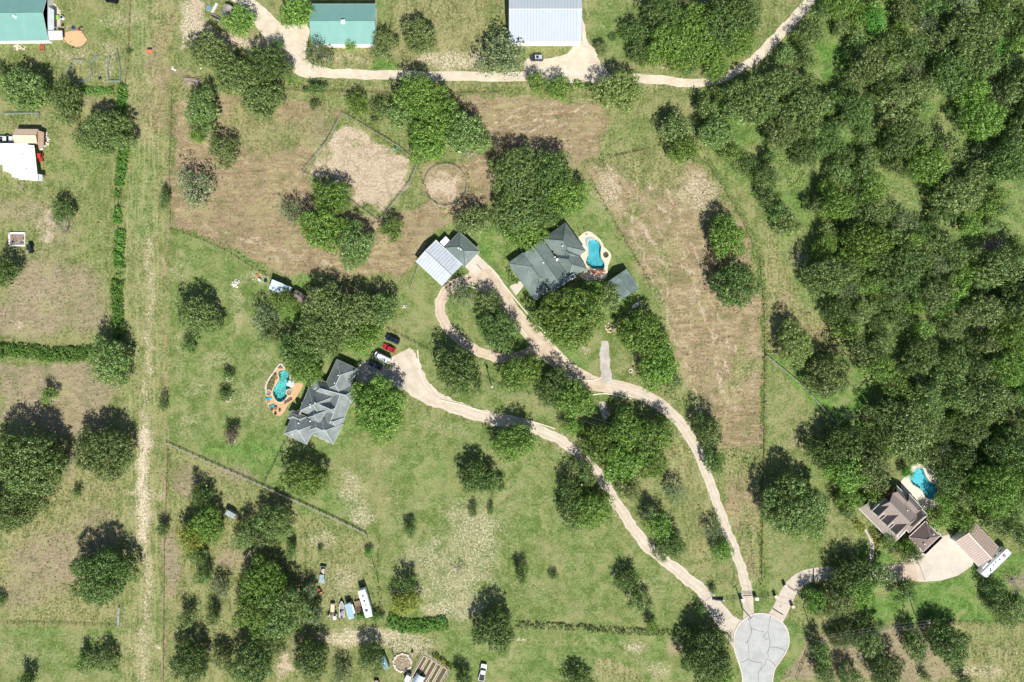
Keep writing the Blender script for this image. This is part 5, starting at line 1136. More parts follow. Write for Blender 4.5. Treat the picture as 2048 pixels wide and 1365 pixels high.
pile(1985, 490, 3.2, 1.8, 60, .4, 'grey-brown brush pile in the pale clearing in the right woods', (M_wood, M_greyw), 'brush_pile', 'brush pile', 'branch', .5)
pile(810, 613, .9, .7, 7, .3, 'three or four white boulders on the lawn below the carport', M_wst)
pile(348, 137, .5, .9, 8, .35, 'white bundle lying where the gravel track meets the lane', M_wst, 'rubble_heap', 'rubble'); pile(403, 138, .4, .3, 3, .3, 'single pale boulder left of the double dark oaks', M_wst)
pile(1788, 1129, .7, .4, 7, .16, 'few white garden stones on the lawn left of the concrete court', M_wst)
pile(1780, 1115+20, .01, .01, 1, .1, 'tiny white pebble at the court corner', M_wst)
# log / lumber piles
def logs(x, y, ang, n, L, label, m=(None,), spread=1.0, name='log_pile', cat='log pile', pn='log', r=.12):
    c = P(x, y); t = thing(name, label, cat, c)
    for k in range(n):
        a = R(ang)+rnd.uniform(-.25, .25)*spread; off = Vector((-math.sin(a), math.cos(a)))*rnd.uniform(-1, 1)*spread*.9; l = L*rnd.uniform(.5, 1)/2
        o_ = Vector((c.x, c.y))+off; d_ = Vector((math.cos(a), math.sin(a)))*l; z_ = rnd.uniform(.1, .55)
        MB().tube((o_.x-d_.x, o_.y-d_.y, z_), (o_.x+d_.x, o_.y+d_.y, z_+rnd.uniform(-.1, .1)), r*rnd.uniform(.6, 1.2)).build(pn, rnd.choice(m), t)
    return t
logs(385, 163, -6, 34, 6.5, 'long pile of grey fence rails at the pasture corner', (M_greyw, M_wood), 1.1)
logs(432, 34, -30, 14, 4.2, 'stack of silvery boards below the weathered shed', (M_greyw, M_zinc, M_dark), .6, 'board_stack', 'boards', 'board', .09)
t = thing('plank_stack', 'long white plank stack standing left of the weathered shed', 'planks', P(430.5, 17.5), R(62)); loc(MB().box((0, 0, .35), (3.6, .75, .6)), 'planks', M_con2, t); loc(MB().box((0, 0, .7), (3.4, .6, .08)), 'top_plank', M_frame, t)
t = thing('bathtub', 'light blue tub left of the long white plank stack', 'tub', P(418.5, 18), R(62)); loc(loft([(rr(1.5, .8, .3), .05), (rr(1.8, 1.0, .35), .6)]), 'shell', mat('tub_blue', '8fb4cf', .4), t); loc(loft([(rr(1.5, .75, .3), .601), (rr(1.5, .75, .3), .63)]), 'lining', mat('tub_inside', '5f86a4', .4), t)
t = thing('sand_box', 'white-framed square box filled with colourful clutter on the left field', 'sand box', P(36, 479)); c = P(36, 479)
for dx, dy, lx, ly in ((0, 2.0, 5.4, .5), (0, -2.1, 5.2, .45), (-2.6, 0, .45, 4.3), (2.5, .1, .15, 4.0)): MB().box((c.x+dx, c.y+dy, .25), (lx, ly, .5)).build('frame', M_frame, t)
MB().box((c.x, c.y, .05), (4.8, 3.8, .1)).build('filling', mat('clutter_soil', '8d7c70', .95, 0, .35, 6), t)
for k in range(30): MB().rock((c.x+rnd.uniform(-2.1, 2.1), c.y+rnd.uniform(-1.5, 1.5), .2), rnd.uniform(.1, .25), rnd).build('clutter', rnd.choice((M_greyw, M_kerb, mat('blue_toy', '3c78b4', .5), mat('rust_bits', '8a4f3a', .8), M_dark)), t)
# orange bench on lane
t = thing('orange_platform', 'small orange wooden platform with a black strip on the grass lane', 'platform', P(299, 104)); c = P(299, 104)
for k in range(4): MB().box((c.x, c.y-.45+k*.3, .3), (1.9, .26, .08)).build('slat', mat('orange_paint', 'cf7a58', .8), t)
MB().box((c.x+.2, c.y+.95, .3), (1.5, .3, .35)).build('black_strip', M_dark, t)
for sx in (-.8, .8): MB().box((c.x+sx, c.y, .13), (.12, 1.0, .26)).build('leg', M_wood, t)
def barrel(x, y, r, h, m, label, name='barrel', cat='barrel'):
    c = P(x, y); t = thing(name, label, cat, c); MB().disc((c.x, c.y), r, 0, h, 14).build('body', m, t); MB().disc((c.x, c.y), r*.82, h+.003, h+.05, 14).build('lid', M_dark if m is not M_dark else M_greyw, t)
barrel(791, 297, .45, .7, mat('cyan_plastic', '20a8c4', .5), 'bright cyan water tub on the upper right side of the square corral')
barrel(148, 58, .45, .8, mat('blue_plastic', '2a62b8', .5), 'blue drum on the log ring of the sand patch'); barrel(164, 57, .35, .7, M_greyw, 'grey drum at the upper right of the sand patch')
barrel(148, 97, .35, .6, M_greyw, 'grey pot at the lower end of the sand patch'); barrel(126, 37, .6, .9, M_white, 'round white table right of the green cloth by the upper left house'); 
t = thing('canopy_cloth', 'lime green cloth table on the patio of the green-roofed house', 'table', P(116, 37)); c = P(116, 37); MB().box((c.x, c.y, .8), (1.4, 1.4, .08)).build('table_top', mat('lime_cloth', '8bc34a', .8), t)
for sx in (-.6, .6):
    for sy in (-.6, .6): MB().box((c.x+sx, c.y+sy, .38), (.08, .08, .76)).build('leg', M_frame, t)
t = thing('picnic_table', 'rust red picnic table below the green-roofed house', 'picnic table', P(86, 97)); c = P(86, 97)
for k in range(4): MB().box((c.x, c.y-.45+k*.3, .75), (1.7, .24, .06)).build('plank', mat('rust_wood', 'a35a42', .8), t)
for dy in (-.85, .85): MB().box((c.x, c.y+dy, .45), (1.7, .28, .06)).build('bench', mat('rust_wood', 'a35a42', .8), t)
for dx in (-.6, .6): MB().box((c.x+dx, c.y, .36), (.1, 1.8, .7)).build('leg', M_wood, t)
pile(38, 96, 2.4, .9, 34, .3, 'bed of white and grey boulders below the green-roofed house', (M_wst, M_greyw, M_cop)); 
chair(159, 61, R(200), 'small red chair on the edge of the sand patch', mat('red_chair', 'a94b44', .7)); chair(127, 52, R(90), 'dark chair on the shaded porch end by the sand patch')
chair(201, 158, R(120), 'lone dark blue chair between the two fenced pens', mat('navy_cloth', '24304a', .8))
# lawn bits near grey house
for k, (x, y, lb) in enumerate(((583, 890, 'white garden statue nearest the lower left eave of the grey house'), (575, 902, 'second white garden statue, furthest left below the grey house'), (600, 898, 'third white garden statue, rightmost below the grey house'))):
    c = P(x, y); t = thing('garden_statue', lb, 'statue', c); MB().disc((c.x, c.y), .35, 0, .4, 10, .28).build('pedestal', M_kerb, t); MB().disc((c.x, c.y), .2, .4, 1.3, 8, .12).build('figure', M_wst, t)
for x, y, lb in ((517, 560, 'white garden chair at the fence, upper of a pair'), (519, 566-5, 'white garden chair touching the upper one by the fence')):
    chair(x+2, y+0, R(200), lb, M_frame)
barrel(532, 563, .5, .9, mat('teal_bin', '3c5d66', .5), 'dark teal bin left of the pale metal shed', 'bin', 'bin')
# well house by gate: dark trough at concrete drive
t = thing('entrance_sign', 'dark low trough-like sign beside the left driveway entrance', 'sign', P(1436, 1199)); c = P(1436, 1199); MB().box((c.x, c.y, .5), (3.6, .35, .9), R(-4)).build('panel', mat('slate_panel', '2e3a4c', .6), t)
for dx in (-1.6, 1.6): MB().box((c.x+dx, c.y, .5), (.4, .5, 1.1), R(-4)).build('pillar', M_kerb, t)
for x, y, lb in ((1482, 1198, 'left white gate pillar of the middle driveway'), (1510.5, 1195, 'right white gate pillar of the middle driveway')):
    c = P(x, y); t = thing('gate_pillar', lb, 'gate pillar', c); MB().box((c.x, c.y, .9), (.9, .8, 1.8)).build('shaft', M_kerb, t); MB().box((c.x, c.y, 1.86), (1.1, 1.0, .12)).build('cap', M_frame, t)
for x, y, lb in ((1549, 1191, 'lower left stone gate pillar of the right concrete drive'), (1568, 1170, 'upper left stone gate pillar of the right concrete drive'), (1583, 1211, 'stone gate pillar on the right side of the concrete drive')):
    c = P(x, y); t = thing('gate_pillar', lb, 'gate pillar', c); MB().box((c.x, c.y, .8), (.8, .8, 1.6), .6).build('shaft', M_brick, t); MB().box((c.x, c.y, 1.66), (1.0, 1.0, .12), .6).build('cap', M_kerb, t)
t = thing('drive_gate', 'thin pale gate across the right concrete drive', 'gate', P(1580, 1179)); a_, b_ = P(1569, 1171), P(1592, 1187)
for z_ in (.5, .9, 1.3): MB().tube(a_+Vector((0, 0, z_)), b_+Vector((0, 0, z_)), .05).build('rail', M_frame, t)
for k in range(6): q = lin(a_, b_, k/5); MB().tube(q+Vector((0, 0, .2)), q+Vector((0, 0, 1.4)), .03).build('bar', M_frame, t)
t = thing('drive_gate', 'dark iron gate across the middle driveway', 'gate', P(1495, 1190)); a_, b_ = P(1484, 1190), P(1508, 1189)
for z_ in (.4, .9, 1.4): MB().tube(a_+Vector((0, 0, z_)), b_+Vector((0, 0, z_)), .05).build('rail', M_dark, t)
for k in range(9): q = lin(a_, b_, k/8); MB().tube(q+Vector((0, 0, .1)), q+Vector((0, 0, 1.6)), .03).build('bar', M_dark, t)
for x, y, lb in ((1560, 1043+40, 'x'),): pass
# vegetable garden with raised beds (zoom 740,1250 scale 7.877)
def z7(x, y): return (740+x/7.877, 1250+y/7.877)
t = thing('vegetable_garden', 'fenced vegetable garden of timber raised beds at the bottom edge', 'garden', P(*z7(960, 700)))
u0, u1 = Vector(z7(860, 430)), Vector(z7(1270, 680)); dv = Vector(z7(650, 800))-Vector(z7(860, 430))
def g(a, b): q = u0+(u1-u0)*a+dv*b; return (q.x, q.y)
for a0, a1, b0, b1, full in ((.04, .16, .12, 1.0, 0), (.22, .34, .1, .95, 1), (.38, .52, .1, 1.15, 1), (.58, .70, .1, 1.3, 1), (.76, .92, .1, 1.4, 1)):
    cs_ = W2([g(a0, b0), g(a1, b0), g(a1, b1), g(a0, b1)]); bd = MB().prism(cs_, 0, .35).build('bed_soil', mat('garden_soil', '5f5142', .95, 0, .3, 4), t)
    for i in range(4):
        a_, b_ = Vector((*cs_[i], .25)), Vector((*cs_[(i+1) % 4], .25)); MB().tube(a_, b_, .17, n=4).build('board', mat('pale_timber', 'c9bda2', .9), bd)
MB().prism(W2([g(-.02, 0), g(1.0, 0), g(1.0, 1.6), g(-.02, 1.6)]), .0, .03).build('ground_sheet', mat('mulch_tan', 'a39a80', .95, 0, .25, 3), t)
for (a_, b_, nn_) in ((g(-.03, -.02), g(1.02, -.02), 7), (g(1.02, -.02), g(1.02, 1.6), 9), (g(-.03, -.02), g(-.03, 1.6), 9)):
    p_, q_ = P(*a_), P(*b_)
    for z_ in (.9, 1.9): MB().tube(p_+Vector((0, 0, z_)), q_+Vector((0, 0, z_)), .06).build('rail', M_greyw, t)
    for k in range(nn_): w_ = lin(p_, q_, k/(nn_-1)); MB().tube(w_, w_+Vector((0, 0, 2.0)), .07).build('post', M_wood, t)
veg = mat('vegetable_leaves', '4f7a34', .8, 0, .3, 5)
for bi, (a0, a1, b1) in enumerate(((.22, .34, .9), (.58, .70, 1.2), (.76, .92, 1.3))):
    pb = MB()
    for k in range(26):
        x_, y_ = g(rnd.uniform(a0+.02, a1-.02), rnd.uniform(.15, b1)); c_ = P(x_, y_); pb.rock((c_.x, c_.y, .45), rnd.uniform(.12, .24), rnd)
    o = pb.build('vegetables', veg, t); o['kind'] = 'stuff'
t = thing('greenhouse', 'pale domed greenhouse at the lower corner of the fenced garden', 'greenhouse', P(*z7(750, 840)))
c = P(*z7(770, 850)); b = MB(); secs = 6
for k in range(secs):
    a0, a1 = math.pi*k/secs, math.pi*(k+1)/secs; w2 = 1.7; ax = Vector((math.cos(R(-28)), math.sin(R(-28)))); ay = Vector((-ax.y, ax.x))
    def q_(a, e): v_ = Vector((c.x, c.y))+ax*(w2*math.cos(a))+ay*e; return (v_.x, v_.y, .5+1.8*math.sin(a))
    b.add([q_(a0, -2), q_(a1, -2), q_(a1, 2), q_(a0, 2)], [(0, 1, 2, 3)])
b.build('cover', mat('frosted_sheet', 'b4c2d2', .3), t)
c2 = P(*z7(605, 810)); MB().box((c2.x, c2.y, 1.1), (1.7, 2.2, 2.2), R(-28)).build('side_tank', M_zinc, t)
barrel(*z7(110, 890), .9, 1.0, M_dark, 'round black trampoline-like pool at the bottom edge', 'stock_tank', 'tank')
t = thing('swing_frame', 'dark forked dead branch by the oval stone bed', 'dead branch', P(*z7(360, 440))); p_ = P(*z7(375, 470)); MB().tube(p_, P(*z7(320, 380), 1.2), .1, .05).tube(lin(p_, P(*z7(320, 380), 1.2), .5), P(*z7(380, 340), 1.6), .07, .03).build('branch', M_dark, t)
t = thing('garden_board', 'dark upright board by the oval stone bed', 'board', P(*z7(675, 450))); c = P(*z7(675, 450)); MB().box((c.x, c.y, .6), (.5, 1.3, 1.1)).build('panel', M_wood, t); MB().box((c.x, c.y, 1.18), (.56, 1.36, .06)).build('cap', M_greyw, t)
# ================================================================ TREES
def leaf_mat(name, c1, c2, tip, trans=.14):
    s = NT(name); v = s.coord()
    gi = s.n('ShaderNodeNewGeometry'); oi = s.n('ShaderNodeObjectInfo')
    n1 = s.noise(v, .55, 3, .6)
    f = s.math('ADD', s.math('MULTIPLY', gi.outputs['Random Per Island'], .35), s.math('MULTIPLY', n1, .65))
    c = s.mix(s.ramp(f, .25, .75), rgb(c1), rgb(c2))
    c = s.mix(s.ramp(gi.outputs['Random Per Island'], .82, .98, 0, .55), c, rgb(tip))
    hs = s.n('ShaderNodeHueSaturation'); s.l(s.math('ADD', .486, s.math('MULTIPLY', oi.outputs['Random'], .018)), hs.inputs['Hue'])
    s.l(s.math('ADD', .80, s.math('MULTIPLY', oi.outputs['Random'], .42)), hs.inputs['Value']); s.l(c, hs.inputs['Color'])
    s.l(hs.outputs[0], s.b.inputs['Base Color']); s.b.inputs['Roughness'].default_value = .55; s.b.inputs['Specular IOR Level'].default_value = .4
    tr = s.n('ShaderNodeBsdfTranslucent'); s.l(hs.outputs[0], tr.inputs[0]); mx = s.n('ShaderNodeMixShader'); mx.inputs[0].default_value = trans
    s.l(s.b.outputs[0], mx.inputs[1]); s.l(tr.outputs[0], mx.inputs[2]); s.l(mx.outputs[0], s.o.inputs['Surface']); return s.m
LM = {'oak': leaf_mat('oak_leaves', '46632b', '88a25a', 'b6c490'), 'dark': leaf_mat('dark_oak_leaves', '3b5826', '708c46', '9fb67c'),
      'bright': leaf_mat('bright_leaves', '487026', '88a94a', 'aaca7c'), 'olive': leaf_mat('olive_leaves', '506531', '8c9f5c', 'b8c492'),
      'lime': leaf_mat('lime_leaves', '678638', 'a4ba6c', 'c8d6a0'), 'grey': leaf_mat('grey_green_leaves', '506440', '869868', 'a8b48c'),
      'vivid': leaf_mat('vivid_leaves', '417e2a', '66a044', '98c466'), 'hedge': leaf_mat('hedge_leaves', '46722a', '6c9c3e', '94b85e'), 'yellow': leaf_mat('yellow_leaves', '72802e', '9ca842', 'c2c670'),
      'red': leaf_mat('reddish_leaves', '5c5140', '80785f', 'a09886')}
M_bark = mat('bark', '5b5046', .95, 0, .2, 2); M_dead = mat('dead_twigs', 'a29a90', .9, 0, .2, 2)
def leaves(rng, pts, nrm, per, spread, size, flat=.55):
    """quads scattered round clump centres"""
    n = len(pts); C = np.repeat(pts, per, 0); N = np.repeat(nrm, per, 0); m = len(C)
    off = rng.normal(0, 1, (m, 3)); C = C+off*spread*np.array([1, 1, .75])
    off /= np.linalg.norm(off, axis=1)[:, None]+1e-9
    nn = N*(1-flat)*.6+off*1.0+rng.normal(0, 1, (m, 3))*flat*.5; nn /= np.linalg.norm(nn, axis=1)[:, None]+1e-9
    t = rng.normal(0, 1, (m, 3)); u = np.cross(nn, t); u /= np.linalg.norm(u, axis=1)[:, None]+1e-9; w_ = np.cross(nn, u)
    s_ = size*rng.uniform(.6, 1.35, (m, 1))*.5
    a = C+u*s_*1.25; b = C+w_*s_*.8; c = C-u*s_*1.25; d = C-w_*s_*.8
    return np.stack([a, b, c, d], 1).reshape(-1, 3)
def quads_mesh(name, V):
    me = bpy.data.meshes.new(name); n = len(V)
    me.vertices.add(n); me.vertices.foreach_set('co', V.astype(np.float32).ravel())
    me.loops.add(n); me.loops.foreach_set('vertex_index', np.arange(n, dtype=np.int32))
    me.polygons.add(n//4); me.polygons.foreach_set('loop_start', np.arange(0, n, 4, dtype=np.int32))
    me.update(calc_edges=True); return me
def crown_mesh(Rn, hc, seed, leaf=.34, per=20, dens=1.2, open_=0.0):
    """lumpy, flattened ellipsoid crown of depth hc: bottom at z = 0, widest at about 0.42 hc"""
    rng = np.random.default_rng(seed)
    nl = max(5, int(4+Rn*Rn*.26)); lobes = []
    ph = rng.uniform(0, 6.28, 4); zm = hc*.42; zt = hc-zm
    for i in range(nl):
        a = i*2.399963+rng.uniform(-.45, .45); q = math.sqrt((i+.5)/nl)
        edge = 1+.15*math.sin(2*a+ph[0])+.13*math.sin(3*a+ph[1])+.09*math.sin(5*a+ph[2])+rng.uniform(-.08, .08)
        rl = min(max(Rn*rng.uniform(.22, .38), .7), 2.3*rng.uniform(.75, 1.25)); rad = max(0, (Rn*edge-rl*.85))*q
        if rng.random() < open_: continue
        qq = min(1, rad/Rn)
        z = zm+zt*math.sqrt(1-qq*qq)-rl*.75+rng.uniform(-.13, .07)*hc
        lobes.append((rad*math.cos(a), rad*math.sin(a), max(z, rl*.3), rl))
        if q > .62:
            lobes.append((rad*.93*math.cos(a+.2), rad*.93*math.sin(a+.2), max(zm*.55+rng.uniform(-.1, .1)*hc, rl*.5), rl*.95))
    L = np.array(lobes); P_, N_ = [], []
    for i, (x, y, z, rl) in enumerate(L):
        k = max(7, int(4*math.pi*rl*rl/(dens*dens)))
        j = np.arange(k)+.5; zz = 1-1.7*j/k; th = 2.399963*j+rng.uniform(0, 6)
        rr_ = np.sqrt(np.maximum(0, 1-zz*zz)); d = np.stack([rr_*np.cos(th), rr_*np.sin(th), zz], 1)
        p = np.array([x, y, z])+d*rl*rng.uniform(.66, 1.26, (k, 1))*np.array([1, 1, .85])
        keep_ = np.ones(k, bool)
        for m_, (x2, y2, z2, r2) in enumerate(L):
            if m_ != i: keep_ &= (np.linalg.norm((p-np.array([x2, y2, z2]))/np.array([1, 1, .85]), axis=1) > r2*.78)
        P_.append(p[keep_]); N_.append(d[keep_])
    P_ = np.concatenate(P_); N_ = np.concatenate(N_)
    V = leaves(rng, P_, N_, per, .44 if Rn > 2.5 else .27, leaf, .35)
    # twigs of leaves that stick out past the clumps and break the outline
    k = len(P_)//2; sel = rng.choice(len(P_), k, False)
    V3 = leaves(rng, P_[sel]+N_[sel]*rng.uniform(.3, .8, (k, 1)), N_[sel], 4, .22, leaf*.8, .6)
    # inner foliage so light does not leak straight through
    ni = int(Rn*Rn*2.5); a = rng.uniform(0, 6.28, ni); q = np.sqrt(rng.uniform(0, 1, ni))*Rn*.8
    zi = zm+(zt*.55)*np.sqrt(np.maximum(0, 1-(q/Rn)**2))*rng.uniform(-.6, .7, ni)-.5
    V2 = leaves(rng, np.stack([q*np.cos(a), q*np.sin(a), zi], 1), np.tile([0, 0, 1.], (ni, 1)), 3, .4, leaf*2.2, .5)
    return quads_mesh('crown', np.concatenate([V, V3, V2]))
def trunk_mesh(Rn, ht, seed):
    rnd_ = random.Random(seed); b = MB(); k = ht*.38; r = .10+Rn*.035
    b.tube((0, 0, -.1), (0, 0, k), r*1.25, r*.8, n=8, caps=False)
    for i in range(5):
        a = i*1.256+rnd_.uniform(-.4, .4); e = (math.cos(a)*Rn*.5, math.sin(a)*Rn*.5, ht*rnd_.uniform(.6, .75)); m_ = (e[0]*.4, e[1]*.4, k+(e[2]-k)*.55)
        b.tube((0, 0, k-.15), m_, r*.6, r*.4, n=5, caps=False); b.tube(m_, e, r*.4, r*.12, n=5, caps=False)
    me = bpy.data.meshes.new('trunk'); me.from_pydata(b.v, [], b.f); me.materials.append(M_bark); return me
# templates: (nominal radius, crown depth)
SIZES = {'xl': (9.5, 9.4, 5, .36, 34), 'l': (7.0, 7.8, 6, .34, 34), 'm': (5.0, 6.2, 6, .31, 32), 's': (3.0, 4.4, 5, .27, 28), 'xs': (1.6, 2.3, 3, .22, 16)}
TPL = {}
for k_, (rn, hc, nn_, lf, per) in SIZES.items():
    TPL[k_] = []
    for i in range(nn_):
        ht = rn*.18+hc+(.9 if rn > 2 else .15)
        me_ = crown_mesh(rn, hc, 11+i*7+len(k_)*31+ord(k_[0]), lf, per, 1.75 if rn > 2.5 else 1.15)
        me_.materials.append(LM['oak'])
        TPL[k_].append((me_, trunk_mesh(rn, ht*.9, i*3+1), rn, hc, ht))
sparse = []
for i in range(3):
    me_ = crown_mesh(5.0, 6.0, 400+i, .28, 20, 1.8, .3); me_.materials.append(LM['oak']); sparse.append((me_, trunk_mesh(5.0, 6.0, 30+i), 5.0, 6.0, 7.9))
def dead_mesh(seed, Rn=3.0, ht=4.5):
    rnd_ = random.Random(seed); b = MB()
    def grow(p, d, l, r, dep):
        q = p+d*l; b.tube(p, q, r, r*.6, n=4, caps=False)
        if dep == 0: return
        for i in range(3 if dep > 1 else 4):
            dd = (d+Vector((rnd_.uniform(-.9, .9), rnd_.uniform(-.9, .9), rnd_.uniform(-.25, .45)))).normalized(); grow(q, dd, l*rnd_.uniform(.55, .8), r*.55, dep-1)
    for i in range(7):
        a = i*.9; grow(Vector((0, 0, .3)), Vector((math.cos(a)*.8, math.sin(a)*.8, rnd_.uniform(.4, .9))).normalized(), Rn*.42, .09, 3)
    me = bpy.data.meshes.new('branches'); me.from_pydata(b.v, [], b.f); me.materials.append(M_dead); return me
DEAD = [dead_mesh(i) for i in range(3)]
def tree(x, y, r, kind, label, asp=1.0, rot=None, hk=1.0, name=None, cat=None, group=None, rs=None, tk=None):
    """x,y crown centre px; r mean radius px; asp = width/height stretch"""
    rm = r/S
    key = 'xl' if rm > 8.2 else 'l' if rm > 5.9 else 'm' if rm > 3.9 else 's' if rm > 2.2 else 'xs'
    rng_ = random.Random(int(x*31+y*17)) if rs is None else rs
    tp = rng_.choice(sparse if tk == 'sparse' else TPL[key]); k = rm/tp[2]
    ht = tp[4]*k; zc = ht*.6*hk
    if hk != 1: ht *= hk
    base = P(x, y, zc); base.z = 0
    bush = rm < 2.6 or hk < .7
    nm = name or ('bush' if bush and rm < 1.9 else 'oak_tree' if kind in ('oak', 'dark', 'olive') else 'tree')
    t = thing(nm, label, cat or ('bush' if nm == 'bush' else 'tree'), base, 0, group)
    a = rng_.uniform(0, 6.28) if rot is None else rot
    cr = bpy.data.objects.new('crown', tp[0]); col.objects.link(cr); cr.parent = t; cr.location = (0, 0, max(0, ht-tp[3]*k*hk*1.02))
    # stretch in world axes: outer scale on the empty, spin on the crown
    sx, sy = math.sqrt(asp), 1/math.sqrt(asp); t.scale = (sx, sy, 1)
    cr.rotation_euler = (0, 0, a); cr.scale = (k, k, k*hk)
    cr.material_slots[0].link = 'OBJECT'; cr.material_slots[0].material = LM[kind]
    tr = bpy.data.objects.new('trunk', tp[1]); col.objects.link(tr); tr.parent = t; tr.scale = (k, k, max(.3, ht/tp[4])); tr.rotation_euler = (0, 0, a)
    return t
def dead(x, y, r, label, group=None):
    rm = r/S; base = P(x, y, 2); base.z = 0; t = thing('dead_tree', label, 'dead tree', base, 0, group)
    o = bpy.data.objects.new('branches', DEAD[int(x) % 3]); col.objects.link(o); o.parent = t; o.scale = (rm/3.0,)*3; o.rotation_euler = (0, 0, x*.7); return t
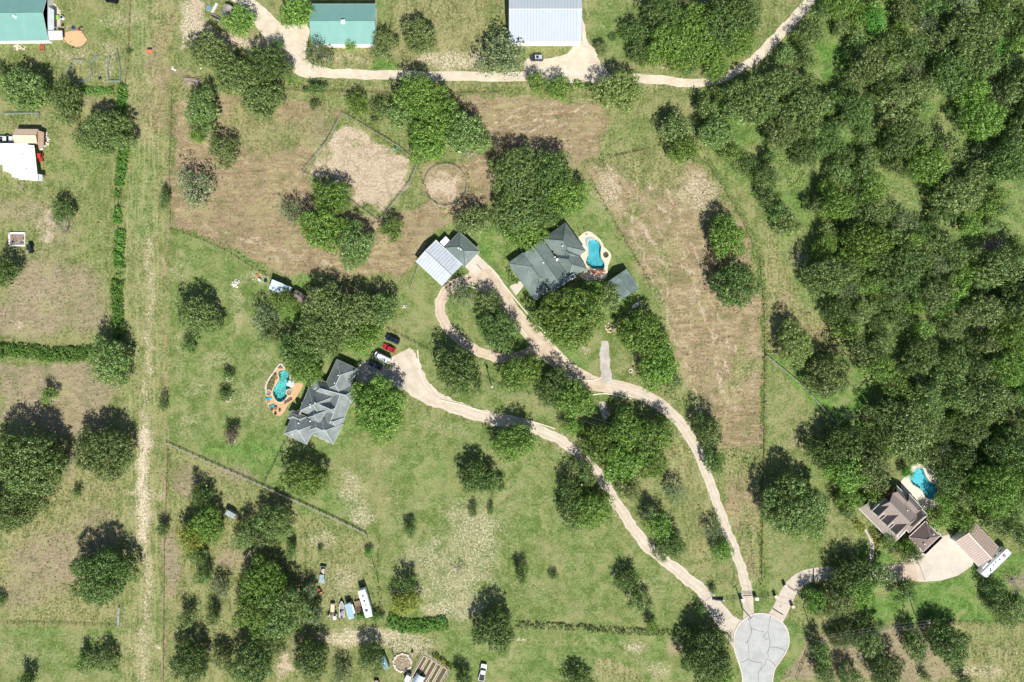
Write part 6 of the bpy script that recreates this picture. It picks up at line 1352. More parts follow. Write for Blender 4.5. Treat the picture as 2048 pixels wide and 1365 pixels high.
TR = [
# upper left
(50,178,47,'oak','wide grey-green oak in the upper left yard, above the tan shed',1.15),(132,200,36,'oak','taller-than-wide oak touching the right side of the wide grey-green oak',.7),(208,268,50,'oak','big oak straddling the bright hedge right of the tan shed',1.25),
(4,140,13,'dark','dark oak cut by the left edge, below the green-roofed house'),(126,424,25,'dark','dark oak above the grey tangle of branches in the left field'),(8,545,34,'dark','dark oak cut by the left edge below the white-framed sand box'),
(222,722,46,'oak','round grey-green oak where the bright horizontal hedge ends'),(98,792,17,'bright','small pale-leaved tree alone in the pinkish left field',.8),(52,925,72,'oak','upper of the pair of massive oaks at the left edge',1.2),(20,1015,56,'oak','lower of the pair of massive oaks at the left edge',1.3),
(205,905,54,'oak','oval oak standing right of the massive edge pair, beside the lane',1.0),(152,984,11,'dark','dark little bush under the oval oak by the lane'),(204,1152,58,'dark','solitary large dark oak in the lower left field with a long shadow',1.05),
(172,1328,20,'dark','left one of two slim dark trees in the bottom left lawn',.8),(212,1322,25,'oak','right one of two slim dark trees in the bottom left lawn',.9),(0,1200,12,'dark','dark crown barely entering at the left edge above the bottom lawn'),(54,1366,20,'dark','oak crown cut by the bottom edge at the far lower left'),
(328,398,15,'dark','uppermost of three round junipers along the right side of the lane',.6),(328,808,13,'dark','middle of three round junipers along the right side of the lane',.75),(326,1060,15,'dark','lowest of three round junipers along the right side of the lane',1),(258,104,6,'dark','tiny dark bush on the left edge of the lane by the orange platform'),
# top middle
(481,42,33,'bright','bright round tree right of the weathered shed'),(417,102,42,'olive','olive oak at the end of the rocky track, left of the big twin grove',1.15),(470,150,44,'oak','wide dark oak just right of and below the olive oak',1.25),(530,132,44,'dark','large oak inside the bend of the gravel road',1.05),(523,192,44,'oak','oak forming the lower tip of the grove at the road bend',1.1),
(556,100,20,'dark','small oak at the upper tip of the grove touching the road'),(405,222,40,'oak','upright oak at the upper corner of the left brown pasture',.85),(395,270,18,'bright','light green sapling at the foot of the upright pasture oak'),(448,302,33,'olive','olive tree with a yellowish crown in the brown pasture',1.1),(388,378,43,'grey','grey-green oak in the left brown pasture with a dark shadow'),
(592,24,34,'bright','bright tree left of the green barn',.9),(638,107,33,'grey','bluish feathery tree before the lower left corner of the green barn'),(702,90,14,'bright','small green tree at the middle of the green barn wall'),(768,87,29,'olive','olive tree at the lower right corner of the green barn',.85),(839,72,36,'olive','oak standing alone in the mown lot right of the green barn',1.0),(1008,108,52,'grey','big grey-green tree at the lower left corner of the white barn',1.1),
(632,178,16,'dark','low dark shrub under the gravel road',1.9),(716,208,25,'bright','bright bushy tree above the square corral'),(757,222,20,'oak','slim tree between the bright bushy tree and the big middle grove'),(628,210,11,'dark','small spiky bush in the upper pasture',1),
(838,190,48,'bright','tallest crown of the middle grove, its top shading the gravel road',1),(800,230,32,'oak','left lobe tree of the middle grove'),(872,240,48,'bright','central tree of the middle grove'),(925,268,48,'oak','right hand tree of the middle grove above the grey dead tree',1.1),(855,290,42,'bright','lowest tree of the middle grove beside the corral',1),
(1001,300,18,'red','sparse purplish tree right of the grey dead tree',.7),(990,330,16,'olive','olive bush under the sparse purplish tree'),
(660,398,40,'bright','upper light green tree of the pasture clump below the corral'),(650,460,48,'bright','lower light green tree of the pasture clump below the corral',.95),(712,490,42,'oak','darker right hand oak of the pasture clump below the corral',.85),(582,425,28,'grey','grey leafless-looking tree left of the pasture clump',.8),(782,462,26,'bright','round tree at the lowest corner of the square corral'),
(945,440,35,'olive','leafy tree behind the pyramid-roofed garage'),
(1035,345,50,'oak','uppermost oak of the grove behind the slate green house',.9),(1105,345,46,'dark','upper right oak of the grove behind the slate green house'),(1128,395,44,'bright','right hand bright oak of the grove behind the slate green house'),(1040,420,52,'oak','left hand oak of the grove behind the slate green house'),(1085,415,46,'dark','centre oak of the grove behind the slate green house'),(1048,465,40,'bright','lowest oak of the grove, touching the slate green roof'),
(1070,166,20,'bright','small dark-topped tree below the grey off-road car',.9),(1116,175,28,'bright','bright shrubby tree at the lower edge of the gravel yard',1.1),(1240,182,45,'lime','big feathery lime green tree below the gravel road'),(1350,255,34,'olive','yellow-green tree left of the right woods',1),(1365,298,34,'bright','greener tree directly below the yellow-green one'),(1340,250,20,'dark','dark tuft at the upper left of the yellow-green tree'),
(1202,98,14,'olive','small shrub beside the upper right of the gravel yard',1.2),(1228,75,8,'dark','tiny lone shrub on the lawn right of the white barn'),(1272,62,28,'dark','broken dark tree on the lawn right of the white barn',1.1),(1278,100,26,'dark','lower dark tree on the lawn right of the white barn',1),(1290,120,14,'bright','bright low shrub at the foot of the two dark lawn trees'),
(1330,28,44,'dark','leftmost oak at the top of the upper right grove'),(1335,85,44,'bright','left oak of the upper right grove'),(1388,62,50,'bright','centre oak of the upper right grove',1),(1372,108,36,'bright','lowest bright oak of the upper right grove'),(1440,50,48,'dark','oak left of the grove\'s brown gap',1),(1425,100,38,'bright','oak in the lower middle of the upper right grove'),(1484,36,42,'dark','rightmost top oak of the upper right grove'),(1476,82,36,'bright','rightmost low oak of the upper right grove'),(1436,142,24,'bright','oak hanging over the gravel road at the grove foot'),(1378,138,14,'dark','small dark shrub on the verge above the gravel road',1.6),
# centre
(1141,634,66,'bright','largest round oak of the centre, below the slate green house'),(1216,602,30,'olive','olive tree shading the left side of the pool shed',1),(1190,580,22,'bright','small tree between the pool terrace and the pool shed'),(1283,668,48,'bright','upper of the twin big trees right of the gravel spur'),(1320,732,44,'bright','lower of the twin big trees right of the gravel spur',.85),(1345,765,18,'oak','little crown at the lower tip of the twin big trees'),
(922,588,32,'grey','spiky blue-green tree at the lower corner of the carport',1.1),(975,606,26,'olive','tree in the driveway island next to the spiky one',1.1),(1000,662,42,'dark','tall tree in the middle of the driveway island',.85),(990,625,24,'oak','small tree at the upper end of the driveway island'),(916,740,48,'dark','isolated round dark oak between the two winding drives'),
(1038,746,42,'bright','round oak below the driveway island',1.1),(1105,778,38,'dark','left oak of the pair along the pinkish drive'),(1145,800,42,'bright','right oak of the pair along the pinkish drive',1.15),
(570,604,27,'bright','bright tree below the pale metal shed'),(525,645,33,'grey','grey feathery tree left of the big house grove',.75),(545,668,22,'olive','olive understory tree between the feathery tree and the house grove'),
(648,606,42,'olive','upper left oak of the grove over the grey hipped house',1),(700,628,48,'olive','upper middle oak of the grove over the grey hipped house'),(757,622,40,'oak','upper right oak of the grove over the grey hipped house'),(722,672,38,'bright','lower right oak of the grove, above the parked cars',1.2),(645,668,50,'oak','central oak of the grove over the grey hipped house'),(597,700,42,'dark','left oak of the grove, above the teal pool',.9),(612,738,36,'bright','lowest oak of the grove, leaning over the teal pool'),
(757,815,60,'bright','big round tree right of the grey hipped house'),(607,955,42,'bright','round tree below the grey hipped house'),(397,630,42,'oak','oak with a pointed shadow on the left lawn',1.15),(382,688,17,'dark','small dark tree at the foot of the left lawn oak'),
(456,750,12,'dark','upper of two small dark lawn trees'),(449,790,13,'dark','lower of two small dark lawn trees',1.2),(464,872,17,'red','small mottled tree with a stone ring on the left lawn'),
(1031,885,42,'bright','broad low oak below the middle drive bend',1.5),(952,955,36,'dark','upright oak in the middle of the big pasture',1),(985,970,22,'dark','lower companion of the upright pasture oak'),(948,1024,12,'dark','left one of two shrubs under the pasture oak',.75),(982,1018,9,'dark','right, thinner one of two shrubs under the pasture oak',.6),(821,1061,15,'dark','small dark tree above the garden pasture bare patch',1),
(736,1106,10,'vivid','bright sapling at the fence corner'),(582,1100,16,'dark','two-tone young tree left of the fence corner',.6),(1045,1148,18,'dark','thin dark tree in the lower middle pasture',.65),(1108,1152,9,'dark','tiny round bush right of the thin dark tree'),(811,1205,30,'yellow','yellow-green tree above the bright bottom hedge',1),(812,1165,20,'dark','dark top part tree behind the yellow-green one',1),(989,1260,42,'dark','dense dark oak at the end of the bushy ditch',1),
(1254,1162,24,'dark','upper tree of the leaning row in the lower pasture',1.1),(1280,1203,22,'dark','middle tree of the leaning row in the lower pasture'),(1303,1252,14,'bright','lowest bush of the leaning row, standing in the ditch',.9),(1145,990,34,'dark','left tree of the dark pasture cluster right of centre',.8),(1140,1035,28,'olive','lowest left tree of the dark pasture cluster'),(1185,1020,40,'bright','right bright tree of the dark pasture cluster',.9),
(1205,890,44,'bright','left oak of the wire-crossed grove',1),(1250,862,40,'bright','top oak of the wire-crossed grove'),(1305,875,42,'bright','right oak of the wire-crossed grove'),(1245,920,44,'bright','central oak of the wire-crossed grove'),(1300,925,36,'bright','lower right oak of the wire-crossed grove'),(1255,975,30,'olive','lower oak of the wire-crossed grove over the drive',.9),(1165,935,22,'dark','dark tree left of the wire-crossed grove beside the drive',.8),(1178,960,16,'olive','small olive tree where the drive leaves the grove'),
(1142,856,20,'bright','round juniper-like tree above the middle drive'),(1415,858,34,'dark','dark tree right of the drive at the right pasture tip',.85),(1428,925,26,'dark','dark tree below it on the outer side of the right drive',.8),(1300,1022,18,'grey','grey-topped tree between the lower drives'),(1318,1052,30,'bright','bright tree between the lower drives',1),(1345,1088,30,'dark','lower tree between the lower drives',.95),(1322,1108,16,'olive','pale shrub over the edge of the lower left drive'),
(1350,985,27,'grey','spiky grey-green tree under the power line',.85),(1428,1060,22,'grey','upper grey tree beside the lower right drive',.8),(1447,1102,24,'bright','lower tree leaning over the lower right drive',.8),
(1417,1312,52,'dark','upper left huge oak beside the cul-de-sac',.95),(1446,1345,28,'bright','lower right huge oak beside the cul-de-sac'),(1395,1272,24,'dark','top part oak of the huge clump beside the cul-de-sac'),(1400,1222,12,'dark','slim dark tree on the left of the concrete entrance',.8),(1424,1180,9,'dark','small shrub behind the dark entrance sign'),
(1470,572,48,'dark','dark broken oak in the right pasture',.95),(1455,478,42,'bright','bright yellowish oak in the right pasture',1.0),(1440,510,24,'red','purplish thin tree between the two pasture oaks'),
(1590,688,40,'lime','bluish tree on the fence line of the golden field',.8),(1655,755,46,'olive','open-crowned tree over the bright right lawn',1),(1593,1018,64,'oak','biggest solitary oak right of the right fence',1.0),
(1648,905,34,'dark','left tree of the clump above the brown house'),(1690,890,44,'dark','upper tree of the clump above the brown house'),(1695,945,44,'bright','lower tree of the clump above the brown house',1.1),(1740,940,44,'olive','tree touching the pool deck of the brown house'),(1700,1000,26,'bright','bushy tree at the left corner of the brown house',1.2),
(1628,1202,26,'bright','leftmost tree along the right concrete drive'),(1698,1152,36,'dark','tree covering the bend of the right concrete drive'),(1718,1182,36,'bright','middle tree along the right concrete drive'),(1748,1150,34,'dark','rightmost tree along the right concrete drive'),(1676,1205,34,'olive','lower tree along the right concrete drive'),(1640,1215,24,'olive','small low tree along the right concrete drive'),
(1812,1180,23,'dark','single tree at the edge of the concrete court'),(1640,1300,22,'dark','upper slim tree right of the cul-de-sac',.7),(1650,1320,16,'bright','bright shrub under the upper slim tree right of the cul-de-sac'),(1695,1275,24,'dark','first tree in the row under the wires'),(1740,1285,32,'oak','second tree in the row under the wires',.8),(1745,1250,20,'dark','dark crown just above the wires'),(1830,1290,30,'dark','third tree in the row under the wires',.75),(1900,1292,40,'dark','big round tree at the right end of the wire row',1.1),(1875,1258,24,'dark','smaller crown at the power pole on the lawn edge',1.3),
(1648,1345,24,'dark','tree at the bottom edge right of the road',.9),(1700,1355,26,'dark','second tree at the bottom edge right of the road'),(1772,1340,38,'dark','tall tree at the bottom edge, centre of the lower right scrub',.9),(1850,1355,12,'olive','scrub bush at the bottom edge'),(1670,1280,16,'olive','olive bush between the first two row trees'),(1930,1362,14,'dark','last bush at the bottom edge on the right'),
(1990,1180,22,'dark','tree on the bright lawn below the motorhome',1.2),(2015,1225,32,'olive','olive tree at the lower right lawn edge',1),(1985,1205,16,'dark','low crown left of the olive lawn-edge tree'),(2040,1205,12,'dark','small crown cut by the right edge on the bright lawn'),
(1815,1095,16,'bright','small conifer against the front of the brown house'),(1822,1108,20,'dark','dark conifer beside the garage wing',.9),(1775,1080,17,'bright','shrub tree at the lower front corner of the brown house',1.1),(1790,1095,14,'dark','dark shrub before the brown house porch end'),
(1815,945,14,'vivid','bright palm-like plant overhanging the turquoise pool'),(1745,990,20,'bright','leafy tree at the upper left corner of the brown house'),(1695,1020,18,'dark','dark shrub below the leafy corner tree'),
(1893,1005,24,'bright','tree leaning over the right side of the turquoise pool'),(1902,960,34,'dark','dark tree at the upper right corner of the turquoise pool'),(1862,918,20,'olive','olive tree above the turquoise pool deck'),(1880,1040,22,'bright','tree filling the gap between turquoise pool and brown barn',1.1),(1925,1040,26,'bright','tree at the upper corner of the brown barn'),
# lower left thicket
(402,990,26,'dark','upper dark tree of the lower left thicket',1),(412,1050,38,'bright','large bright tree in the lower left thicket'),(382,1075,32,'yellow','yellowish tree at the left side of the thicket'),(492,1072,30,'oak','oak below the tiny tin-roofed hut'),(548,1045,38,'oak','right hand oak of the thicket',1.1),(525,1078,22,'olive','olive shrub tree in the thicket gap',1.4),(395,1110,20,'dark','dark tree joining the thicket to the lower trees'),
(405,1150,20,'dark','slim tree below the thicket',.9),(440,1175,24,'grey','grey half-dead tree below the thicket'),(375,1238,20,'olive','olive tree near the lane, lower left',.9),(425,1232,17,'dark','dark young tree between two olive ones',.8),(380,1325,42,'dark','round oak at the lower end of the lane'),(443,1318,24,'olive','olive tree right of the round lane-end oak'),(505,1330,46,'dark','oak at the bottom edge, second from the lane'),
(530,1170,50,'bright','top of the giant lower left oak group',1),(510,1225,46,'bright','left lobe of the giant lower left oak group'),(565,1225,54,'oak','main crown of the giant lower left oak group'),(545,1280,32,'oak','foot of the giant lower left oak group'),(622,1318,38,'dark','round oak right of the giant group, at the bottom'),(620,1180,17,'grey','grey bush beside the red mower'),(630,1232,20,'grey','greyish shrub left of the parked mowers',1.3),
(742,1318,30,'dark','tree left of the teal-grey cargo trailer',.9),(685,1345,24,'grey','thin greyish tree at the bottom edge'),(725,1232,12,'vivid','bright weedy bush under the flatbed trailer',1.6),(752,1235,12,'vivid','bright weedy bush under the white travel trailer',1.6),
(925,1362,20,'dark','dark crown at the bottom edge left of the white pickup',1.1),(1158,1362,24,'dark','crown cut by the bottom edge in the mown lawn',1.3),(640,1100,7,'dark','tiny bush in the field above the silver pickup'),
(390,945,7,'dark','tiny dark shrub above the lower left thicket'),(1178,1345+40,20,'dark','crown below the bottom edge'),
]
for rec in TR:
    x, y, r, kind, lab = rec[:5]; asp = rec[5] if len(rec) > 5 else 1.0
    if y > 1380: continue
    hk = 1.0
    tk = 'sparse' if kind in ('grey', 'red') and r > 20 else None
    tree(x, y, r*1.0, kind, lab, asp, hk=hk, tk=tk)
dead(936, 306, 20, 'pale grey dead tree at the right end of the middle grove'); dead(128, 458, 24, 'grey tangle of dead branches below the dark left field oak'); dead(98, 440, 12, 'small fallen bough left of the grey tangle')
dead(916, 1140, 17, 'lone ashy dead shrub in the middle of the big pasture'); dead(2033, 1165, 26, 'grey dead branches at the right edge of the bright lawn'); dead(1600, 520, 22, 'white-branched dead tree at the edge of the right woods'); dead(350+78, 1165, 18, 'ashy dead brush below the thicket')
dead(40, 372, 13, 'brown leafless shrub below the white mobile home'); dead(620, 1205, 12, 'ashy brush left of the flat trailer'); dead(985, 1250, .5*8, 'dead twigs at the ditch end')
# ---------------------------------------------------------------- the woods on the right
clear = [[(1628, 88), (1690, 80), (1706, 150), (1652, 165)], [(1530, 470), (1600, 480), (1625, 600), (1690, 690), (1690, 706), (1530, 700)], [(1540, 706), (1600, 712), (1690, 712), (1738, 770), (1735, 850), (1680, 870), (1600, 790)],
         [(1862, 205), (1908, 200), (1908, 240), (1868, 250)], [(1750, 345), (1790, 352), (1850, 378), (1860, 425), (1820, 425), (1800, 400)], [(2012, 385), (2060, 372), (2060, 445), (2018, 445)], [(1960, 470), (2018, 462), (2010, 500), (1968, 512)],
         [(1400, 300), (1440, 300), (1530, 420), (1540, 500), (1500, 480), (1440, 370)], [(1790, 935), (1872, 930), (1880, 990), (1870, 1020), (1905, 1045), (1990, 1078), (2020, 1110), (2048, 1120), (2048, 1200), (1700, 1200), (1700, 960), (1780, 950)], [(1600, 420), (1640, 430), (1640, 470), (1600, 470)], [(1550, 300), (1585, 300), (1590, 350), (1560, 360)], [(1480, 160), (1545, 115), (1590, 70), (1660, -30), (1590, -30), (1530, 80), (1470, 120)], [(1560, 390), (1600, 360), (1640, 300), (1660, 330), (1620, 400), (1590, 440)], [(1700, 250), (1715, 270), (1700, 290)], [(1480, 260), (1520, 240), (1530, 280), (1500, 310)], [(1660, 470), (1690, 460), (1690, 490)]]
woods = [(1395, 185), (1470, 165), (1540, 110), (1590, 60), (1640, 10), (1650, -15), (2065, -15), (2065, 1075), (1985, 1075), (1905, 1050), (1885, 940), (1800, 910), (1760, 925), (1745, 870), (1748, 760), (1700, 690), (1650, 640), (1610, 560), (1560, 470), (1500, 400), (1440, 325), (1405, 250)]
def inside(x, y, pl):
    c_ = False; n = len(pl)
    for i in range(n):
        x1, y1 = pl[i]; x2, y2 = pl[(i+1) % n]
        if (y1 > y) != (y2 > y) and x < (x2-x1)*(y-y1)/(y2-y1)+x1: c_ = not c_
    return c_
def dist_poly(x, y, pl):
    return min(math.hypot(x-(x1+max(0, min(1, ((x-x1)*(x2-x1)+(y-y1)*(y2-y1))/((x2-x1)**2+(y2-y1)**2)))*(x2-x1)), y-(y1+max(0, min(1, ((x-x1)*(x2-x1)+(y-y1)*(y2-y1))/((x2-x1)**2+(y2-y1)**2)))*(y2-y1))) for (x1, y1), (x2, y2) in zip(pl, pl[1:]+pl[:1]))
rf = random.Random(21); placed = []
for att in range(14000):
    r = rf.choice((50, 46, 42, 38, 34, 30, 26, 22)) if att < 6000 else rf.choice((30, 26, 22, 18)) if att < 11000 else rf.choice((18, 15))
    x = rf.uniform(1395, 2065); y = rf.uniform(-15, 1075)
    if not inside(x, y, woods): continue
    if any(inside(x, y, c_) or dist_poly(x, y, c_) < r*.72 for c_ in clear): continue
    if any(math.hypot(x-a, y-b) < (r+q)*.765 for a, b, q in placed): continue
    if any(math.hypot(x-q[0], y-q[1]) < (r+q[2])*.65 for q in TR): continue
    placed.append((x, y, r))
LMK = [('the gravel road end', 1600, 30), ('the square bright clearing', 1665, 125), ('the golden field', 1600, 600), ('the bright wedge lawn', 1690, 790), ('the little straw clearing', 1885, 225), ('the brush pile clearing', 1985, 488),
       ('the right-edge clearing', 2035, 410), ('the turquoise pool', 1848, 965), ('the long woodland glade', 1810, 395), ('the feathery lime tree', 1240, 182), ('the white motorhome', 1990, 1120), ('the upper right grove', 1440, 90)]
DIR = ['right of', 'up-right of', 'above', 'up-left of', 'left of', 'down-left of', 'below', 'down-right of']
ORD = ['nearest', 'second', 'third', 'fourth', 'fifth', 'sixth', 'seventh', 'eighth', 'ninth', 'tenth', 'eleventh', 'twelfth', 'thirteenth', 'fourteenth', 'fifteenth', 'sixteenth', 'seventeenth', 'eighteenth', 'nineteenth', 'twentieth', 'farthest', 'very farthest', 'outermost', 'last']
buck = {}
info = []
for (x, y, r) in placed:
    near = min(LMK, key=lambda q: math.hypot(x-q[1], y-q[2])); a = math.degrees(math.atan2(-(y-near[2]), x-near[1])) % 360
    d_ = DIR[int((a+22.5)//45) % 8]; kd = rf.choices(['oak', 'dark', 'olive', 'bright', 'grey', 'vivid'], [32, 20, 14, 24, 7, 3])[0]
    if r > 34 and kd == 'vivid': kd = 'oak'
    buck.setdefault((near[0], d_), []).append((math.hypot(x-near[1], y-near[2]), x, y, r, kd))
WD = {'oak': 'grey-green', 'dark': 'dark green', 'olive': 'olive', 'bright': 'fresh green', 'grey': 'ashy', 'vivid': 'vivid green'}
for (lm, d_), lst in buck.items():
    lst.sort()
    for i, (_, x, y, r, kd) in enumerate(lst):
        sz = 'broad' if r > 38 else 'medium' if r > 24 else 'small'
        lb = f"{sz} {WD[kd]} woodland crown, {ORD[min(i, 23)]} {d_} {lm}"
        tree(x, y, r*1.06, kd, lb, rf.uniform(.8, 1.25), hk=rf.uniform(.95, 1.25), group='trees of the dense right hand woods', rs=rf, tk='sparse' if kd == 'grey' or rf.random() < .12 else None)
for i, (x, y, rr0) in enumerate(((1735, 300, 17), (1905, 95, 18), (1868, 590, 20), (1960, 640, 16), (1700, 830, 15), (1900, 760, 16), (1640, 250, 16), (1995, 300, 16))):
    dead(x, y, rr0, ['pale bare snag in the woods straight below the square bright clearing', 'bare snag near the top of the woods', 'bare branches by the dark gap in the mid woods', 'thin bare snag right of the mid woods gap', 'bare limbs at the woods edge above the bright wedge lawn', 'weathered snag deep in the lower woods', 'bare snag at the upper left woods edge', 'bare snag near the right edge of the upper woods'][i], 'dead grey trees')
print('woods trees', len(placed), 'others', len(TR))

# ================================================================ HEDGES AND WEEDS
def leafy_strip(name, pts, wd, h, kind, label=None, cat=None, dens=.5, leaf=.3, per=12, seed=1, parent=None, stuff=False, gap=0.0):
    rng = np.random.default_rng(seed); q = smooth(pts, n=6) if len(pts) > 2 else pts
    q = [P(a, b) for a, b in q]; P_, N_ = [], []
    for a, b in zip(q[:-1], q[1:]):
        L = (b-a).length; n = max(1, int(L*wd/(dens*dens)))
        if L < 1e-4: continue
        u = (b-a)/L; v = Vector((-u.y, u.x, 0))
        for _ in range(n):
            t, s_ = rng.random(), rng.uniform(-1, 1); p = a+u*(L*t)+v*(s_*wd/2)
            m = .75+.35*math.sin(p.x*1.3+p.y*.9)*math.cos(p.y*1.1-p.x*.4)
            if rng.random() < gap*(.6+math.sin(p.x*.7+p.y*.8)): continue
            z = h*m*math.sqrt(max(.12, 1-s_*s_))*rng.uniform(.7, 1.0)
            P_.append((p.x, p.y, z)); N_.append((v.x*s_*.7, v.y*s_*.7, 1))
            if z > .9: P_.append((p.x+v.x*s_*.2, p.y+v.y*s_*.2, z*.5)); N_.append((v.x*s_, v.y*s_, .3))
    V = leaves(rng, np.array(P_, float), np.array(N_, float), per, .22 if h > .7 else .16, leaf, .6)
    V[:, 2] = np.maximum(V[:, 2], .02)
    me = quads_mesh(name, V); me.materials.append(LM[kind]); o = bpy.data.objects.new(name, me); col.objects.link(o)
    if stuff:
        o['kind'] = 'stuff'; o['label'] = label; o['category'] = cat or 'weeds'
    else: tag(o, label, cat or 'hedge')
    return o
leafy_strip('hedge', [(246, 172), (245, 230), (248, 300), (243, 345), (239, 375)], 3.4, 2.2, 'hedge', 'longest bright green hedge segment, passing behind the big oak at the lane', seed=1)
leafy_strip('hedge', [(238, 382), (236, 397)], 2.6, 1.6, 'hedge', 'short round hedge clump below the long hedge segment', seed=2)
leafy_strip('hedge', [(238, 415), (236, 448)], 3.0, 1.8, 'hedge', 'hedge clump level with the grey tangle of dead branches', seed=3)
leafy_strip('hedge', [(243, 460), (239, 500), (241, 538)], 3.6, 2.0, 'hedge', 'bright hedge segment level with the white-framed sand box', seed=4)
leafy_strip('hedge', [(239, 545), (237, 556)], 2.6, 1.2, 'bright', 'low thin hedge piece between two taller segments', seed=5)
leafy_strip('hedge', [(236, 562), (235, 600), (239, 645), (238, 690)], 4.0, 2.2, 'hedge', 'lowest vertical hedge segment, above the round grey-green oak', seed=6)
leafy_strip('hedge', [(-10, 702), (50, 702), (110, 710), (190, 705)], 5.2, 1.8, 'hedge', 'long bright horizontal hedge at the left edge', seed=7)
leafy_strip('hedge', [(165, 178), (200, 184), (230, 182)], 2.6, 1.3, 'hedge', 'short bright horizontal hedge under the two fenced pens', seed=8)
leafy_strip('hedge', [(775, 1238), (810, 1252), (860, 1250), (895, 1244)], 5.0, 1.6, 'hedge', 'bright curved hedge at the bottom below the yellow-green tree', seed=9)
leafy_strip('hedge', [(1030, 1249), (1090, 1252), (1160, 1256), (1240, 1262), (1380, 1268)], 2.3, 1.0, 'olive', 'brownish scrubby hedge along the ditch in the lower middle', seed=10, gap=.3)
leafy_strip('hedge', [(1148, 168), (1170, 172), (1195, 178)], 2.6, 1.4, 'bright', 'short hedge between the shrubby tree and the feathery lime tree', seed=11)
leafy_strip('planted_border', [(1706, 1040), (1716, 1052), (1728, 1062)], 2.4, 1.0, 'yellow', 'yellow flowering border left of the brown house porch', 'flower border', seed=12)  # planted borders of flowers and low shrubs, not hedges
leafy_strip('planted_border', [(1738, 1058), (1746, 1075), (1756, 1090)], 1.8, 1.0, 'yellow', 'golden shrub border between garden path and porch', 'flower border', seed=13)
leafy_strip('planted_border', [(553, 750), (545, 764), (538, 776)], 1.6, .5, 'yellow', 'yellow-green ground plants in the walled bed left of the teal pool', 'planting', seed=14)
leafy_strip('foundation_planting', [(1013, 532), (1024, 555), (1036, 566)], 1.5, .7, 'dark', 'dark shrubs in the upper front bed of the slate green house', 'planting', seed=15, gap=.3)
leafy_strip('foundation_planting', [(1047, 582), (1056, 596), (1066, 608)], 1.5, .7, 'dark', 'dark shrubs in the lower front bed of the slate green house', 'planting', seed=16, gap=.3)
leafy_strip('vine', [(866+2, 1308), (885, 1322), (905, 1335)], 1.6, 2.2, 'yellow', 'yellow-green vines on the upper fence of the vegetable garden', 'vine', seed=17)
W_ = [([(345, 195), (350, 240), (346, 300), (340, 335)], 2.4, 'lime', 'weeds along the upper left pasture fence'), ([(345, 455), (450, 492), (530, 545), (620, 592)], 1.0, 'bright', 'weeds under the fence of the left lawn'),
      ([(690, 232), (650, 290), (608, 345), (628, 365)], 1.6, 'lime', 'weeds on the left side of the square corral'), ([(690, 225), (760, 268), (830, 322)], 2.4, 'bright', 'weeds along the upper right side of the corral'), ([(720, 405), (740, 420), (760, 436)], 2.0, 'grey', 'bluish weeds in the lowest corral corner'),
      ([(835, 330), (852, 380), (880, 415), (900, 418)], 1.2, 'bright', 'weeds round the round pen'), ([(925, 325), (938, 360), (930, 392), (900, 415)], 1.2, 'lime', 'weeds on the right of the round pen'),
      ([(1412, 315), (1482, 430), (1520, 520), (1530, 640), (1528, 760), (1526, 900)], 2.0, 'lime', 'tall weeds along the right pasture fence'), ([(1526, 900), (1524, 1000), (1520, 1170)], .8, 'dark', 'dark weeds on the lower right fence'),
      ([(1180, 360), (1215, 420), (1250, 480), (1300, 565)], 1.2, 'bright', 'weeds on the fence between pool house and right pasture'), ([(570, 172), (640, 170), (700, 178)], 2.4, 'bright', 'weedy verge below the gravel road, left part'),
      ([(950, 180), (1050, 182)], 2.0, 'bright', 'weedy verge below the gravel road, middle part'), ([(1200, 312), (1240, 310), (1280, 303)], 1.0, 'dark', 'weeds at the cross fence of the right pasture'), ([(1450, 905), (1500, 925)], 6.0, 'lime', 'weedy patch at the tip of the right pasture'),
      ([(880, 440), (905, 425)], 1.6, 'lime', 'weeds by the garage back corner'), ([(1300, 770), (1340, 790), (1380, 815)], 2.6, 'lime', 'weeds on the outer bend of the right drive'), ([(640, 930), (560, 895)], .8, 'bright', 'weeds on the lawn divide'),
      ([(1490, 1010), (1500, 1080), (1508, 1150)], 1.2, 'lime', 'weeds on the right bank of the lower drive'), ([(1275, 620), (1330, 640)], 1.0, 'bright', 'weeds near the twin trees'), ([(1560, 260), (1580, 330), (1600, 380)], 6.0, 'lime', 'lime scrub inside the right woods, upper'), ([(1700, 350), (1690, 390), (1720, 420)], 5.0, 'grey', 'bluish scrub in the woods glade'),
      ([(1500, 190), (1480, 220), (1440, 235)], 3.0, 'bright', 'scrub under the wood edge'), ([(1440, 270), (1470, 300), (1500, 330)], 4.0, 'lime', 'lime grass scrub at the wood edge'), ([(760, 1080), (755, 1150), (765, 1240)], .6, 'dark', 'weeds along the path by the trailers')]
for i, (pts, wd, kd, lb) in enumerate(W_): leafy_strip('weeds', pts, wd, .5 if wd < 2.2 else .7, kd, lb, dens=.6, leaf=.24, per=8, seed=50+i, stuff=True, gap=.35)
# tufts of coarse grass over the rough pastures
rng = np.random.default_rng(5); pts_ = []
fx, fy = rng.uniform(0, 2048, 52000), rng.uniform(0, 1365, 52000)
ix = np.clip(((fx-1024)/S+178)/step, 0, len(gx)-12).astype(int)+5; iy = np.clip(((682.5-fy)/S+121)/step, 0, len(gy)-12).astype(int)+5
dn = .05+.55*CH['olive'][iy, ix]+.35*CH['weed'][iy, ix]+.3*CH['pink'][iy, ix]+.12*CH['brown'][iy, ix]-.5*CH['dirt'][iy, ix]-.3*CH['mow'][iy, ix]
roadpts = [(470, 0, 45), (540, 55, 40), (590, 110, 45), (1410, 1190, 30), (1495, 1220, 26), (1523, 1285, 60), (1515, 1345, 45), (1600, 1150, 30), (1700, 1150, 30), (1850, 1110, 70), (1580, 1190, 26), (780, 740, 45), (1140, 130, 50), (1100, 140, 40)]
ok = rng.random(52000) < dn
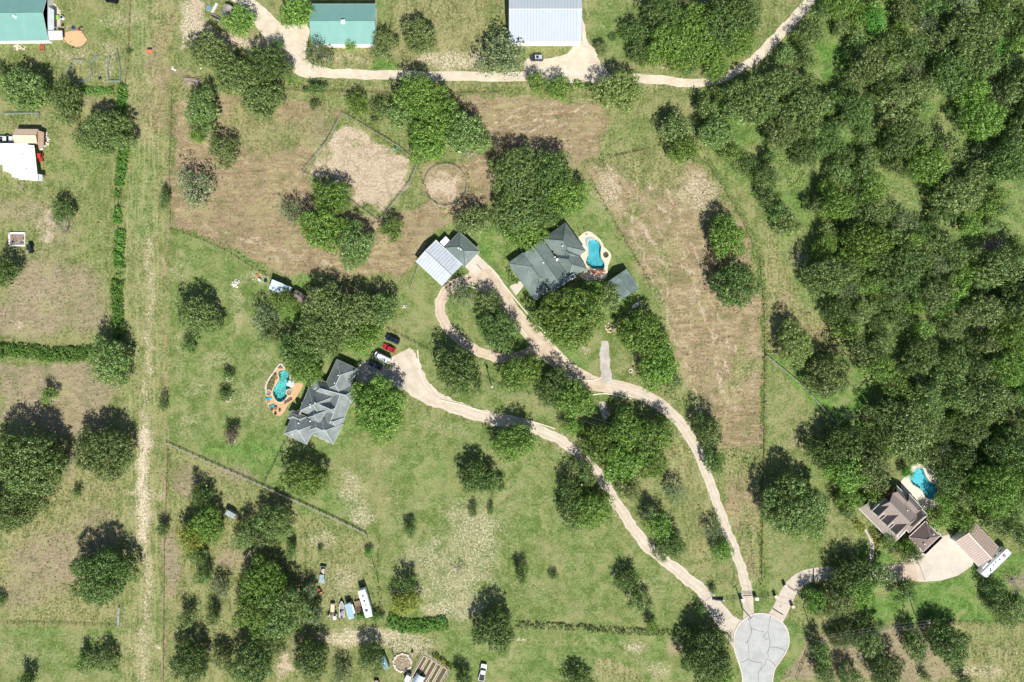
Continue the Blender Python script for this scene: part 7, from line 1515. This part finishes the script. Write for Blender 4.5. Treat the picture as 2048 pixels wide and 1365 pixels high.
for rx, ry, q in roadpts: ok &= np.hypot(fx-rx, fy-ry) > q
for pl_, q in (([(470, 0), (540, 55), (605, 136), (720, 149), (1130, 153), (1375, 168), (1500, 126), (1625, 0)], 18), ([(820, 740), (890, 807), (1040, 850), (1150, 902), (1215, 978), (1290, 1088), (1418, 1193)], 16), ([(968, 553), (1060, 665), (1180, 764), (1270, 785), (1360, 846), (1425, 982), (1495, 1196)], 20), ([(900, 580), (885, 620), (922, 682), (1045, 711)], 16), ([(1210, 690), (1212, 760)], 14)):
    ok &= line_d(fx, fy, pl_) > q
for x0, y0, x1, y1 in ((0, 0, 125, 85), (615, 0, 760, 92), (1010, 0, 1170, 92), (0, 255, 92, 366), (540, 700, 730, 905), (835, 460, 970, 580), (1010, 440, 1290, 610), (1700, 930, 2020, 1170)):
    ok &= ~((fx > x0) & (fx < x1) & (fy > y0) & (fy < y1))
fx, fy = fx[ok], fy[ok]; n_ = len(fx)
C_ = np.stack([(fx-1024)/S, (682.5-fy)/S, np.full(n_, .14)], 1)
V = leaves(rng, C_, np.tile([0, 0, 1.], (n_, 1)), 4, .18, .30, .7); V[:, 2] = np.maximum(V[:, 2], .01)
me = quads_mesh('grass_tufts', V); me.materials.append(leaf_mat('dry_grass_blades', '6b7038', 'a59d68', 'c4b98e', .2)); o = bpy.data.objects.new('grass_tufts', me); col.objects.link(o); o['kind'] = 'stuff'; o['label'] = 'coarse grass tufts scattered over the rough pastures'; o['category'] = 'grass'

# ================================================================ FENCES, PENS, POLES
def fence(px, label, h=1.3, sp=2.6, m=None, rails=3, pr=.07, rr_=.03, name='fence', closed=False, cat='fence', wide=None):
    m = m or M_wood
    pts = [P(*p) for p in px]
    if closed: pts = pts+[pts[0]]
    t = thing(name, label, cat, pts[0]); post = MB(); rl = MB()
    for a, b in zip(pts[:-1], pts[1:]):
        L = (b-a).length; n = max(1, round(L/sp))
        for k in range(n+1):
            q = a.lerp(b, k/n); post.box((q.x, q.y, h/2), (pr*2, pr*2, h), math.atan2(b.y-a.y, b.x-a.x))
        for k in range(rails):
            z = h*(k+.9)/(rails); z = min(z, h-.05); rl.tube(a+Vector((0, 0, z)), b+Vector((0, 0, z)), rr_, n=4)
    o = post.build('post', m, t); o['kind'] = 'stuff'; o = rl.build('rail', m, t); return t
def boards_fence(px, label, h=1.5, m=None, closed=False, name='fence'):
    m = m or M_greyw
    pts = [P(*p) for p in px]
    if closed: pts += [pts[0]]
    t = thing(name, label, 'fence', pts[0])
    for a, b in zip(pts[:-1], pts[1:]):
        d = (b-a).normalized(); a_ = math.atan2(d.y, d.x); c_ = (a+b)/2
        pn = MB(); 
        for z in (.5, .95, h): pn.box((c_.x, c_.y, z), ((b-a).length-.15, .05, .12), a_)
        pn.build('rail_panel', m, t); MB().box((a.x, a.y, h/2), (.13, .13, h+.05), a_).build('post', m, t)
    return t
M_pen = mat('galvanised_pen', '8fa0a0', .5, .2)
fence([(342, 460), (395, 478), (450, 502), (520, 546), (625, 602), (800, 600-4)][:5], 'wire fence between the left lawn and the brown pasture', 1.3)
fence([(334, 886), (400, 916), (526, 972)], 'timber fence from the lane to the fence corner', 1.4, 2.4, M_greyw, 3, .09, .06)
fence([(526, 972), (600, 1005), (680, 1042), (733, 1068)], 'pale timber fence running on to the lower right from the corner', 1.4, 2.4, M_con2 if False else M_greyw, 3, .09, .07)
fence([(526, 972), (545, 935), (562, 900), (576, 878)], 'dark fence from the corner up to the grey hipped house', 1.3, 2.4, M_dark, 3)
fence([(778, 660), (830, 686), (880, 712), (950, 745), (1000, 770), (1100, 800)], 'dark wire fence above the parked cars', 1.3, 2.5, M_dark, 3)
fence([(820, 580), (832, 548), (838, 528)], 'short pale fence at the left end of the carport', 1.3, 2.2, M_greyw, 3)
fence([(735, 1072), (745, 1120), (762, 1180), (768, 1245)], 'old fence line beside the white travel trailer', 1.2, 2.6, M_wood, 2)
fence([(262, 0), (257, 140), (252, 165)], 'wire fence along the upper left of the lane', 1.3)
fence([(345, 190), (340, 330), (342, 460)], 'fence along the right side of the lane beside the brown pasture', 1.3)
fence([(337, 300+600), (330, 1100), (328, 1365)], 'old fence along the lower right side of the lane', 1.2)
fence([(0, 1246), (120, 1248), (236, 1252)], 'wire fence at the lower left field edge', 1.2)
fence([(238, 1252), (239, 1230), (240, 1215)], 'short steel gate at the end of the lower left fence', 1.3, 2.5, M_zinc, 5, .08, .05, 'gate', cat='gate')
fence([(1410, 318), (1480, 432), (1520, 520), (1530, 640), (1530, 710), (1528, 900), (1524, 1160)], 'long fence bounding the right pasture', 1.3)
fence([(1532, 707), (1610, 709), (1692, 711)], 'pale fence below the golden field', 1.4, 2.4, M_greyw, 3, .09, .06)
fence([(1532, 712), (1600, 768), (1640, 812), (1690, 868)], 'diagonal pale fence beside the bright wedge lawn', 1.4, 2.4, M_greyw, 3, .09, .06)
fence([(1170, 338), (1200, 392), (1240, 460), (1285, 540), (1300, 575)], 'fence between the pool terrace lawn and the right pasture', 1.3)
fence([(1165, 330), (1200, 322), (1215, 340)], 'short corral fence at the gateway of the right pasture', 1.4, 2, M_wood, 3)
fence([(1222, 318), (1260, 308), (1300, 300)], 'cross fence right of the pasture gateway', 1.4)
fence([(1592, 1357), (1610, 1310), (1620, 1285)], 'dark fence right of the road strip', 1.2, 2.5, M_dark, 3)
fence([(1860, 1247), (1950, 1246), (2048, 1248)], 'low fence at the lower edge of the bright right lawn', 1.2, 2.5)
fence([(1440, 1198), (1482, 1195)], 'fence between entrance sign and gate pillar', 1.2, 2.2, M_dark, 3); fence([(1512, 1193), (1548, 1189)], 'fence between the two right entrances', 1.2, 2.2, M_dark, 3)
fence([(560, 183), (700, 187), (850, 190), (1000, 188)], 'wire fence below the gravel road', 1.2)
boards_fence([(686, 228), (760, 272), (800, 296), (836, 328)], 'upper right rail side of the square corral'); boards_fence([(686, 228), (655, 285), (605, 345)], 'upper left rail side of the square corral')
boards_fence([(605, 345), (640, 362), (700, 402), (758, 444)], 'lower left rail side of the square corral'); boards_fence([(836, 328), (820, 366), (790, 405), (758, 444)], 'lower right rail side of the square corral')
rp = [(892+43*math.cos(a*math.pi/8), 372+42*math.sin(a*math.pi/8)) for a in range(16)]
boards_fence(rp, 'weathered round pen right of the square corral', 1.4, M_greyw, True, 'round_pen')
def pen(px, label, w_=.9, h=.9, closed=True):
    pts = [P(*p) for p in px]; pts = pts+[pts[0]] if closed else pts
    t = thing('livestock_pen', label, 'pen', pts[0])
    for a, b in zip(pts[:-1], pts[1:]):
        d = (b-a).normalized(); a_ = math.atan2(d.y, d.x); c_ = (a+b)/2; pn = MB(); n_ = Vector((-d.y, d.x, 0))
        L = (b-a).length
        for k in range(5): pn.tube(a+Vector((0, 0, .2+k*.22)), b+Vector((0, 0, .2+k*.22)), .035, n=4)
        for k in range(int(L/.45)+1): q = a+d*(k*.45); pn.tube(q, q+Vector((0, 0, 1.15)), .03, n=4)
        pn.build('panel', M_pen, t)
    return t
pen([(144, 130), (136, 148), (150, 163), (170, 165), (186, 152), (184, 128)], 'octagonal galvanised pen below the sand patch', closed=False)
pen([(184, 128), (191, 118), (198, 114)], 'angled gate panel at the octagonal pen', closed=False); pen([(150, 122), (171, 123)], 'single straight pen panel above the octagonal pen', closed=False)
pen([(222, 115), (217, 140), (220, 164), (242, 164), (243, 140), (236, 98)], 'long narrow galvanised pen at the hedge end', closed=False)
pen([(8, 229), (60, 228), (80, 228), (80, 241)], 'faint wire pen between the wide oak and the tan shed', closed=False)
# power poles and wires
M_pole = mat('pole_wood', '6a5a4a', .9, 0, .15, 3); M_wire = mat('wire', '6c6e70', .5, .3)
POL = []
def pole(x, y, label, ang, h=9.5, box=False):
    c = P(x, y); t = thing('utility_pole', label, 'utility pole', c)
    MB().tube((c.x, c.y, 0), (c.x, c.y, h), .17, .12, n=8).build('shaft', M_pole, t)
    a = R(ang); d = Vector((math.cos(a), math.sin(a), 0)); q = Vector((c.x, c.y, h-.4))
    cr = MB().tube(q-d*1.1, q+d*1.1, .08, n=4).build('crossarm', M_pole, t)
    for k in (-1, 0, 1): e = q+d*k; MB().tube(e, e+Vector((0, 0, .35)), .08, n=6).build('insulator', M_frame, cr)
    if box: MB().disc((c.x+.4, c.y-.2), .32, h-2.2, h-1.0, 10).build('transformer', M_zinc, t)
    POL.append((c, d, h)); return t
pole(983, 770, 'wooden power pole with a pale transformer left of the centre driveway grove', 60, box=True)
pole(1290, 874, 'power pole hidden in the wire-crossed grove', 60)
pole(1484, 1216, 'power pole between the two lower drives near the cul-de-sac', 40)
pole(1620, 1256, 'leaning-looking power pole right of the cul-de-sac', 80)
pole(1828, 1226, 'power pole with white transformer at the lower edge of the bright right lawn', 85, box=True)
def wire(i, j, n, label):
    (a, da, ha), (b, db, hb) = POL[i], POL[j]; t = None
    ws = []
    for k in (range(-1, 2) if n == 3 else (0,) if n == 1 else (-1, 1)):
        p = a+da*k+Vector((0, 0, ha-.05)); q = b+db*k+Vector((0, 0, hb-.05))
        pts = [p.lerp(q, s_/16)-Vector((0, 0, 1.6*4*(s_/16)*(1-s_/16)*((q-p).length/60)**1.5)) for s_ in range(17)]; ws.append(pts)
    t = thing('power_line', label, 'power line', POL[i][0])
    for pts in ws: MB().path(pts, .024, 4).build('wire', M_wire, t)
wire(0, 1, 2, 'pair of wires from the centre pole to the wire-crossed grove'); wire(1, 2, 2, 'pair of wires running down beside the lower right drive'); wire(2, 3, 2, 'wires crossing over the top of the cul-de-sac'); wire(3, 4, 3, 'three wires over the row of trees at the lower right')
dup_l = {k: v for k, v in USED.items() if len(v) > 1}
if dup_l: print('DUPLICATE LABELS', dup_l)
GR = {'oak_tree': 'trees around the lawns and pastures', 'tree': 'trees around the lawns and pastures', 'bush': 'bushes around the lawns and pastures', 'dead_tree': 'dead grey trees', 'parked_car': 'parked cars', 'fence': 'fences between the plots', 'utility_pole': 'utility poles', 'power_line': 'power lines',
      'hedge': 'clipped bright hedges', 'gate_pillar': 'gate pillars near the cul-de-sac', 'patio_chair': 'patio and garden chairs', 'sun_lounger': 'aqua sun loungers', 'stone_ring': 'stone rings', 'livestock_pen': 'galvanised pens', 'garden_statue': 'garden statues', 'stone_pile': 'stone piles', 'swimming_pool': 'swimming pools', 'barrel': 'drums and tubs', 'lamp_post': 'lamp posts by the blue pool', 'pickup_truck': 'pickup trucks', 'planted_border': 'low planted borders', 'house': 'houses', 'shed': 'sheds', 'barn': 'metal barns'}
for o in bpy.data.objects:
    if o.get('category') and not o.parent and 'group' not in o and o.get('kind') is None:
        gk = o.name.split('.')[0]
        if gk in GR: o['group'] = GR[gk]
